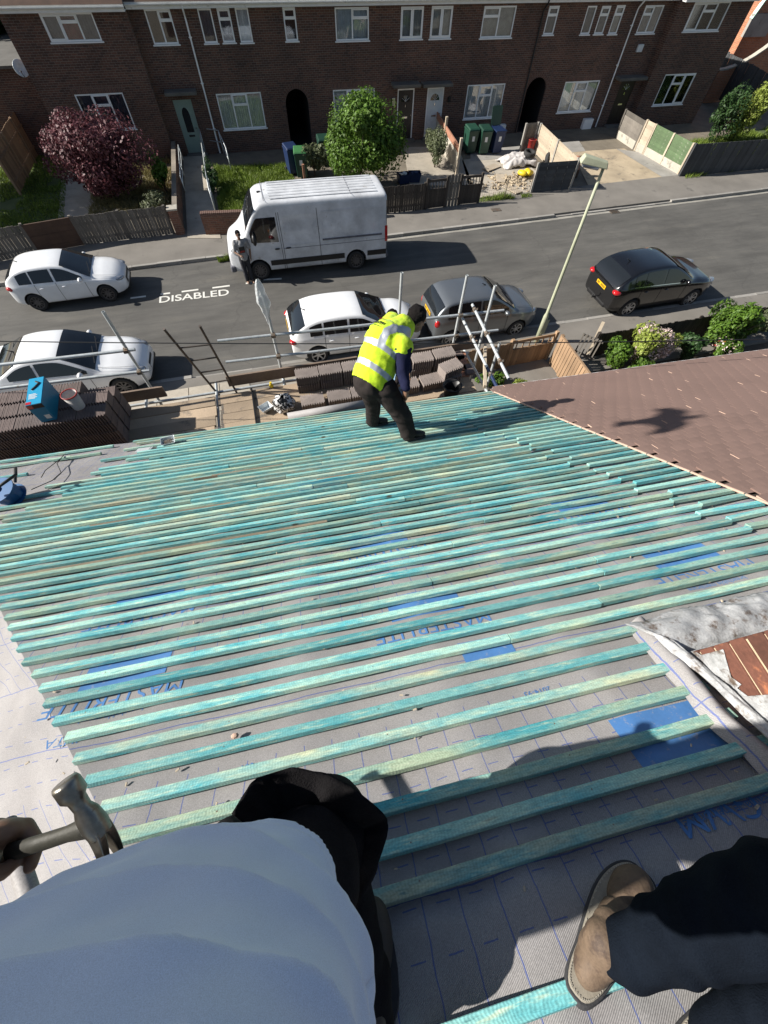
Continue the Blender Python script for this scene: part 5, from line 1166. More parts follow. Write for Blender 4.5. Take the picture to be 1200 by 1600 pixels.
# ================================================================== THE ROOF BEING BATTENED
def m_underlay():
    m, t, b = new_mat('grey_breather_membrane')
    tc = t.nodes.new('ShaderNodeTexCoord'); sp = t.nodes.new('ShaderNodeSeparateXYZ'); t.links.new(tc.outputs['UV'], sp.inputs[0])
    n = noise_(t, 3, 5, .6); n2 = noise_(t, 260, 2); n3 = noise_(t, 12, 4)
    c = ramp(t, n, [(.3, (.26, .248, .247)), (.7, (.34, .326, .323))])
    c = mixc(t, 1.0, c, ramp(t, n2, [(.3, (.82,) * 3), (.7, (1.15,) * 3)]), 'MULTIPLY')
    # fine diagonal weave
    sm = math_(t, 'ADD', math_(t, 'MULTIPLY', sp.outputs[0], 900.0), math_(t, 'MULTIPLY', sp.outputs[1], 1300.0)); wv = math_(t, 'SINE', sm)
    c = mixc(t, 1.0, c, ramp(t, math_(t, 'ADD', math_(t, 'MULTIPLY', wv, .5), .5), [(0, (.9,) * 3), (1, (1.08,) * 3)]), 'MULTIPLY')
    # printed blue marking: broken lines along the roll, ticks across it
    wob = math_(t, 'MULTIPLY', math_(t, 'SUBTRACT', n, .5), .03)
    v = math_(t, 'ADD', sp.outputs[1], wob); u = math_(t, 'ADD', sp.outputs[0], wob)
    def line(co, per, half, offs=0.0):
        f = math_(t, 'FRACT', math_(t, 'DIVIDE', math_(t, 'ADD', co, offs), per)); f = math_(t, 'ABSOLUTE', math_(t, 'SUBTRACT', f, .5)); return math_(t, 'LESS_THAN', f, half / per)
    dash = math_(t, 'LESS_THAN', math_(t, 'FRACT', math_(t, 'DIVIDE', u, .095)), .42)
    rows = math_(t, 'MULTIPLY', line(v, .10, .0017, .021), dash)
    ticks = math_(t, 'MULTIPLY', line(u, .105, .0018), math_(t, 'LESS_THAN', math_(t, 'FRACT', math_(t, 'DIVIDE', v, 1.5)), .62))
    solid = line(v, .36, .0022, .21)
    lines = math_(t, 'MAXIMUM', math_(t, 'MAXIMUM', rows, ticks), solid)
    c = mixc(t, math_(t, 'MULTIPLY', lines, .68), c, (.035, .08, .32))
    t.links.new(c, b.inputs['Base Color']); b.inputs['Roughness'].default_value = .62; b.inputs['Specular IOR Level'].default_value = .35
    hh = math_(t, 'ADD', math_(t, 'MULTIPLY', wv, .5), n3); bump(t, b, hh, .35, .004)
    return m
M['underlay'] = m_underlay()
def m_batten():
    m, t, b = new_mat('treated_batten_timber')
    oi = t.nodes.new('ShaderNodeObjectInfo'); off_ = N(t, 'ShaderNodeCombineXYZ'); t.links.new(math_(t, 'MULTIPLY', oi.outputs['Random'], 57.0), off_.inputs[0])
    n = noise_(t, 2.6, 4, .6, stretch=(1, 4, 4), off=off_.outputs[0]); n2 = noise_(t, 9, 5, .65, stretch=(1, 8, 8), off=off_.outputs[0]); n3 = noise_(t, 160, 2, stretch=(.35, 1.5, 1.5))
    base = ramp(t, oi.outputs['Random'], [(0.0, (.30, .60, .54)), (.14, (.46, .70, .58)), (.28, (.18, .48, .49)), (.40, (.50, .68, .52)), (.52, (.26, .56, .54)), (.62, (.54, .62, .40)), (.72, (.36, .60, .52)), (.82, (.60, .56, .37)), (.90, (.44, .60, .44)), (1.0, (.22, .50, .48))])
    c = mixc(t, ramp(t, n, [(.36, (0,) * 3), (.66, (1,) * 3)]), base, (.09, .42, .47))
    c = mixc(t, ramp(t, n2, [(.52, (0,) * 3), (.68, (.75,) * 3)]), c, (.62, .72, .52))
    c = mixc(t, ramp(t, n2, [(.28, (.85,) * 3), (.40, (0,) * 3)]), c, (.06, .24, .27))
    c = mixc(t, 1.0, c, ramp(t, n3, [(.3, (.78,) * 3), (.7, (1.16,) * 3)]), 'MULTIPLY')
    # sawn ribs and knots
    tc = t.nodes.new('ShaderNodeTexCoord'); sp = t.nodes.new('ShaderNodeSeparateXYZ'); t.links.new(tc.outputs['Object'], sp.inputs[0])
    rib = math_(t, 'SINE', math_(t, 'ADD', math_(t, 'MULTIPLY', sp.outputs[0], 620.0), math_(t, 'MULTIPLY', n, 60.0)))
    c = mixc(t, 1.0, c, ramp(t, math_(t, 'ADD', math_(t, 'MULTIPLY', rib, .5), .5), [(0, (.91,) * 3), (1, (1.05,) * 3)]), 'MULTIPLY')
    c = mixc(t, ramp(t, noise_(t, 5, 6, .75, stretch=(.6, 5, 5), off=off_.outputs[0]), [(.60, (0,) * 3), (.70, (.55,) * 3)]), c, (.20, .17, .11))
    vo = N(t, 'ShaderNodeTexVoronoi', Scale=1.0); mp = N(t, 'ShaderNodeMapping'); t.links.new(tc.outputs['Object'], mp.inputs[0]); mp.inputs['Scale'].default_value = (2.2, 9, 3); t.links.new(off_.outputs[0], mp.inputs['Location']); t.links.new(mp.outputs[0], vo.inputs['Vector'])
    c = mixc(t, ramp(t, vo.outputs['Distance'], [(.03, (.85,) * 3), (.07, (0,) * 3)]), c, (.10, .075, .045))
    hs = N(t, 'ShaderNodeHueSaturation'); t.links.new(c, hs.inputs['Color']); mr = N(t, 'ShaderNodeMapRange'); mr.inputs['To Min'].default_value = .62; mr.inputs['To Max'].default_value = 1.12
    t.links.new(math_(t, 'FRACT', math_(t, 'MULTIPLY', oi.outputs['Random'], 13.7)), mr.inputs['Value']); t.links.new(mr.outputs[0], hs.inputs['Value']); c = hs.outputs[0]
    t.links.new(c, b.inputs['Base Color']); b.inputs['Roughness'].default_value = .72; b.inputs['Specular IOR Level'].default_value = .3
    bump(t, b, math_(t, 'ADD', math_(t, 'MULTIPLY', rib, .15), n3), .5, .002)
    return m
M['batten'] = m_batten()
M['old_batten'] = simple('old_grey_brown_batten', (.20, .165, .115), .85, .4, 4, 60, bmp=.4)
M['print_blue'] = simple('blue_printed_ink', (.07, .19, .43), .6, .15, 8, 90, bmp=.1, dirt=((.22, .26, .36), .57, 35))
M['tile'] = simple('brown_concrete_tile', (.185, .120, .100), .88, .12, 1.2, 70, bmp=.35, bd=.003, objvar=.07)
M['tile_edge'] = simple('raw_sunlit_tile_edge', (.52, .36, .28), .9, .15, 6, 60)  # raw edge tone, kept pale to colour in the sunlit slashes of proud tiles
M['lead'] = simple('old_lead_flashing', (.37, .375, .38), .55, .42, 14, 110, metal=.1, bmp=.5, dirt=((.12, .09, .07), .53, 15))
HIP = lambda v: -2.97 + (v - 3.25) * .815
VR = 6.0
roof = thing('roof_under_repair', 'house roof laid with blue green treated battens over grey underlay', 'roof')
# main slope underlay, slightly slack between rafters
def uvmesh(name, fn, uvf, nu, nv, mat, parent, **kw):
    o = grid(name, fn, nu, nv, mat, parent, **kw); me = o.data; lay = me.uv_layers.new(name='UVMap'); W_ = nu + 1
    arr = np.zeros((len(me.loops), 2), np.float32); vi = np.zeros(len(me.loops), np.int32); me.loops.foreach_get('vertex_index', vi)
    for k, i in enumerate(vi): arr[k] = uvf((i % W_) / nu, (i // W_) / nv)
    lay.data.foreach_set('uv', arr.ravel())
    if me.polygons[len(me.polygons) // 2].normal.z < 0: me.flip_normals()
    return o
def hmem(u, v):
    h = -.012 * abs(math.sin(PI * u / .6)) + .004 * nz((u * 3, v * 9, 0)) - .002
    h *= min(1, max(0, (u - HIP(v)) * 6))
    if v > 4.9: h += (.012 * nz((u * 6, v * 6, 4)) + .008 * nz((u * 20, v * 14, 4))) * min(1, (v - 4.9) * 9)
    return h
def ms(s, t):
    v = -.04 + (VR + .04) * t; u0 = HIP(v); u = u0 + (2.15 - u0) * s
    h = -.012 * abs(math.sin(PI * u / .6)) + .004 * nz((u * 3, v * 9, 0)) - .002
    h *= min(1, max(0, (u - u0) * 6))
    if v > 4.9: h += (.012 * nz((u * 6, v * 6, 4)) + .008 * nz((u * 20, v * 14, 4))) * min(1, (v - 4.9) * 9)
    return RP(u, v, h)
uvmesh('underlay', ms, lambda s, t: ((lambda v: (HIP(v) + (2.15 - HIP(v)) * s, v))(-.04 + (VR + .04) * t)), 130, 110, M['underlay'], roof)
# left hip slope
def hipf(s, t):
    v = -.04 + (VR + .04) * t; p = RP(HIP(v), v, 0.0); d = s * 2.6
    wr = .018 * nz((v * 3, d * 3, 5)) + .012 * nz((v * 9, d * 7, 9)) + .03 * math.exp(-((v - 4.05 - d * .35) / .07) ** 2) * min(1, d * 5)
    return p + Vector((-d * math.cos(PIT), 0, -d * math.sin(PIT))) + Vector((-math.sin(PIT), 0, math.cos(PIT))) * (wr * min(1, d * 8))
uvmesh('hip_underlay', hipf, lambda s, t: (s * 2.6 + .04 * math.sin(t * 40), t * 6 + .05 * math.sin(s * 9)), 60, 130, M['underlay'], roof)
# back slope and house body below
r0 = RP(HIP(VR), VR); r1 = RP(7, VR)
MB().add([r0, r1, r1 + Vector((0, 4.5, -3)) * -1 + Vector((0, 0, -6)) + Vector((0, -.5, 3.2)), r0 + Vector((-4, -4.8, -2.8))], [(0, 1, 2, 3)]).build('back_slope', M['tile'], roof)
# battens
rows = [.05 + .1 * j for j in range(45)] + [4.56, 4.67, 4.78, 4.89, 4.99]
BW, BH = .0375, .026
def batten(u0, u1, v, h=0.0, mat='batten', wob=.0025, dv=0.0, w=BW):
    L = u1 - u0; n = max(2, int(L / .35)); vs = []; ph = random.uniform(0, 99)
    for i in range(n + 1):
        x = L * i / n; o_ = wob * nz((x * 1.3 + ph, 0, 0)) * 2; oh = .002 * nz((x * 1.7 + ph, 9, 0)); sk = dv * (i / n)
        for (y, z) in ((-w / 2, 0), (-w / 2, BH), (w / 2, BH), (w / 2, 0)): vs.append((x - (.004 if 0 else 0), y + o_ + sk, z + oh + (.0 if z == 0 else 0)))
    F = [(i * 4 + k, i * 4 + (k + 1) % 4, (i + 1) * 4 + (k + 1) % 4, (i + 1) * 4 + k) for i in range(n) for k in range(4)] + [(3, 2, 1, 0), (n * 4, n * 4 + 1, n * 4 + 2, n * 4 + 3)]
    mb = MB(); mb.add(vs, F); me = mb.mesh('batten', M[mat])
    o = link('batten', me, roof); p = RP(u0, v, h + .001); o.matrix_world = Matrix.Translation(p) @ ROOFM.to_3x3().to_4x4() ; 
    bv = o.modifiers.new('bevel', 'BEVEL'); bv.width = .0016; bv.segments = 1
    return o
chim_u = .40
for j, v in enumerate(rows):
    vv = v + random.uniform(-.004, .004)
    left = HIP(v) + random.uniform(-.01, .012)
    if v < 1.15: left = -3.55 + .28 * (j % 3) + random.uniform(-.25, .25) + (.25 if v < .5 else 0)
    elif v < 2.0: left = -3.75 + random.uniform(-.12, .2) - .35 * (v - 1.15) * 1.5 + (.35 if j % 2 else 0)
    elif v < 2.6: left = max(HIP(v), -4.1) + (.0)
    joint = 1.16 + (v - 2.8) * .30 + random.uniform(-.05, .05) + (.06 if j % 2 else -.02)
    if v > 3.9: joint = 1.9
    if v < 1.0: joint = 1.57 + .07 * v
    right = joint
    if 4.25 < v < 4.93: right = .34 + (.035 * (v - 4.3)) + random.uniform(-.01, .006)
    elif v > 4.93: right = 1.7
    # split long runs into board lengths
    cuts = [left]; nxt = left + random.uniform(1.6, 4.4)
    while nxt < right - .8: cuts.append(nxt); nxt += random.uniform(2.4, 4.2)
    cuts.append(right)
    for a, b_ in zip(cuts, cuts[1:]): batten(a + .001, b_ - .002, vv + random.uniform(-.002, .002))
    if v < 3.9:
        e = 1.56 + .07 * v + .012
        if joint < e - .05: batten(joint + .004, e, vv - .012 + random.uniform(-.008, .008), .002 + random.uniform(0, .01), dv=random.uniform(-.02, .015))
batten(-.95, .25, 5.25); 
for (a, b_, v) in ((-5.0, -3.9, .34), (-5.1, -3.5, .12), (-5.2, -4.15, .76), (-5.2, -3.95, 1.36), (-5.3, -4.3, 1.75)): batten(a, b_, v, .0, dv=.02)
for (a, b_, v) in ((-3.9, -1.2, 2.345), (-1.4, 1.1, 2.145), (-2.2, -1.35, 1.66), (-3.3, -1.0, 2.92)): batten(a, b_, v, .0, 'old_batten', dv=.01, w=.03)
# printed logos on the membrane
def onroofobj(o, u, v, h, rz=PI):
    A_ = ROOFM.to_3x3() @ Matrix.Rotation(rz, 3, 'Z'); me = o.data; s_ = -1 if rz > 1 else 1
    for q in me.vertices:
        x, y = q.co.x, q.co.y; uu = u + s_ * x; vv = v - s_ * y; q.co = RP(uu, vv, hmem(uu, vv) + .0018)
def logo(px, py, word='MASTERLITE', s=1.28, skip=False):
    u, v = onRoof(px, py); 
    grid('printed_block', lambda a, b: (lambda uu, vv: RP(uu, vv, hmem(uu, vv) + .0016))(u - .15 * s + .30 * s * a, v - .07 * s + .14 * s * b), 30, 12, M['print_blue'], roof)
    o = text_mesh('printed_lettering', word, .085 * s, M['print_blue'], roof); onroofobj(o, u - .0, v + .135 * s, .005)
    o = text_mesh('printed_lettering', 'breathable membrane', .03 * s, M['print_blue'], roof); onroofobj(o, u - .02, v + .20 * s, .005)
logo(662, 940); logo(400, 700); logo(770, 690); logo(500, 760); logo(760, 1010, ' ', .8); logo(200, 1040); logo(1050, 1140, '', 1.25); logo(1062, 865); logo(590, 842); logo(905, 785); logo(235, 930)
u, v = onRoof(1120, 1265); o = text_mesh('printed_lettering', 'GWM', .11, M['print_blue'], roof); onroofobj(o, u, v, .005)
u, v = onRoof(98, 1158); o = text_mesh('printed_lettering', 'JUTA', .06, M['print_blue'], roof); onroofobj(o, u, v, .006)
for (px, py, w_) in ((384, 1197, '100'), (132, 1180, '000'), (840, 1078, '2014-93'), (215, 1125, '2014-93')):
    u, v = onRoof(px, py); o = text_mesh('printed_lettering', w_, .035, M['print_blue'], roof); onroofobj(o, u, v, .005, 0 if w_ == '100' else PI)
# eaves: fascia, felt support, wall below
MB().bar(RP(-5.6, -.03, -.05), RP(1.75, -.03, -.05), .16, .02, RN).build('fascia_board', M['wood_dark'], roof)
ob = thing('near_house', 'walls of the house under the roof being battened', 'house')
mb = MB(); E0 = RP(-5.2, 0) + Vector((0, -.35, 0)); E1 = RP(9, 0) + Vector((0, -.35, 0))
mb.add([(E0.x, E0.y, 0), (E1.x, E1.y, 0), (E1.x, E1.y, 4.45), (E0.x, E0.y, 4.45), (E0.x, -6, 0), (E1.x, -6, 0), (E1.x, -6, 4.45), (E0.x, -6, 4.45)], [(0, 1, 2, 3), (1, 5, 6, 2), (5, 4, 7, 6), (4, 0, 3, 7), (3, 2, 6, 7)]); mb.build('wall', M['brick'], ob)
MB().add([RP(-5.4, .0, -.12), RP(9, 0, -.12), RP(9, .45, -.38), RP(-5.4, .45, -.38)], [(0, 1, 2, 3)]).build('soffit', M['wood_dark'], ob)
# ---------------- neighbour's tiled slope
nr = thing('tiled_roof', 'neighbouring roof slope of plain brown tiles with raw edges coloured as sunlit slashes', 'roof')
def tile_v(rs):
    """tile box in (u, v, h); tail edge down slope"""
    w, th = .1635, .011
    return [(0, -.02), (w, -.02)], w, th
def tile_mesh(seed):
    rs = random.Random(seed); w, th = .1635, .0115; mb = MB(); cam_ = .0025
    top = []; V = []
    for (x, y) in ((0, 0), (w / 2, 0), (w, 0), (w, -.135), (w / 2, -.135), (0, -.135)):
        c_ = cam_ if abs(x - w / 2) < .01 else 0
        z = .031 if y == 0 else .012
        V.append((x, y, z - th + c_)); 
    V2 = [(x, y, z + th) for (x, y, z) in V]
    mb.add(V + V2, [(6, 7, 10, 11), (7, 8, 9, 10)], 0); mb.add(V + V2, [(0, 1, 7, 6), (1, 2, 8, 7)], 0); mb.add(V + V2, [(5, 0, 6, 11), (2, 3, 9, 8)], 1)
    return mb.mesh('tile', [M['tile'], M['tile_edge']])
# local frame: x = u, y = -v ... tail edge at y=0, head at y=-.135
tms = [tile_mesh(k) for k in range(3)]
T = []
for j in range(-1, 59):
    v = .0 + j * .1
    e0 = 1.56 + .07 * max(v, 0) + (.0825 if j % 2 else 0) + random.uniform(-.004, .004)
    for i in range(0, 46):
        u = e0 + i * .1668
        if i == 0 and j % 2 == 0 and random.random() < .25: u -= .0
        T.append((u, v, random.random()))
def lift():
    r = random.random(); return (random.uniform(.0015, .0045) if r < .045 else random.uniform(0, .0011))
camp = Vector((0, 0, CAMZ)); dist = sorted(range(len(T)), key=lambda k: (RP(T[k][0], T[k][1]) - Vector((0, 0, CAMZ))).length + (99 if not (0 < T[k][1] < 4.1) else 0))
near_ = set(dist[:290]); A3 = ROOFM.to_3x3()
VV = []; FF = []; MI = []
tv = np.array([tuple(v.co) for v in tms[0].vertices]); tf = [tuple(p.vertices) for p in tms[0].polygons]; tmi = [p.material_index for p in tms[0].polygons]; A = np.array(A3)
tplain = tms[1]
for p_ in tplain.polygons: p_.material_index = 0
for k, (u, v, r) in enumerate(T):
    lf = lift(); rx = random.uniform(-.012, .012); ry = random.uniform(-.003, .003) - (lf * 2.0); p = RP(u, v, .020 + lf)
    Rm = A3 @ Matrix.Rotation(rx * .5, 3, 'Z') @ Matrix.Rotation(ry * -1, 3, 'Y')
    if k in near_:
        o = link('tile', tms[0] if lf > .0014 else tplain, nr); o.matrix_world = Matrix.Translation(p) @ (Rm @ Matrix.Rotation(0, 3, 'Z')).to_4x4()
    else:
        b0 = len(VV); Rn = np.array(Rm); VV.extend((tv @ Rn.T + np.array(p)).tolist()); FF.extend([[a_ + b0 for a_ in f] for f in tf]); MI.extend(tmi if lf > .0014 else [0] * len(tmi))
npmesh('tiles_beyond', VV, FF, [M['tile'], M['tile_edge']], nr, mi=MI, kind='stuff')
MB().add([RP(1.7, -.02, .012), RP(9.2, -.02, .012), RP(9.2, VR, .012), RP(2.0, VR, .012)], [(0, 1, 2, 3)]).build('slope_deck', M['wood_dark'], nr)
MB().bar(RP(1.72, -.135, .03), RP(9.2, -.135, .03), .045, .02, RN).build('eaves_strip', M['upvc'], nr)
g_ = MB(); n_ = 8; ge = [RP(1.7, -.19, -.03), RP(9.2, -.19, -.03)]
g_.add([q + Vector((0, .055 * math.cos(PI + PI * k / n_), .055 * math.sin(PI + PI * k / n_))) for q in ge for k in range(n_ + 1)], [(k, k + 1, n_ + 2 + k, n_ + 1 + k) for k in range(n_)])
g_.build('gutter', M['upvc'], nr)
# pale chipped half tiles and slips along the verge
for j in range(1, 42):
    v = j * .1; u = 1.56 + .07 * v
    if j % 2 == 0:
        o = MB().bb((-.012, -.10, 0), (.0, .09, .012)).build('verge_slip', M['tile_edge'], nr); o.matrix_world = Matrix.Translation(RP(u - .005, v + .04, .036)) @ (A3 @ Matrix.Rotation(.08, 3, 'Z')).to_4x4()
# ---------------- chimney with lead
cu, cv = onRoof(1065, 1023); cc = RP(cu, cv); ch = thing('chimney', 'dark red brick chimney stack rising out of crumpled lead flashing at right', 'chimney', (cc.x, cc.y, cc.z - .35))
M['chim_brick'] = simple('sooty_red_brick', (.11, .042, .027), .85, .45, 9, 60, bmp=.6, bd=.004, objvar=.3, dirt=((.30, .11, .05), .56, 9))
M['chim_mortar'] = simple('sandy_mortar', (.50, .40, .27), .95, .2, 12, 80, bmp=.5)
CW, CD = .67, .56; nc = 12
MB().bb((.008, -CD + .008, 0), (CW - .008, -.008, nc * .075)).build('mortar_core', M['chim_mortar'], ch)
mA = MB().bb((0, 0, 0), (.222, .1025, .065)).mesh('brick', M['chim_brick']); mH = MB().bb((0, 0, 0), (.1025, .1025, .065)).mesh('brick', M['chim_brick']); mL = MB().bb((0, 0, 0), (.335, .1025, .065)).mesh('brick', M['chim_brick'])
def brick_at(me, x, y, z, rot):
    o = link('brick', me, ch); o.location = (x + random.uniform(-.002, .002), y + random.uniform(-.002, .002), z); o.rotation_euler = (random.uniform(-.01, .01), random.uniform(-.01, .01), rot)
    bv = o.modifiers.new('b', 'BEVEL'); bv.width = .004; bv.segments = 2
for c_ in range(nc):
    z = c_ * .075 + .005; sh = .1125 if c_ % 2 else 0
    # left face (x = 0), runs along -y
    y = 0.0
    seq = [(mH, .1125)] if c_ % 2 else []
    ln = 0.0; items = []
    items = [(0.0, .335), (.3375, .222)] if c_ % 2 else [(0.0, .222), (.225, .335)]
    for (l0, w) in items: brick_at(mL if w > .3 else mA, .1025, -l0 - w, z, PI / 2)
    ln = .1125 if c_ % 2 == 0 else .0; 
    xx = .1125 if c_ % 2 == 0 else .2250
    while xx < CW - .1: brick_at(mA if xx + .215 < CW + .02 else mH, xx, -.1025, z, 0); xx += .225
ch.rotation_euler = (0, 0, YAW)
# lead flashing: wraps the front and left faces, crumpled, its outer edge lifted
lf_ = thing('lead_flashing', 'crumpled white stained lead flashing lifted around the foot of the chimney', 'flashing')
def lead(s, t):
    # s runs from the right end of the front face, round the corner, up along the left face; t from wall top to outer edge
    Lf = .75; Ls = .85; d = s * (Lf + Ls)
    if d < Lf: base = RP(cu + (Lf - d), cv + .0, 0); out = -RV; wallup = Vector((0, 0, 1)); k = 0
    else: base = RP(cu, cv + (d - Lf), 0); out = -RU; k = 1
    m_ = math.exp(-((d - Lf) / .09) ** 2); dirn = (out + ((-RU if k == 0 else -RV) * m_ * .95)).normalized()
    up_w = .05 + .07 * (k * (.5 + .5 * (((d - Lf) / .17) % 1.0))) if k else .06
    if t < .3: q = base + Vector((0, 0, 1)) * (up_w * (1 - t / .3)) + dirn * .004
    else:
        e = (t - .3) / .7; w = (.17 if k == 0 else .06) + .05 * m_ + .015 * nz((d * 6, 1, 1)); q = base + dirn * (w * e) + RN * (.03 + .035 * math.sin(e * PI * .9) + .012 * e)
    cr = .015 * nz((d * 14, t * 5, 3)) + .009 * abs(nz((d * 30, t * 9, 6))) + .003 * nz((d * 80, t * 30, 2)); 
    return q + RN * (cr if t > .15 else cr * .2) + dirn * cr * .5 * (1 if t > .3 else .1)
grid('lead_sheet', lead, 150, 26, M['lead'], lf_, thick=.003)
def lead2(s, t):
    d = s * .6; base = RP(cu + .06 + .02 * nz((s * 9, 0, 3)), cv + .02 + d, 0); q = base + Vector((0, 0, 1)) * (.05 + .16 * (1 - ((s * 3.2) % 1.0)) * t) 
    return Vector((RP(cu, cv + d).x - .006 - .003 * nz((s * 20, t * 9, 2)), q.y, q.z))
grid('stepped_lead', lead2, 90, 10, M['lead'], lf_, thick=.002)
# loose flap of underlay beside the flashing
def flap(s, t):
    v = 4.32 + s * .95; u = cu - .02 + .02 * nz((s * 5, 2, 0)) - t * .09 - .05 * math.sin(s * PI); return RP(u, v, .01 + .045 * math.sin(t * PI) * (1 - .5 * t) + .02 * (1 - t) + .012 * nz((s * 9, t * 3, 8)))
uvmesh('underlay_flap', flap, lambda s, t: (t * .07, s * .9 + .3), 50, 8, M['underlay'], roof)
MB().tube(RP(.35, 4.95, .05), RP(.78, 5.9, .08), .045, .05, 18).build('rolled_underlay', M['underlay'], roof, smooth=True)
# pipe roll at the left edge
p = onRoof(25, 1350); o = thing('membrane_roll', 'silver grey roll of membrane lying on the sunlit hip at the left edge', 'roll', at(40, 1380, 1.32))
d_ = at(58, 1440, 1.28) - at(22, 1325, 1.36)
MB().hollow(-d_ * .9, d_ * 1.0, .018, .004, 20).build('roll', M['underlay'], o, smooth=True)
MB().tube(-d_ * .8, d_ * .9, .0135, .0135, 16).build('core', M['black'], o, smooth=True)
# little things on the roof
for (px, py, sz, lb) in ((368, 1152, .022, 'small orange brick crumb between the battens'),):
    u, v = onRoof(px, py); mb = MB().ell((0, 0, 0), (.016, .011, .009), nu=7, nv=5); o = mb.build('brick_crumb', M['tile_edge'], label=lb, cat='rubble'); o.location = RP(u, v, .01)
mb = MB()
for k in range(240):
    u = random.uniform(-2.4, 1.6); v = random.uniform(1.0, 5.2); s_ = random.uniform(.0015, .006); q = RP(u, v, .004); mb.box(q, (s_ * 2.5, s_, s_), Matrix.Rotation(random.uniform(0, 3), 3, 'Z'))
mb.build('timber_chips', M['wood_pale'], label='scattered timber chips and crumbs on the underlay', cat='debris', kind='stuff')

mb = MB()
for v in rows:
    if v < 2.2: continue
    k = 0
    while k < 9:
        u = -3.3 + k * .6 + random.uniform(-.012, .012); k += 1
        if u > HIP(v) + .05 and not (4.2 < v < 4.95 and u > .3) and u < 1.0: mb.lathe([(.0026, 0), (.0026, .0012), (.0001, .0012)], RP(u, v + random.uniform(-.006, .006), .0262), RN, 6)
mb.build('nail_heads', M['coupler'], roof, kind='stuff')
# ================================================================== SCAFFOLD
ZP = 3.65; YO = 6.08
sc_ = thing('scaffold', 'galvanised tube scaffold with timber board platform along the eaves', 'scaffold')
M['board'] = simple('scaffold_board_timber', (.37, .285, .20), .85, .3, 1.6, 50, bmp=.35, objvar=.22, dirt=((.14, .12, .10), .56, 2.5))
M['toe'] = simple('old_toe_board', (.19, .14, .105), .85, .35, 2, 50, bmp=.3)
def tb(name, p, q, r=.0242, mat='steel'): return MB().hollow(p, q, r, .004, 14).build(name, M[mat], sc_, smooth=False)
def coup(p, ax=(0, 0, 1)):
    mb = MB(); mb.tube(Vector(p) - Vector(ax) * .03, Vector(p) + Vector(ax) * .03, .034, n=10); mb.box(Vector(p) + Vector((.0, -.04, 0)), (.07, .05, .05)); mb.tube(Vector(p) + Vector((.03, -.05, -.02)), Vector(p) + Vector((.03, -.05, .05)), .008, n=6); mb.build('coupler', M['coupler'], sc_)
def std(px, py, base, Y=YO):
    t_ = onY(px, py, Y); b = G(*base, ZP) if base else None; x = t_.x
    if b is not None: x0, y0 = b.x, b.y
    else: x0, y0 = t_.x, Y
    tb('standard', (x0, y0, -0.0), (t_.x, Y, t_.z)); return Vector((x0, y0, 0)), t_
S_ = []
for (tp, bs) in (((161, 487), (243, 615)), ((412, 462), (440, 586)), ((628, 426), None), ((730, 430), (704, 552))):
    b, t_ = std(*tp, bs); S_.append((b, t_))
def railz(p0, p1, Y0=YO - .04, Y1=YO - .04): return onY(*p0, Y0), onY(*p1, Y1)
rl = [railz((-60, 577), (211, 546)), railz((-60, 614), (234, 579)), railz((340, 533), (787, 485)), railz((353, 566), (778, 516))]
for a, b in rl: tb('guard_rail', a, b)
for (b, t_), ks in zip(S_, ((0, 1), (2, 3), (2, 3), (2, 3))):
    for k in ks:
        A, B = rl[k]; f = (t_.x - A.x) / (B.x - A.x); coup(A.lerp(B, f) + Vector((0, .02, 0)))
# return at the right end
tA = onY(774, 446, YO - .35); tb('standard', G(739, 581, ZP) + Vector((0, 0, -3.6)), tA)
tB = onY(781, 536, 5.0); bB = onY(752, 640, 5.0); tb('standard', Vector((bB.x, 5.0, 0)), tB)
zA = onY(738, 476, YO + .05); zA2 = G(795, 592, zA.z - .0); tb('guard_rail', zA, zA2)
zB = onY(722, 497, YO + .0); zB2 = G(777, 606, zB.z - .0); d = (zB2 - zB); tb('guard_rail', zB, zB + d * .74); tb('guard_rail', zB + d * .74, zB2, .027, 'blue_bin')
for q in (zA.lerp(zA2, .07), zA.lerp(zA2, .42), zA.lerp(zA2, .78), zB.lerp(zB2, .3), zB.lerp(zB2, .82)): coup(q, (0, 1, 0))
# ledgers and transoms under the boards
for y in (4.75, YO): tb('ledger', (-5.2, y, ZP - .13), (3.5, y, ZP - .13))
for x in np.arange(-5, 3.6, 1.2): tb('transom', (x, 4.35, ZP - .07), (x, YO + .2, ZP - .07))
bm_ = MB().bb((0, -.1125, -.038), (3.89, .1125, 0)).mesh('board', M['board']); hb = MB().bb((0, -.1135, -.039), (.03, .1135, .001)).mesh('hoop_iron', M['coupler'])
for r_ in range(6):
    for k, x in enumerate((-5.3, -1.36 + .0, )):
        o = link('board', bm_, sc_); o.location = (x + random.uniform(-.05, .05) + (.0 if k == 0 else .02), 4.56 + r_ * .232, ZP + random.uniform(-.003, .006)); o.rotation_euler = (0, 0, random.uniform(-.003, .003)); o.scale = (1, 1, 1) if k == 0 else (1.16, 1, 1)
        h = link('hoop_iron', hb, o); 
MB().bb((-.012, 4.45, ZP + .012), (.012, 5.85, ZP + .04)).build('batten_offcut', M['black'], sc_).location = (G(398, 640, ZP).x, 0, 0)
def toe(p, q, h=.21, mat='toe', y=YO - .05):
    a = G(*p, ZP); b = G(*q, ZP); MB().bar((a.x, y, ZP + h / 2 + .01), (b.x, y, ZP + h / 2 + .01), .036, h).build('toe_board', M[mat], sc_)
toe((-80, 655), (262, 612)); toe((358, 600), (560, 578)); toe((560, 578), (745, 548), .16)
a = G(764, 560, ZP); MB().bar((a.x + .02, YO - .1, ZP + .06), (G(758, 628, ZP).x + .1, 4.9, ZP + .06), .05, .08).build('end_board', M['wood_pale'], sc_)
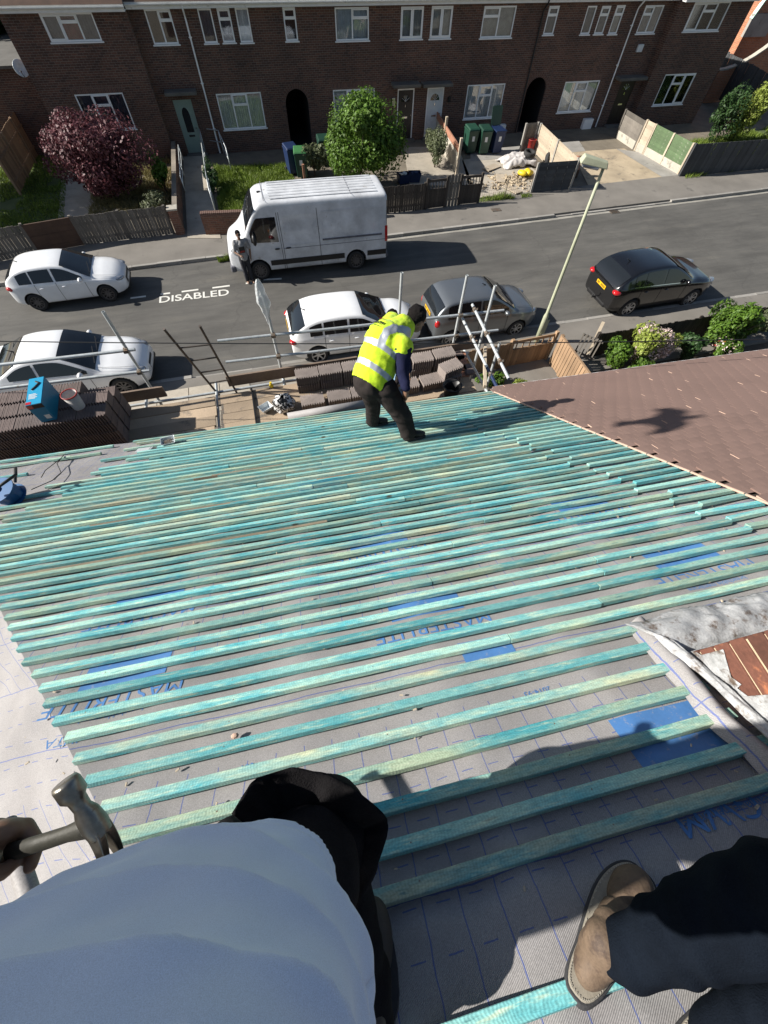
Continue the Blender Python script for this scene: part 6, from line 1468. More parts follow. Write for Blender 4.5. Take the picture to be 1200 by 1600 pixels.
# ladder
lb = G(335, 623, ZP); lt = onY(256, 514, YO - .4); lb2 = G(365, 617, ZP); lt2 = onY(312, 509, YO - .4)
ld = thing('ladder', 'dark steel ladder standing in the gap of the scaffold platform', 'ladder', lb)
M['ladder_m'] = simple('worn_dark_ladder_paint', (.085, .07, .06), .6, .4, 8, 60, metal=.3)
lb.y += .25; lb2.y += .25
ldr = (lt - lb); ldr2 = (lt2 - lb2); o0 = Vector(ld.location)
for (b, d) in ((lb, ldr), (lb2, ldr2)): MB().tube(b - d * 1.2 - o0, b + d - o0, .019, n=10).build('stile', M['ladder_m'], ld)
for k in range(9):
    f = -.45 + k * .205 - .05
    if f > .93: break
    MB().tube(lb + ldr * f - o0, lb2 + ldr2 * f - o0, .012, n=8).build('rung', M['ladder_m'], ld)
# ---------------- packs of plain tiles
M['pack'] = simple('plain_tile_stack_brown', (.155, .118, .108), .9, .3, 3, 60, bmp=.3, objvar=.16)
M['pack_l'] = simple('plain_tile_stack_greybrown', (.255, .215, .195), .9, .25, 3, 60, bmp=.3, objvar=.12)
def pack_mesh(mat, n=20, w=.40, dy=.265, dz=.165, seed=0):
    rs = random.Random(seed); mb = MB(); st = w / n
    for k in range(n):
        ox = rs.uniform(-.002, .002); oy = rs.uniform(-.004, .004) + (.026 if k % 2 else 0); oz = rs.uniform(0, .004)
        mb.bb((k * st, oy, oz), (k * st + st * .80, dy + oy - .030, dz - .006 + oz))
        mb.bb((k * st + .001, oy - .011, dz - .035 + oz), (k * st + st * .8, oy, dz - .008 + oz))   # nibs
    return mb.mesh('tile_pack', mat)
pm = [pack_mesh(M['pack'], seed=k) for k in range(3)]; pl = [pack_mesh(M['pack_l'], seed=9 + k) for k in range(3)]
def pack(me, x, y, z, rz, label, group=None):
    o = link('tile_pack', me); o.location = (x, y, z); o.rotation_euler = (0, 0, rz + random.uniform(-.02, .02)); return tag(o, label, 'roof tiles', group)
q = G(203, 690, ZP); XE_ = q.x
yA = q.y - .0
gl = 'packs of plain tiles in the tall dark block at the left'
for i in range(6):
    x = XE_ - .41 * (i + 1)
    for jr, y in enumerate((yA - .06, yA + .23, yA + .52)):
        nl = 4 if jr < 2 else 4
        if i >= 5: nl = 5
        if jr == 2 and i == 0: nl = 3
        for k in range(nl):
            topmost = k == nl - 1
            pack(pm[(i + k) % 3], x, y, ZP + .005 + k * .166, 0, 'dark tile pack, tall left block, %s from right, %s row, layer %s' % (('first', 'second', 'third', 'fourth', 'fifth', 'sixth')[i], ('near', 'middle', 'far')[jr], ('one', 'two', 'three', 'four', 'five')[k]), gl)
gm = 'packs of plain tiles laid along the middle of the scaffold'
def mid(px, py, z, lab, light=True, rz=0.0):
    p = G(px, py, z); pack((pl if light else pm)[int(px) % 3], p.x, p.y, z, rz, lab, None)
wx = G(462, 640, ZP + .17); wy = wx.y
names = ['first', 'second', 'third', 'fourth', 'fifth', 'sixth', 'seventh']
for k in range(5):
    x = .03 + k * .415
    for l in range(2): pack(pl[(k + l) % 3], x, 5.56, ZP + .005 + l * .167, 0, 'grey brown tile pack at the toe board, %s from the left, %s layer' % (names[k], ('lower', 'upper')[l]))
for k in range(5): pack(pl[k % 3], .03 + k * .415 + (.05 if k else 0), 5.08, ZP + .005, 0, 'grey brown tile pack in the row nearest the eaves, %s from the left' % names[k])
for k, (px, py) in enumerate(((655, 600), (700, 585))):
    pass
pack(pl[0], 2.10, 5.50, ZP + .005, .0, 'tile pack just right of the yellow vest, lower layer'); pack(pl[1], 2.12, 5.50, ZP + .172, .0, 'tile pack just right of the yellow vest, upper layer')
pack(pl[2], 2.55, 5.52, ZP + .005, .05, 'tile pack at the base of the right standard, lower layer'); pack(pl[0], 2.56, 5.52, ZP + .172, .03, 'tile pack at the base of the right standard, upper layer')
pack(pl[1], 2.20, 5.08, ZP + .005, .1, 'shaded tile pack beside the black tub'); pack(pl[2], 2.58, 5.10, ZP + .005, .2, 'turned tile pack right of the shaded one, lower layer'); pack(pl[0], 2.60, 5.12, ZP + .172, .25, 'turned tile pack right of the shaded one, upper layer')
# loose tiles
for k in range(10):
    o = MB().bb((0, 0, 0), (.165, .265, .012)).build('loose_tile', M['terracotta'] if k % 3 == 0 else M['pack'], label='flat loose tile in the pile at the right end of the platform', cat='roof tile', group='loose tiles at the right end of the platform')
    o.location = (3.02 + random.uniform(-.03, .12), 5.3 + (k % 4) * .14, ZP + .01 + (k // 4) * .016); o.rotation_euler = (0, 0, random.uniform(-.3, .3))
# cardboard power tool box
bx = onY(80, 655, yA + .1); bb_ = G(78, 648, ZP + .68)
box = thing('tool_box_carton', 'turquoise blue power tool carton lying on top of the tile block', 'carton', (bb_.x, bb_.y - .02, ZP + .672), None, .08)
M['carton'] = plain('turquoise_print', (.015, .30, .52), .4); M['carton_d'] = plain('teal_print', (.008, .19, .34), .4)
MB().bb((-.10, -.10, 0), (.10, .46, .32)).build('carton', M['carton_d'], box, bevel=.004)
MB().bb((-.095, -.095, .321), (.095, .455, .324)).build('lid_print', M['carton'], box)
mb = MB()
for k in range(5): mb.bb((-.07, .02 + k * .022, .325), (.02 + .02 * (k % 2), .03 + k * .022, .326))
mb.build('lettering', M['plate_w'], box); mb = MB(); mb.path([(-.04, .2, .326), (.01, .26, .328), (.05, .33, .327), (.0, .37, .327)], .014, 6); mb.build('printed_drill', M['black'], box)
MB().bb((-.095, -.09, .3245), (-.03, -.04, .3265)).build('red_logo', M['red_lens'], box); MB().bb((-.10, -.1025, .25), (.10, -.1005, .319)).build('black_band', M['black'], box); MB().bb((-.095, -.104, .26), (-.03, -.102, .31)).build('red_logo', M['red_lens'], box)
MB().bb((.0, -.103, .05), (.07, -.1005, .12)).build('address_label', M['plate_w'], box)
# grey bucket with red rim behind the block
bk = thing('bucket', 'pale grey rubble bucket with a red rim wedged beside the carton', 'bucket', G(118, 640, ZP + .68) + Vector((.05, .05, .0)))
MB().lathe([(.08, 0), (.105, .24), (.10, .24), (.075, .01)], n=22).build('bucket', M['tarp'], bk, smooth=True); MB().lathe([(.10, .235), (.112, .235), (.112, .25), (.10, .25)], n=22, close=True).build('rim', M['red_plastic'], bk, smooth=True)
# tubs
def tub(label, loc, s, clear=True, fill=True, rz=.2):
    root = thing('plastic_tub', label, 'tub', loc, None, rz); mb = MB(); b = .8
    V = [(x * s * b, y * s * .75 * b, 0) for x, y in ((-1, -1), (1, -1), (1, 1), (-1, 1))] + [(x * s, y * s * .75, s * .75) for x, y in ((-1, -1), (1, -1), (1, 1), (-1, 1))] + [(x * s * 1.08, y * s * .82, s * .75) for x, y in ((-1, -1), (1, -1), (1, 1), (-1, 1))]
    mb.add(V, [(3, 2, 1, 0)] + [(k, (k + 1) % 4, 4 + (k + 1) % 4, 4 + k) for k in range(4)] + [(4 + k, 4 + (k + 1) % 4, 8 + (k + 1) % 4, 8 + k) for k in range(4)]); mb.build('tub', M['clear'], root, bevel=.006)
    if fill:
        mb = MB()
        for k in range(90): mb.bar((random.uniform(-.7, .7) * s, random.uniform(-.5, .5) * s, s * (.3 + random.uniform(0, .25))), (random.uniform(-.7, .7) * s, random.uniform(-.5, .5) * s, s * (.3 + random.uniform(0, .25))), .003, .003)
        mb.build('nails', M['coupler'], root)
    return root
M['clear'] = plain('milky_clear_plastic', (.62, .66, .68), .25, 0, .4)
u, v = onRoof(266, 696); t_ = tub('clear plastic tub of nails standing at the eaves edge', RP(u, v, .03), .075); t_.rotation_euler = (0, 0, .1)
u, v = onRoof(226, 704); o = MB().bb((-.085, -.06, 0), (.085, .06, .008)).bb((-.07, -.048, .008), (.07, .048, .011)).build('tub_lid', M['clear'], label='clear tub lid lying flat beside the tub of nails', cat='lid', bevel=.004); o.matrix_world = Matrix.Translation(RP(u, v, .01)) @ A3.to_4x4()
tub('white plastic tub on the platform beside the striped bag', G(416, 640, ZP + .02), .10, fill=False, rz=.5)
def bag(label, loc, r, mat, name='carrier_bag', cat='bag'):
    def fn(s, t):
        a = 2 * PI * s; th = PI * (t * .93 + .06); rr = r * (1 + .28 * nz((math.cos(a) * 1.6, math.sin(a) * 1.6, t * 3.2)) + .15 * nz((math.cos(a) * 5, math.sin(a) * 5, t * 8)))
        return Vector(loc) + Vector((rr * math.sin(th) * math.cos(a), rr * .85 * math.sin(th) * math.sin(a), r * .8 * (math.cos(th) + .98) * (1 + .1 * nz((math.cos(a) * 3, math.sin(a) * 3, 7)))))
    return grid(name, fn, 40, 24, mat, label=label, cat=cat)
m, t, b = new_mat('black_white_printed_bag'); n = noise_(t, 11, 3, .5, dist=1.4); c = ramp(t, n, [(.46, (.012,) * 3), (.5, (.012,) * 3), (.53, (.55,) * 3)]); t.links.new(c, b.inputs['Base Color']); b.inputs['Roughness'].default_value = .25; bump(t, b, noise_(t, 30, 3), .5, .01); M['bagprint'] = m
bag('black and white printed plastic bag slumped on the platform', G(446, 640, ZP), .19, M['bagprint'])
bag('black rubbish sack between the platform packs and the worker', Vector((.02, 5.0, ZP)), .01, M['black']) if False else None
tr = thing('black_tub', 'round black rubber tub behind the right end of the battens', 'tub', G(704, 616, ZP)); MB().lathe([(.12, 0), (.16, .20), (.175, .2), (.175, .215), (.15, .21), (.11, .02)], n=26).build('tub', M['black'], tr, smooth=True); MB().path([(-.17, 0, .2), (-.1, .0, .3), (.1, 0, .3), (.17, 0, .2)], .008).build('handle', M['black'], tr)
sm = MB().ell((0, 0, 0), (.04, .03, .04)).tube((0, 0, .02), (0, 0, .08), .02).build('pump_sprayer', M['yellow'], label='small brass yellow fitting beside the striped bag', cat='fitting'); sm.location = G(424, 603, ZP + .04)
# roll of underlay along the eaves
ro = thing('underlay_roll', 'grey roll of underlay lying along the eaves behind the worker', 'roll', RP(-.6, -.05, .06))
a = G(450, 652, 4.55); b = G(590, 628, 4.55)
MB().tube(a - Vector(ro.location), b - Vector(ro.location), .062, .062, 20).build('roll', M['roll_grey'] if 'roll_grey' in M else M['underlay'], ro, smooth=True)
a = G(430, 664, 4.62); b = G(565, 644, 4.62); MB().tube(a - Vector(ro.location), b - Vector(ro.location), .022, .022, 12).build('pipe', M['upvc'] if 0 else M['steel'], ro, smooth=True)
for (p, q) in (((205, 716), (280, 704)), ((340, 680), (432, 664)), ((80, 722), (160, 709))):
    u0, v0 = onRoof(*p); u1, v1 = onRoof(*q); batten(u0, u1, (v0 + v1) / 2, 0.0)
# chalky plastic bag tied on the second standard
m_ = M['filmy'] = new_mat('filmy_plastic')[0]; t = m_.node_tree; b = t.nodes['Principled BSDF']; b.inputs['Base Color'].default_value = (.7, .73, .75, 1); b.inputs['Roughness'].default_value = .3; b.inputs['Alpha'].default_value = .55; bump(t, b, noise_(t, 28, 4), .8, .02)
t0_ = onY(420, 505, YO); top_ = onY(402, 436, YO)
def film(s, t):
    a = 2 * PI * s; p = top_.lerp(t0_, t) ; z = p.z; r = .02 + .062 * math.sin(min(1, t * 1.15) * PI) ** .8 * (1 + .5 * nz((math.cos(a) * 2, math.sin(a) * 2, t * 5))); r *= (1 - .25 * (t > .9))
    return p + Vector((r * math.cos(a), r * .6 * math.sin(a), 0)) + Vector((.02 * nz((t * 6, 1, 1)), 0, -.02 * t))
grid('plastic_bag', film, 28, 30, m_, label='thin clear plastic bag pulled over the top of a scaffold standard', cat='bag')
# cable reel
u, v = onRoof(34, 775); rl_ = thing('cable_reel', 'blue extension cable reel with black handle lying on the battens', 'cable reel', RP(u, v, .03)); rl_.rotation_euler = (.35, -.5, .3)
M['blue_cable'] = plain('blue_cable_plastic', (.015, .10, .26), .35)
mb = MB(); mb.lathe([(.03, -.07), (.13, -.07), (.13, -.062), (.07, -.06), (.07, .06), (.13, .062), (.13, .07), (.03, .07)], (0, 0, .12), (.35, .3, 1), 26, close=True); mb.build('drum', M['blue_cable'], rl_, smooth=False)
mb = MB(); ax = Vector((.35, .3, 1)).normalized(); e1 = ax.cross(Vector((0, 0, 1))).normalized(); e2 = ax.cross(e1)
mb.path([Vector((0, 0, .12)) + ax * (-.055 + .11 * k / 200) + (e1 * math.cos(k * .42) + e2 * math.sin(k * .42)) * (.098 + .006 * math.sin(k * 1.7)) for k in range(200)], .006, 5); mb.build('wound_cable', M['blue_cable'], rl_)
MB().path([(.05, .1, .02), (.2, .14, .08), (.24, .02, .16), (.16, -.05, .28), (.02, -.02, .26)], .013).build('handle', M['black'], rl_, smooth=True)
pts = [onRoof(*p) for p in ((52, 770), (85, 757), (98, 743), (92, 730), (102, 715), (98, 722), (75, 742), (68, 752))]
MB().path([RP(u_, v_, .035 + .01 * k % .02) for k, (u_, v_) in enumerate(pts)], .004, 6).build('loose_cable', M['black'], label='thin black cable trailing across the battens at the left eaves', cat='cable')
# ================================================================== PEOPLE
def blob(name, prims, mat, voxel, parent=None, smooth=6, wr=None, mats=None, pick=None, cutf=None, **kw):
    """one continuous skin over tapered limbs: union by voxel remesh, relaxed, then wrinkled along its normals"""
    mb = MB()
    for p in prims:
        if p[0] == 'c':
            a, ra, b, rb = Vector(p[1]), p[2], Vector(p[3]), p[4]; mb.tube(a, b, ra, rb, 16); mb.ell(a, (ra,) * 3, None, 16, 10); mb.ell(b, (rb,) * 3, None, 16, 10)
        else: mb.ell(p[1], p[2], p[3] if len(p) > 3 else None, 22, 14)
    o = mb.build(name, mat, None)
    r = o.modifiers.new('r', 'REMESH'); r.mode = 'VOXEL'; r.voxel_size = voxel
    s = o.modifiers.new('s', 'SMOOTH'); s.factor = .5; s.iterations = smooth
    dg = bpy.context.evaluated_depsgraph_get(); dg.update(); me = bpy.data.meshes.new_from_object(o.evaluated_get(dg)); bpy.data.objects.remove(o)
    o = link(name, me, parent)
    if wr:
        n = len(me.vertices); co = np.zeros(n * 3, np.float32); me.vertices.foreach_get('co', co); co = co.reshape(-1, 3); no = np.zeros(n * 3, np.float32); me.vertices.foreach_get('normal', no); no = no.reshape(-1, 3)
        for i in range(n): co[i] += no[i] * wr(Vector(co[i]))
        me.vertices.foreach_set('co', co.ravel())
    if cutf:
        bm = bmesh.new(); bm.from_mesh(me); bmesh.ops.delete(bm, geom=[v for v in bm.verts if cutf(v.co)], context='VERTS'); bm.to_mesh(me); bm.free()
    me.polygons.foreach_set('use_smooth', np.ones(len(me.polygons), bool))
    if mats:
        me.materials.clear()
        for m in mats: me.materials.append(m)
        for p in me.polygons: p.material_index = pick(p.center)
    me.update(); return tag(o, **kw)
M['skin'] = simple('skin', (.42, .25, .17), .5, .12, 20, 150, bmp=.1)
M['skin_d'] = simple('tanned_skin', (.20, .11, .07), .5, .15, 20, 150, bmp=.1)
M['hair'] = simple('black_hair', (.010, .008, .008), .7, .6, 40, 260, bmp=1.0, bd=.012, spec=.15)
def cloth(name, col, var=.2, sc_=8, fold=.5):
    m, t, b = new_mat(name); n = noise_(t, sc_, 5, .6); n2 = noise_(t, 300 if fold > .24 else 1800, 2); c = ramp(t, n, [(.3, tuple(x * (1 - var) for x in col)), (.7, tuple(min(1, x * (1 + var)) for x in col))])
    c = mixc(t, 1.0, c, ramp(t, n2, [(.3, (.85,) * 3), (.7, (1.12,) * 3)]), 'MULTIPLY')
    t.links.new(c, b.inputs['Base Color']); b.inputs['Roughness'].default_value = .9; b.inputs['Sheen Weight'].default_value = .15 if max(col) > .25 else 0; b.inputs['Specular IOR Level'].default_value = .2 if max(col) > .1 else .05
    w = noise_(t, 14, 3, .5, dist=.6); bump(t, b, math_(t, 'ADD', math_(t, 'MULTIPLY', w, 3.0 * fold), n2), .5 if fold > .24 else .2, .004 if fold > .24 else .0006); return m
M['trouser_brown'] = cloth('dark_brown_work_trousers', (.032, .027, .026)); M['navy_shirt'] = cloth('navy_sweatshirt', (.016, .018, .045)); M['denim'] = cloth('light_blue_jeans', (.20, .33, .45))
M['tee_blue'] = cloth('grey_blue_t_shirt', (.64, .73, .90), .05, 6, .2); M['black_cloth'] = cloth('black_work_trousers', (.014, .013, .014), .3, 14); M['navy_trouser'] = cloth('dark_navy_work_trousers', (.0055, .008, .013), .25, 10)
M['tee_grey'] = cloth('pale_grey_t_shirt', (.30, .30, .30)); M['trouser_grey'] = cloth('charcoal_trousers', (.05, .05, .055))
M['hivis'] = cloth('fluorescent_yellow_vest', (.55, .76, .03), .12, 8, .8); M['reflect'] = simple('silver_reflective_tape', (.40, .43, .48), .4, .1, 20, 200, metal=.3)
M['leather'] = simple('scuffed_tan_leather', (.135, .092, .060), .75, .4, 9, 120, bmp=.5, bd=.003, dirt=((.065, .042, .03), .52, 16)); M['leather_d'] = simple('dark_boot_leather', (.03, .025, .022), .6, .3, 12, 90)
M['sole'] = simple('dark_boot_sole', (.035, .035, .038), .8, .3, 20, 100, bmp=.3); M['welt'] = simple('pale_boot_welt', (.26, .235, .19), .8, .2, 25, 120)
def V3(*a): return Vector(a)
def hand(prims, wrist, d, palm_n, s=1.0, curl=.9, side=1):
    """palm plus five bent fingers, added to the body's own skin"""
    d = Vector(d).normalized(); n = Vector(palm_n).normalized(); w = d.cross(n).normalized() * side; n = w.cross(d).normalized() * side
    wrist = Vector(wrist); pc = wrist + d * .05 * s
    prims.append(('e', pc, (.026 * s, .043 * s, .052 * s), Matrix((n, w, d)).transposed()))
    for k, (o_, L) in enumerate(((.032, .072), (.011, .080), (-.011, .075), (-.032, .060))):
        p = wrist + d * .088 * s + w * o_ * s; a = p; dr = d.copy(); r = .0095 * s
        for j, f in enumerate((.42, .33, .25)):
            dr = (dr * math.cos(curl * (.5 + .25 * j)) + n * math.sin(curl * (.5 + .25 * j))).normalized(); b = a + dr * L * f * s; prims.append(('c', a, r, b, r * .92)); a = b; r *= .92
    a = wrist + d * .025 * s + w * .032 * s; b = a + (d * .6 + w * .8 + n * .35).normalized() * .038 * s; c = b + (d * .85 + n * .6).normalized() * .032 * s
    prims.append(('c', a, .014 * s, b, .011 * s)); prims.append(('c', b, .011 * s, c, .009 * s))
def head(prims, c, fwd, up, s=1.0):
    f = Vector(fwd).normalized(); u = Vector(up); u = (u - f * u.dot(f)).normalized(); l = u.cross(f); m = Matrix((l, f, u)).transposed(); c = Vector(c)
    prims.append(('e', c + u * .02 * s, (.074 * s, .092 * s, .098 * s), m)); prims.append(('e', c + f * .035 * s - u * .055 * s, (.055 * s, .055 * s, .062 * s), m))
    prims.append(('c', c + f * .09 * s, .010 * s, c + f * .108 * s - u * .028 * s, .014 * s))
    for k in (-1, 1): prims.append(('e', c + l * k * .077 * s - u * .01 * s, (.010 * s, .020 * s, .032 * s), m)); prims.append(('e', c + f * .082 * s + l * k * .03 * s + u * .018 * s, (.02 * s, .012 * s, .008 * s), m))
    prims.append(('e', c + f * .083 * s - u * .062 * s, (.024 * s, .012 * s, .008 * s), m))
    return m
def face_bits(root, c, m, s=1.0):
    c = Vector(c)
    for k in (-1, 1): MB().ell(c + m @ V3(k * .031, .083, .004) * s, (.011 * s, .007 * s, .007 * s)).build('eye', M['door_white'], root, smooth=True)
    MB().ell(c + m @ V3(0, .090, -.062) * s, (.022 * s, .006 * s, .006 * s), m).build('mouth', M['red_plastic'], root, smooth=True)
def hairdo(root, c, m, s=1.0, mat='hair', voxel=.008):
    c = Vector(c); pr = [('e', c + m @ V3(0, -.018, .035) * s, (.084 * s, .094 * s, .092 * s), m), ('e', c + m @ V3(0, -.055, -.02) * s, (.072 * s, .05 * s, .07 * s), m)]
    rs = random.Random(4)
    for k in range(26):
        a = rs.uniform(0, 2 * PI); e = rs.uniform(.1, 1.2); q = m @ V3(math.cos(a) * math.cos(e) * .08, -.02 + math.sin(a) * math.cos(e) * .085, .035 + math.sin(e) * .088) * s; pr.append(('e', c + q, (.016 * s, .016 * s, .012 * s)))
    return blob('hair', pr, M[mat], voxel, root, 2, wr=lambda p: .004 * nz(p, 60))
# ------------------------------------------------------------------ the man in the yellow vest
fR = RP(-.03, 1.50, .03); fL = RP(-.30, .86, .03)
wk = thing('person', 'man in a fluorescent yellow vest and dark brown trousers bending on the battens', 'person', (0, 0, 0))
Yh = 2.88
hip = onY(580, 597, Yh); hR = hip + V3(.04, -.10, -.02); hL = hip + V3(-.02, .10, -.01)
hR = hR + V3(.07, 0, .0)
kR = hR.lerp(fR, .5) + V3(.05, -.03, 0); kL = hL.lerp(fL, .52) + V3(.03, .0, 0)
chest = onY(602, 535, 3.10); neck = onY(634, 507, 3.22); hd_c = onY(651, 499, 3.28)
shR = onY(630, 546, 2.92); shL = onY(612, 505, 3.36); elR = onY(629, 583, 2.80); haR = onY(634, 608, 2.68); elL = shL + V3(.10, .0, -.27); haL = elL + V3(.08, -.1, -.24)
pr = [('c', hR, .09, kR, .058), ('c', kR, .055, fR + V3(0, 0, .1), .04), ('c', hL, .09, kL, .058), ('c', kL, .055, fL + V3(0, 0, .1), .04), ('e', hip, (.15, .16, .13)), ('c', hip, .13, chest, .14), ('c', chest, .13, neck, .07), ('c', neck, .055, hd_c, .055),
      ('c', shR, .055, elR, .042), ('c', elR, .04, haR, .028), ('c', shL, .055, elL, .042), ('c', elL, .04, haL, .028), ('c', chest, .1, shR, .055), ('c', chest, .1, shL, .055)]
hm = head(pr, hd_c, (.85, .15, -.5), (.45, .25, .85), .98)
hand(pr, haR, (.15, .1, -1), (-1, 0, 0), 1.0, .5); hand(pr, haL, (.3, 0, -1), (-1, 0, 0), 1.0, .9, -1)
blob('body', pr, M['skin_d'], .010, wk, 4); hairdo(wk, hd_c, hm, 1.0); face_bits(wk, hd_c, hm, .98)
def folds(k, amp, sc_=16):
    return lambda p: amp * math.sin(p.z * 55 + 9 * nz((p.x * 6 + k, p.y * 6, p.z * 5)) + p.x * 12) * (.5 + .5 * nz((p.x * 3, p.y * 3, p.z * 4 + k))) + amp * .8 * nz((p.x * sc_, p.y * sc_, p.z * sc_ + k))
tr = [('e', hip + V3(-.01, 0, 0), (.165, .185, .15)), ('c', hR, .118, kR, .092), ('c', kR, .088, fR + V3(-.01, .0, .10), .082), ('c', hL, .118, kL, .09), ('c', kL, .086, fL + V3(-.01, 0, .10), .078), ('c', hip, .15, hip.lerp(chest, .25), .15)]
blob('trousers', tr, M['trouser_brown'], .011, wk, 5, folds(1, .0055))
def boot(f, d, parent, s=1.0, m='leather_d'):
    d = Vector(d); d = (d - RN * d.dot(RN)).normalized(); l = RN.cross(d); rt = Matrix((d, l, RN)).transposed()
    blob('boot', [('e', f + d * .10 * s + RN * .035, (.085 * s, .047 * s, .04), rt), ('e', f - d * .02 + RN * .04, (.07 * s, .042, .045), rt), ('c', f - d * .02 + RN * .05, .045, f - d * .03 + RN * .15, .048), ('c', f + RN * .05, .04, f + d * .1 * s + RN * .04, .036)], M[m], .008, parent, 4)
    mb = MB(); pts = [(math.cos(a) * (.155 if math.cos(a) > 0 else .085) * s + .03, math.sin(a) * (.052 - .008 * math.cos(2 * a))) for a in np.linspace(0, 2 * PI, 25)[:-1]]
    vs = [f + d * x + l * y + RN * h for h in (-.012, .012) for x, y in pts]; n = len(pts); mb.add(vs, [tuple(range(n - 1, -1, -1)), tuple(range(n, 2 * n))] + [(k, (k + 1) % n, n + (k + 1) % n, n + k) for k in range(n)]); mb.build('sole', M['sole'], parent)
boot(fR + RN * .015, (1, -.15, 0), wk); boot(fL + RN * .015, (1, -.1, 0), wk)
sh = [('c', hip.lerp(chest, .1), .165, chest, .165), ('c', chest, .16, neck - V3(.03, 0, .02), .10), ('c', chest, .13, shR, .085), ('c', chest, .13, shL, .085), ('c', shR, .080, elR, .064), ('c', elR, .062, haR + V3(0, 0, .02), .044), ('c', shL, .078, elL, .062), ('c', elL, .06, haL, .044)]
blob('sweatshirt', sh, M['navy_shirt'], .011, wk, 5, folds(5, .006))
ax_ = (neck - hip).normalized(); sd = (shL - shR); sd = (sd - ax_ * sd.dot(ax_)).normalized(); bk_ = ax_.cross(sd)
if bk_.z < 0: bk_ = -bk_
vs_ = [('c', hip.lerp(chest, .02) + V3(0, 0, .01), .192, chest, .195), ('c', chest, .185, neck - V3(.03, 0, .03), .118), ('c', chest, .16, shR + V3(0, .02, .01), .100), ('c', chest, .16, shL, .100)]
tl = (neck - hip).length
def vpick(c):
    q = c - hip; a = q.dot(ax_) / tl; s_ = q.dot(sd)
    if .10 < a < .185 or .40 < a < .48: return 1
    if a > .48 and abs(s_ + .12) < .028: return 1
    return 0
vest = blob('vest', vs_, M['hivis'], .0075, wk, 6, wr=lambda p: .007 * math.sin(p.x * 40 + p.z * 32 + 6 * nz((p.x * 5, p.y * 5, p.z * 5))) * (.4 + .6 * nz((p.x * 3 + 4, p.y * 3, p.z * 3))) + .004 * nz(p, 22), mats=[M['hivis'], M['reflect']], pick=vpick,
            cutf=lambda p: (p - hip).dot(ax_) < -.055)
# lettering on the back of the vest: a bold black word with a thin line of text and a small red mark
def on_back(a, s_):
    o_ = hip + ax_ * (a * tl) + sd * s_ + bk_ * .5; h, loc, nn, _ = vest.ray_cast(o_, -bk_); return (loc + nn * .010, nn) if h else (o_ - bk_ * .3, bk_)
for (aa, s0, s1, w, mt, n_) in ((.72, -.06, .12, .034, 'black', 9), (.655, -.06, .10, .007, 'black', 14), (.80, -.01, .05, .026, 'red_plastic', 3)):
    mb = MB()
    for k in range(n_):
        p, nn = on_back(aa + .0, s0 + (s1 - s0) * (k + .5) / n_); x = sd - nn * sd.dot(nn); x.normalize(); y = nn.cross(x); m = Matrix((x, y, nn)).transposed(); ww = abs(s1 - s0) / n_ * .72
        mb.box(p, (ww, w * (.75 + .25 * ((k * 7) % 3) / 2), .0015), m)
        if k % 2 and w > .02: mb.box(p + y * w * .5, (ww * .35, w * .5, .0015), m)
    mb.build('vest_lettering', M[mt], vest)
# ------------------------------------------------------------------ second man crouching behind him
c2 = onY(612, 497, 5.0); b2 = thing('person', 'dark haired man crouching on the platform, mostly hidden behind the yellow vest', 'person', (0, 0, 0))
g0 = Vector((c2.x, 5.0, ZP + .01)); hp = g0 + V3(-.05, .1, .62); ck = g0 + V3(.0, -.02, 1.12); c2 = Vector((c2.x, 4.98, min(c2.z, ZP + 1.72)))
ck.z = c2.z - .42; hp.z = c2.z - .82
kn = [hp + V3(s * .13, -.32, -.12) for s in (-1, 1)]; an = [Vector((g0.x + s * .13, g0.y - .22, ZP + .06)) for s in (-1, 1)]
pr = [('c', hp, .12, ck, .14), ('c', ck, .12, c2 - V3(0, 0, .12), .06), ('c', c2 - V3(0, 0, .14), .055, c2, .055)]
for k in range(2): pr += [('c', hp + V3((-1, 1)[k] * .09, 0, 0), .085, kn[k], .055), ('c', kn[k], .052, an[k], .035), ('e', an[k] + V3(0, -.06, -.02), (.045, .12, .04))]
shs = [ck + V3(s * .18, 0, .1) for s in (-1, 1)]; els = [ck + V3(s * .20, -.12, -.16) for s in (-1, 1)]; hs_ = [kn[0] + V3(.06, -.12, .05), kn[1] + V3(-.06, -.12, .05)]
for k in range(2): pr += [('c', shs[k], .052, els[k], .04), ('c', els[k], .038, hs_[k], .026), ('c', ck, .09, shs[k], .05)]; hand(pr, hs_[k], (0, -.5, -1), (0, 1, 0), .95, .9, (-1, 1)[k])
hm = head(pr, c2, (.1, -.8, -.6), (0, -.3, 1)); blob('body', pr, M['skin_d'], .011, b2, 4); hairdo(b2, c2, hm, 1.05); face_bits(b2, c2, hm)
blob('jeans', [('e', hp, (.16, .15, .13))] + [q for k in range(2) for q in (('c', hp + V3((-1, 1)[k] * .09, 0, 0), .105, kn[k], .078), ('c', kn[k], .075, an[k] + V3(0, 0, .04), .062))], M['denim'], .012, b2, 4, folds(2, .006))
blob('jacket', [('c', hp + V3(0, 0, .08), .145, ck, .165)] + [q for k in range(2) for q in (('c', ck, .12, shs[k], .075), ('c', shs[k], .072, els[k], .058), ('c', els[k], .056, hs_[k], .04))], M['trouser_brown'], .012, b2, 4, folds(3, .006))
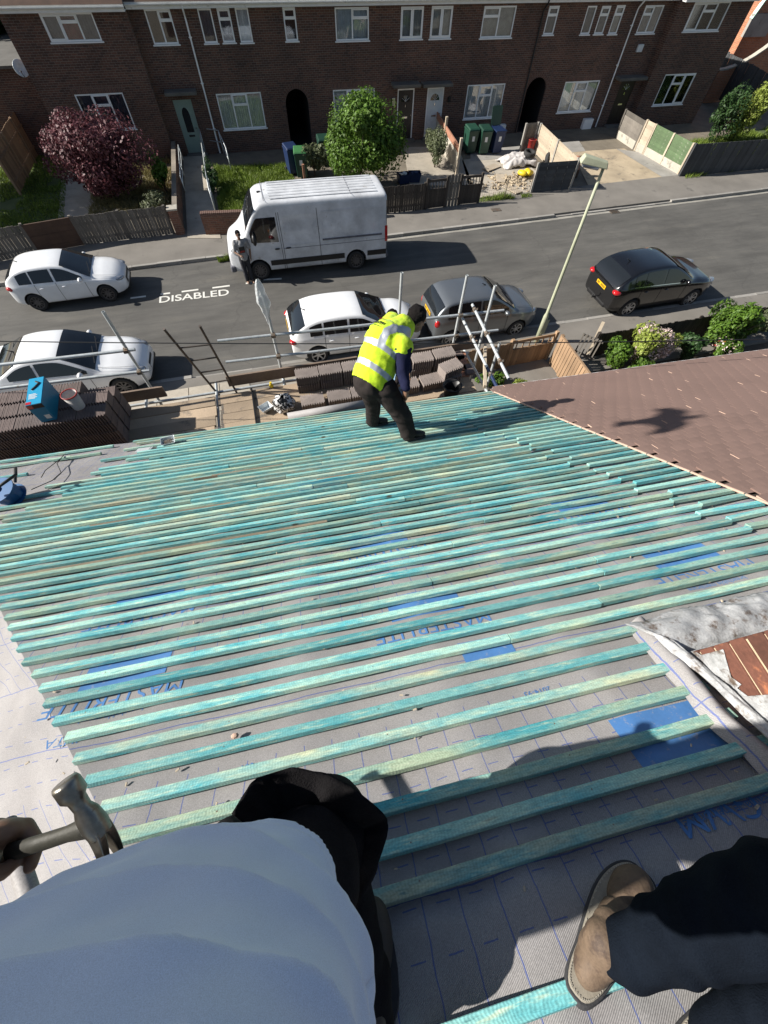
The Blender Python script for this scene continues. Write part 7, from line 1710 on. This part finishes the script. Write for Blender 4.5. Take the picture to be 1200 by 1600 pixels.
# ------------------------------------------------------------------ man on the road beside the van
p0 = G(391, 440, 0); st = thing('person', 'man in a grey printed T-shirt and dark cap standing beside the white van', 'person', p0); st.rotation_euler = (0, 0, .2)
pr = [('c', (-.08, 0, .05), .04, (-.09, 0, .48), .055), ('c', (-.09, 0, .48), .06, (-.09, 0, .88), .085), ('c', (.10, -.05, .05), .04, (.10, -.02, .48), .055), ('c', (.10, -.02, .48), .06, (.09, 0, .88), .085), ('e', (0, 0, .95), (.16, .11, .12)), ('c', (0, 0, 1.0), .12, (0, 0, 1.28), .14),
      ('c', (-.19, 0, 1.40), .055, (-.26, -.04, 1.12), .042), ('c', (-.26, -.04, 1.12), .04, (-.14, -.24, 1.06), .028), ('c', (.19, 0, 1.40), .055, (.27, -.04, 1.12), .042), ('c', (.27, -.04, 1.12), .04, (.22, -.1, .88), .028), ('c', (-.17, 0, 1.38), .07, (.17, 0, 1.38), .07), ('c', (0, 0, 1.38), .06, (0, -.01, 1.55), .05), ('e', (-.09, -.06, .04), (.05, .13, .045)), ('e', (.11, -.11, .04), (.05, .13, .045))]
hand(pr, (-.14, -.24, 1.06), (.6, -.6, 0), (0, 0, -1), .9, .8, -1); hand(pr, (.22, -.1, .88), (0, -.1, -1), (-1, 0, 0), .9, .6)
hm = head(pr, (0, -.02, 1.62), (.1, -1, -.35), (0, -.2, 1)); blob('body', pr, M['skin_d'], .014, st, 4); face_bits(st, (0, -.02, 1.62), hm)
blob('cap', [('e', (0, -.0, 1.67), (.09, .105, .085)), ('e', (.02, -.12, 1.65), (.07, .08, .012))], M['black_cloth'], .012, st, 3)
blob('t_shirt', [('c', (0, 0, .92), .165, (0, 0, 1.30), .165), ('c', (-.19, 0, 1.40), .085, (-.245, -.03, 1.2), .075), ('c', (.19, 0, 1.40), .085, (.25, -.03, 1.2), .075), ('c', (-.17, 0, 1.37), .10, (.17, 0, 1.37), .10)], M['tee_grey'], .013, st, 4, folds(6, .006))
blob('trousers', [('e', (0, 0, .93), (.18, .135, .13))] + [q for s in (-1, 1) for q in (('c', (s * .09, 0, .88), .105, (s * .095, 0, .48), .08), ('c', (s * .095, -.01, .48), .08, (s * .095, -.02, .1), .07))], M['trouser_grey'], .013, st, 4, folds(7, .006))
MB().box((-.02, -.165, 1.2), (.2, .02, .2)).build('shirt_print', M['black'], st, bevel=.005); MB().box((-.02, -.18, 1.15), (.16, .01, .05)).build('shirt_print', M['red_plastic'], st)
# ------------------------------------------------------------------ the worker right below the lens (grey blue T-shirt, hammer)
ph = thing('person', 'roofer in a grey blue T-shirt and black trousers holding a hammer, seen from above', 'person', (0, 0, 0))
cx, cy = -.268, -.166
Hip = V3(cx, cy - .02, 7.86); hr_ = Hip + V3(.10, .02, -.04); hl_ = Hip + V3(-.10, 0, -.04); kr = V3(-.14, -.12, 7.56); ar = V3(-.125, -.48, 7.42); kl = V3(-.36, -.14, 7.52); al = V3(-.37, -.19, 7.18)
sR = V3(cx + .165, cy - .05, 8.45); sL = V3(cx - .19, cy - .02, 8.42); eL = V3(-.60, -.22, 8.20); wL = V3(-.585, .00, 7.99)
hmr = at(145, 1290, 1.0); d_ = ray(145, 1290); hc = Vector((d_[0], d_[1], d_[2])) * (.60 / FPX) + Vector((0, 0, CAMZ))
d2 = ray(2, 1337); hb_ = Vector((d2[0], d2[1], d2[2])) * (.66 / FPX) + Vector((0, 0, CAMZ))
hdir = (hc - hb_).normalized(); grip = hb_ + hdir * .0
eR = V3(.10, -.30, 8.53); wR = V3(.03, -.20, 8.70)
pr = [('e', Hip, (.16, .12, .12)), ('c', Hip, .12, V3(cx, cy, 8.2), .125), ('c', V3(cx, cy, 8.2), .125, V3(cx, cy - .01, 8.42), .10), ('c', sR, .055, sL, .055), ('c', V3(cx, cy - .01, 8.44), .055, V3(cx, cy, 8.58), .05),
      ('c', hr_, .085, kr, .058), ('c', kr, .056, ar, .038), ('c', hl_, .085, kl, .058), ('c', kl, .056, al, .038), ('c', sR, .05, eR, .042), ('c', eR, .04, wR, .028), ('c', sL, .05, eL, .042)]
w0_ = grip - hdir * .02 + V3(-.02, -.055, .03)
pr += [('c', eL, .042, w0_ - V3(.03, .06, -.05), .03)]
blob('body', pr, M['skin_d'], .011, ph, 4)
# hand with fingers closed round the handle
hp_ = []; fx = hdir; up_ = Vector((0, 0, 1)); lat = fx.cross(up_).normalized(); nn = lat.cross(fx).normalized()
pc = grip - lat * .030 + nn * .008; hp_.append(('e', pc, (.050, .022, .040), Matrix((fx, lat, nn)).transposed())); hp_.append(('c', pc - fx * .02, .028, eL.lerp(pc, .5), .036))
for k in range(4):
    b = pc + fx * (.036 - .024 * k) + nn * .030; r = .0112 - .0006 * k; a = b
    for (x, y) in ((.020, .012), (.024, -.012), (.010, -.026), (-.014, -.020)): c_ = a + lat * x + nn * y; hp_.append(('c', a, r, c_, r * .96)); a = c_
a = pc + fx * .03 - nn * .02; b = a + lat * .03 + fx * .02 - nn * .012; c_ = b + lat * .028 + fx * .008 + nn * .01; hp_ += [('c', a, .015, b, .012), ('c', b, .012, c_, .010)]
blob('hand', hp_, M['skin_d'], .0042, ph, 3)
tshape = []
def shirt(s, t):
    a = 2 * PI * s; z = 7.965 + (8.50 - 7.965) * t
    # barrel cross section, belly forward
    ax1 = .158 + .056 * min(1, t * 2.0) ; by = .104 + .022 * math.sin(PI * min(1, t * 1.25)) 
    x = cx + ax1 * math.copysign(abs(math.cos(a)) ** .9, math.cos(a)); y = cy + by * math.copysign(abs(math.sin(a)) ** .85, math.sin(a))
    if t < .12: x = cx + (x - cx) * (1.0 + .25 * (.12 - t)); y = cy + (y - cy) * (1 + .25 * (.12 - t))
    if t > .80: k = 1 - .38 * ((t - .80) / .20) ** 2; x = cx + (x - cx) * k; y = cy + (y - cy) * (k - .1 * (t - .8))
    q = t * 12.0 + .9 * math.sin(a * 1.0 + .6) + 1.3 * nz((math.cos(a) * .8, math.sin(a) * .8, t * 1.6))
    f = .028 * ((1 - abs(math.sin(q * PI * .5))) ** 1.6) * (.30 + .65 * abs(nz((math.cos(a) * 1.1 + 5, math.sin(a) * 1.1, t * 2.2)))) + .006 * nz((math.cos(a) * 2, math.sin(a) * 2, t * 4 + 8))
    r = Vector((x - cx, y - cy, 0)).normalized(); z += .018 * math.sin(a) * (1 - t) - .02 * (1 - t) * max(0, math.sin(a))
    if t < .05: f += .0035 * (1 - abs(t - .025) / .025) - (.0025 if abs(t - .046) < .006 else 0)
    f += .0035 * nz((math.cos(a) * 4 + 3, math.sin(a) * 4, t * 11)) 
    return Vector((x, y, z)) + r * (f + .004)
grid('t_shirt', shirt, 260, 170, M['tee_blue'], ph, thick=.002)
blob('t_shirt_sleeve', [('c', sR, .058, sR.lerp(eR, .5), .058), ('c', sL, .075, sL.lerp(eL, .55), .078), ('c', sR, .07, sL, .07)], M['tee_blue'], .010, ph, 4)
blob('trousers', [('e', Hip + V3(0, .02, .0), (.165, .105, .13)), ('c', hr_, .098, kr, .082), ('c', kr, .074, ar + V3(0, 0, .05), .054), ('c', hl_, .098, kl, .080), ('c', kl, .075, al + V3(0, 0, .05), .062)], M['black_cloth'], .010, ph, 5, folds(8, .007))
# baggy front of the trousers standing away below the shirt hem
_rim = [G(362, 1272, 7.87), G(402, 1216, 7.85), G(456, 1199, 7.83), G(532, 1222, 7.81), G(590, 1262, 7.78), G(606, 1290, 7.75), G(588, 1355, 7.71), G(560, 1420, 7.66), G(548, 1500, 7.60)]
_rx = [pin(range(9), [p[k] for p in _rim]) for k in range(3)]
def lap(s, t):
    """loose front of the work trousers: rim of cloth, outer drop and the sagging inside"""
    x = s * 8; p = Vector((_rx[0](x), _rx[1](x), _rx[2](x))); c0 = Vector((-.175, -.16, p.z)); inw = (c0 - p); inw.z = 0; L = inw.length; inw.normalize()
    w = .010 * nz((s * 7, t * 2, 1)) + .005 * nz((s * 21, t * 5, 3))
    if t < .5: e = 1 - t * 2; q = p + inw * (.035 * e + w) + V3(0, 0, -.26 * e ** 1.1)
    else: e = (t - .5) * 2; q = p + inw * (L * .92 * e) + V3(0, 0, -.075 * math.sin(e * PI * .55) + w * 1.3 + .012 * math.sin(s * 19 + e * 5) * e)
    return q
grid('trouser_front', lap, 90, 50, M['black_cloth'], ph, thick=.003)
blob('trouser_knee', [('e', V3(-.160, -.135, 7.62), (.095, .09, .10)), ('c', V3(-.13, -.13, 7.68), .09, kr, .09)], M['black_cloth'], .010, ph, 5, folds(9, .006))
for (f, d) in ((ar, (.2, .9, 0)), (al, (.1, 1, 0))):
    u_ = (f - P0).dot(RU); v_ = (f - P0).dot(RV); boot(RP(u_, v_, .015), d, ph, 1.05)
# head, above and behind the lens; right hand holding the phone that takes the picture is left empty
hh = V3(cx, cy + .02, 8.70); pr = [('c', V3(cx, cy, 8.5), .055, hh, .055)]; hm = head(pr, hh, (.4, .9, -.3), (0, 0, 1)); hand(pr, wR, (-.1, .2, 1), (0, -1, 0), .95, .9)
blob('head', pr, M['skin_d'], .011, ph, 4); hairdo(ph, hh, hm); face_bits(ph, hh, hm)
# hammer
hmm = thing('claw_hammer', 'steel claw hammer with dark wooden handle held out at the left', 'hammer', hc)
M['hsteel'] = simple('worn_hammer_steel', (.24, .225, .20), .33, .25, 18, 140, metal=.9, bmp=.1, dirt=((.10, .07, .05), .60, 30)); M['hwood'] = simple('dirty_hammer_handle', (.022, .021, .015), .6, .35, 12, 90, bmp=.2)
hx = hdir; face = (ray(128, 1215)); fp = Vector(tuple(face)) * (.58 / FPX) + Vector((0, 0, CAMZ)); hy = (fp - hc); hy = (hy - hx * hy.dot(hx)).normalized(); hz = hx.cross(hy)
Mh = lambda x, y, z: hx * x + hy * y + hz * z
mb = MB(); pts = []; 
for (x, w_, h_) in ((-.20, .015, .011), (-.12, .013, .010), (-.06, .012, .010), (-.02, .016, .012), (.008, .017, .012)):
    for k in range(12): a = 2 * PI * k / 12; pts.append(Mh(x, math.cos(a) * w_, math.sin(a) * h_))
mb.add(pts, [(i * 12 + k, i * 12 + (k + 1) % 12, (i + 1) * 12 + (k + 1) % 12, (i + 1) * 12 + k) for i in range(4) for k in range(12)] + [tuple(range(11, -1, -1)), tuple(range(48, 60))]); mb.build('handle', M['hwood'], hmm, smooth=True)
mb = MB(); prof = [(.001, .082), (.0165, .082), (.0185, .077), (.0185, .058), (.0125, .050), (.0115, .034), (.016, .022), (.018, .0), (.016, -.016)]
pts = []
for (r, h) in prof:
    for k in range(14): a = 2 * PI * k / 14; pts.append(Mh(.005 + math.cos(a) * r * 1.05, h, math.sin(a) * r))
mb.add(pts, [(i * 14 + k, i * 14 + (k + 1) % 14, (i + 1) * 14 + (k + 1) % 14, (i + 1) * 14 + k) for i in range(len(prof) - 1) for k in range(14)]); mb.build('hammer_face', M['hsteel'], hmm, smooth=True)
for s in (-1, 1):
    mb = MB(); pts = []; n_ = 12
    for i in range(n_):
        t_ = i / (n_ - 1); y = -.006 - .085 * t_; x = .006 - .030 * t_ ** 1.9; z = s * (.006 + .009 * t_); w_ = .014 * (1 - .55 * t_); th = .007 * (1 - .6 * t_)
        for (a_, b_) in ((-1, -1), (1, -1), (1, 1), (-1, 1)): pts.append(Mh(x + a_ * w_ * .9, y, z + b_ * th))
    mb.add(pts, [(i * 4 + k, i * 4 + (k + 1) % 4, (i + 1) * 4 + (k + 1) % 4, (i + 1) * 4 + k) for i in range(n_ - 1) for k in range(4)] + [(0, 1, 2, 3), ((n_ - 1) * 4, (n_ - 1) * 4 + 1, (n_ - 1) * 4 + 2, (n_ - 1) * 4 + 3)]); o = mb.build('claw', M['hsteel'], hmm, smooth=False, bevel=.002)
# ------------------------------------------------------------------ the workmate at the right: tan boots, navy trousers
rm = thing('person', 'workmate in dark navy trousers and scuffed tan boots standing at the right edge', 'person', (0, 0, 0))
t1 = RP(*onRoof(1000, 1368, .03), .0); h1 = RP(*onRoof(905, 1545, .03), .0); bd = (t1 - h1).normalized()
def bigboot(heel, d, L=.31, mirror=1):
    d = (d - RN * d.dot(RN)).normalized(); l = RN.cross(d) * mirror; rt = Matrix((d, l, RN)).transposed(); root = bpy.data.objects.new('boot', None); C.objects.link(root); root.parent = rm; f = heel
    blob('upper', [('e', f + d * L * .80 + RN * .052, (.072, .050, .040), rt), ('c', f + d * L * .28 + RN * .06, .042, f + d * L * .72 + RN * .052, .040), ('e', f + d * .06 + RN * .055, (.058, .040, .045), rt), ('c', f + d * .075 + RN * .07, .046, f + d * .085 + RN * .12, .044), ('c', f + d * L * .42 + RN * .075, .036, f + d * .12 + RN * .115, .042)], M['leather'], .0055, root, 4,
         wr=lambda p: -.006 * math.exp(-(((p - f).dot(d) - L * .66 + .25 * (p - f).dot(l)) / .006) ** 2) + .0015 * nz(p, 30))
    def outline(x, e): 
        s = x / L; w = (.040 + .014 * math.sin(min(1, max(0, s)) * PI * .9 + .35) ** 2 * 1.2 if s > .3 else .040) 
        return w
    N_ = 44; P_ = []
    for k in range(N_):
        a = 2 * PI * k / N_; cx_ = math.cos(a); sy = math.sin(a); x = L * .5 + L * .52 * math.copysign(abs(cx_) ** .8, cx_); s = x / L; w = .037 + .019 * max(0, math.sin((s - .25) * PI * .95)) ** 1.3
        P_.append((x, math.copysign(abs(sy) ** .62, sy) * w))
    def slab(nm, h0, h1_, g_, mt):
        mb = MB(); vs = [f + d * (L * .5 + (x - L * .5) * (1 + g_ / (L * .5))) + l * (y * (1 + g_ / .05)) + RN * h for h in (h0, h1_) for x, y in P_]; mb.add(vs, [tuple(range(N_ - 1, -1, -1)), tuple(range(N_, 2 * N_))] + [(k, (k + 1) % N_, N_ + (k + 1) % N_, N_ + k) for k in range(N_)]); mb.build(nm, M[mt], root, bevel=.003)
    slab('sole', .0, .030, .016, 'sole'); slab('welt', .0305, .036, .0095, 'welt')
    mb = MB()
    for k in range(N_ * 2):
        i = k // 2; x, y = P_[i]; x2, y2 = P_[(i + 1) % N_]; q = (k % 2) * .5; x = x + (x2 - x) * q; y = y + (y2 - y) * q; g_ = .0055
        mb.box(f + d * (L * .5 + (x - L * .5) * (1 + g_ / (L * .5))) + l * (y * (1 + g_ / .05)) + RN * .0372, (.004, .0018, .0016), rt)
    mb.build('stitching', M['render'], root)
    return root
bigboot(h1, bd); A1 = V3(.455, -.545, 7.46)
h2 = RP(*onRoof(1078, 1640, .03), 0); bigboot(h2, (bd + V3(.15, -.5, 0)).normalized()); A2 = V3(.57, -.69, 7.50)
def zat(px, py, z): return G(px, py, z)
K1 = V3(.70, -.445, 7.72); K2 = V3(.80, -.60, 7.78); HP = V3(.98, -.56, 8.05); 
CH = V3(1.05, -.60, 8.46); HD = V3(1.05, -.58, 8.82)
pr = [('c', A1 + RN * .02, .034, K1, .052), ('c', K1, .055, HP + V3(0, .09, 0), .085), ('c', A2 + RN * .02, .034, K2, .052), ('c', K2, .06, HP - V3(0, .09, 0), .085), ('e', HP, (.14, .16, .12)), ('c', HP, .13, CH, .14), ('c', CH, .10, HD, .05), ('c', CH + V3(0, .19, .04), .055, CH + V3(-.02, .24, -.24), .042), ('c', CH + V3(-.02, .24, -.24), .04, CH + V3(-.05, .2, -.48), .03), ('c', CH - V3(0, .19, -.04), .055, CH + V3(-.02, -.24, -.24), .042), ('c', CH + V3(-.02, -.24, -.24), .04, CH + V3(-.05, -.2, -.48), .03), ('c', CH + V3(0, .17, .04), .07, CH - V3(0, .17, -.04), .07)]
hand(pr, CH + V3(-.05, .2, -.48), (0, 0, -1), (-1, 0, 0)); hand(pr, CH + V3(-.05, -.2, -.48), (0, 0, -1), (-1, 0, 0), 1, .9, -1); hm = head(pr, HD, (-.8, .4, -.4), (0, 0, 1))
blob('body', pr, M['skin_d'], .012, rm, 4); hairdo(rm, HD, hm); face_bits(rm, HD, hm)
blob('shirt', [('c', HP + V3(0, 0, .1), .16, CH, .165), ('c', CH + V3(0, .17, .04), .10, CH - V3(0, .17, -.04), .10), ('c', CH + V3(0, .19, .04), .08, CH + V3(-.02, .24, -.2), .075), ('c', CH - V3(0, .19, -.04), .08, CH + V3(-.02, -.24, -.2), .075)], M['navy_shirt'], .013, rm, 4, folds(4, .006))
def legfold(p):
    q = p - A1; d = (K1 - A1).normalized(); t_ = q.dot(d); return .007 * math.sin(t_ * 75 + 5 * nz((p.x * 7, p.y * 7, p.z * 7))) * (.4 + .6 * abs(nz((p.x * 4, p.y * 4, p.z * 4 + 3)))) + .004 * nz(p, 24)
blob('trousers', [('c', A1, .060, A1.lerp(K1, .5), .082), ('c', A1.lerp(K1, .5), .082, K1, .090), ('c', K1, .09, HP + V3(0, .09, 0), .12), ('c', A2, .062, K2, .085), ('c', K2, .085, HP - V3(0, .09, 0), .12), ('e', HP, (.17, .2, .14))], M['navy_trouser'], .0075, rm, 6, legfold)

# ------------------------------------------------------------------ an added unseen roofer at the left, put in to shade T-shirt and hammer
lm = thing('person', 'added unseen roofer beyond the left edge, shading the man with the hammer', 'person', (-.87, -.185, 7.06))
pr = [('c', (-.09, 0, .05), .045, (-.10, 0, .48), .06), ('c', (-.10, 0, .48), .062, (-.09, 0, .9), .09), ('c', (.09, 0, .12), .045, (.10, 0, .5), .06), ('c', (.10, 0, .5), .062, (.09, 0, .9), .09), ('e', (0, 0, .95), (.17, .12, .13)), ('c', (0, 0, 1.0), .11, (0, .15, 1.32), .12), ('c', (-.18, .18, 1.43), .075, (.18, .18, 1.43), .075), ('c', (0, .18, 1.42), .06, (0, .24, 1.6), .055),
      ('c', (-.21, .18, 1.43), .055, (-.27, .02, 1.2), .045), ('c', (-.27, .02, 1.2), .042, (-.10, .22, 1.2), .03), ('c', (.21, .18, 1.43), .055, (.25, .02, 1.2), .045), ('c', (.25, .02, 1.2), .042, (.10, .22, 1.2), .03), ('e', (-.09, -.03, .0), (.05, .11, .045)), ('e', (.09, -.03, .04), (.05, .11, .045))]
hand(pr, (-.10, .22, 1.2), (1, 0, .2), (0, -1, 0)); hand(pr, (.10, .22, 1.2), (-1, 0, .2), (0, -1, 0), 1, .9, -1)
hm = head(pr, (0, .26, 1.68), (0, 1, -.3), (0, 0, 1), 1.05); blob('body', pr, M['skin_d'], .013, lm, 4); hairdo(lm, (0, .26, 1.68), hm, 1.08); face_bits(lm, (0, .26, 1.68), hm)
blob('shirt', [('c', (-.04, .02, .95), .12, (-.05, .18, 1.36), .125), ('c', (.04, .02, .95), .12, (.05, .18, 1.36), .125), ('c', (-.19, .18, 1.43), .11, (.19, .18, 1.43), .11), ('c', (-.21, .18, 1.43), .09, (-.26, .05, 1.22), .08), ('c', (.21, .18, 1.43), .09, (.25, .05, 1.22), .08)], M['tee_grey'], .013, lm, 4, folds(11, .006))
blob('trousers', [('e', (0, .02, .93), (.18, .115, .12))] + [q for s in (-1, 1) for q in (('c', (s * .09, .02, .9), .095, (s * .10, 0, .48), .07), ('c', (s * .10, 0, .48), .07, (s * .095, 0, .12), .06))], M['trouser_grey'], .013, lm, 4, folds(12, .006))

# ------------------------------------------------------------------ an unseen gull, added overhead to cast the shadow on the brown tiles
gp_ = RP(*onRoof(1040, 661)); gc = gp_ - SUN * 9.0
gl_ = thing('gull', 'unseen gull added above the brown tiled roof to cast the small shadow', 'bird', gc, None, -.5)
gl_.rotation_euler = ((Vector((0, 0, 1)) - SUN * 1.6).normalized()).to_track_quat('Z', 'X').to_euler()
MB().ell((0, 0, 0), (.22, .085, .08)).ell((.21, 0, .02), (.055, .035, .035)).build('body', M['door_white'], gl_, smooth=True)
MB().lathe([(.014, 0), (.001, .05)], (.255, 0, .015), (1, 0, -.1), 8).build('beak', M['yellow'], gl_)
for s in (-1, 1):
    grid('wing', lambda a, b, s=s: (.12 - .12 * a ** 2 - (.27 - .15 * a) * b + .04 * math.sin(a * PI), s * (.04 + .27 * a), .03 + .07 * math.sin(a * PI * .8) + .012 * math.sin(b * PI)), 14, 6, M['curtain_grey'], gl_, thick=.008)
grid('tail', lambda a, b: (-.17 - .13 * a, (b - .5) * (.07 + .09 * a), .0), 4, 4, M['door_white'], gl_, thick=.006)
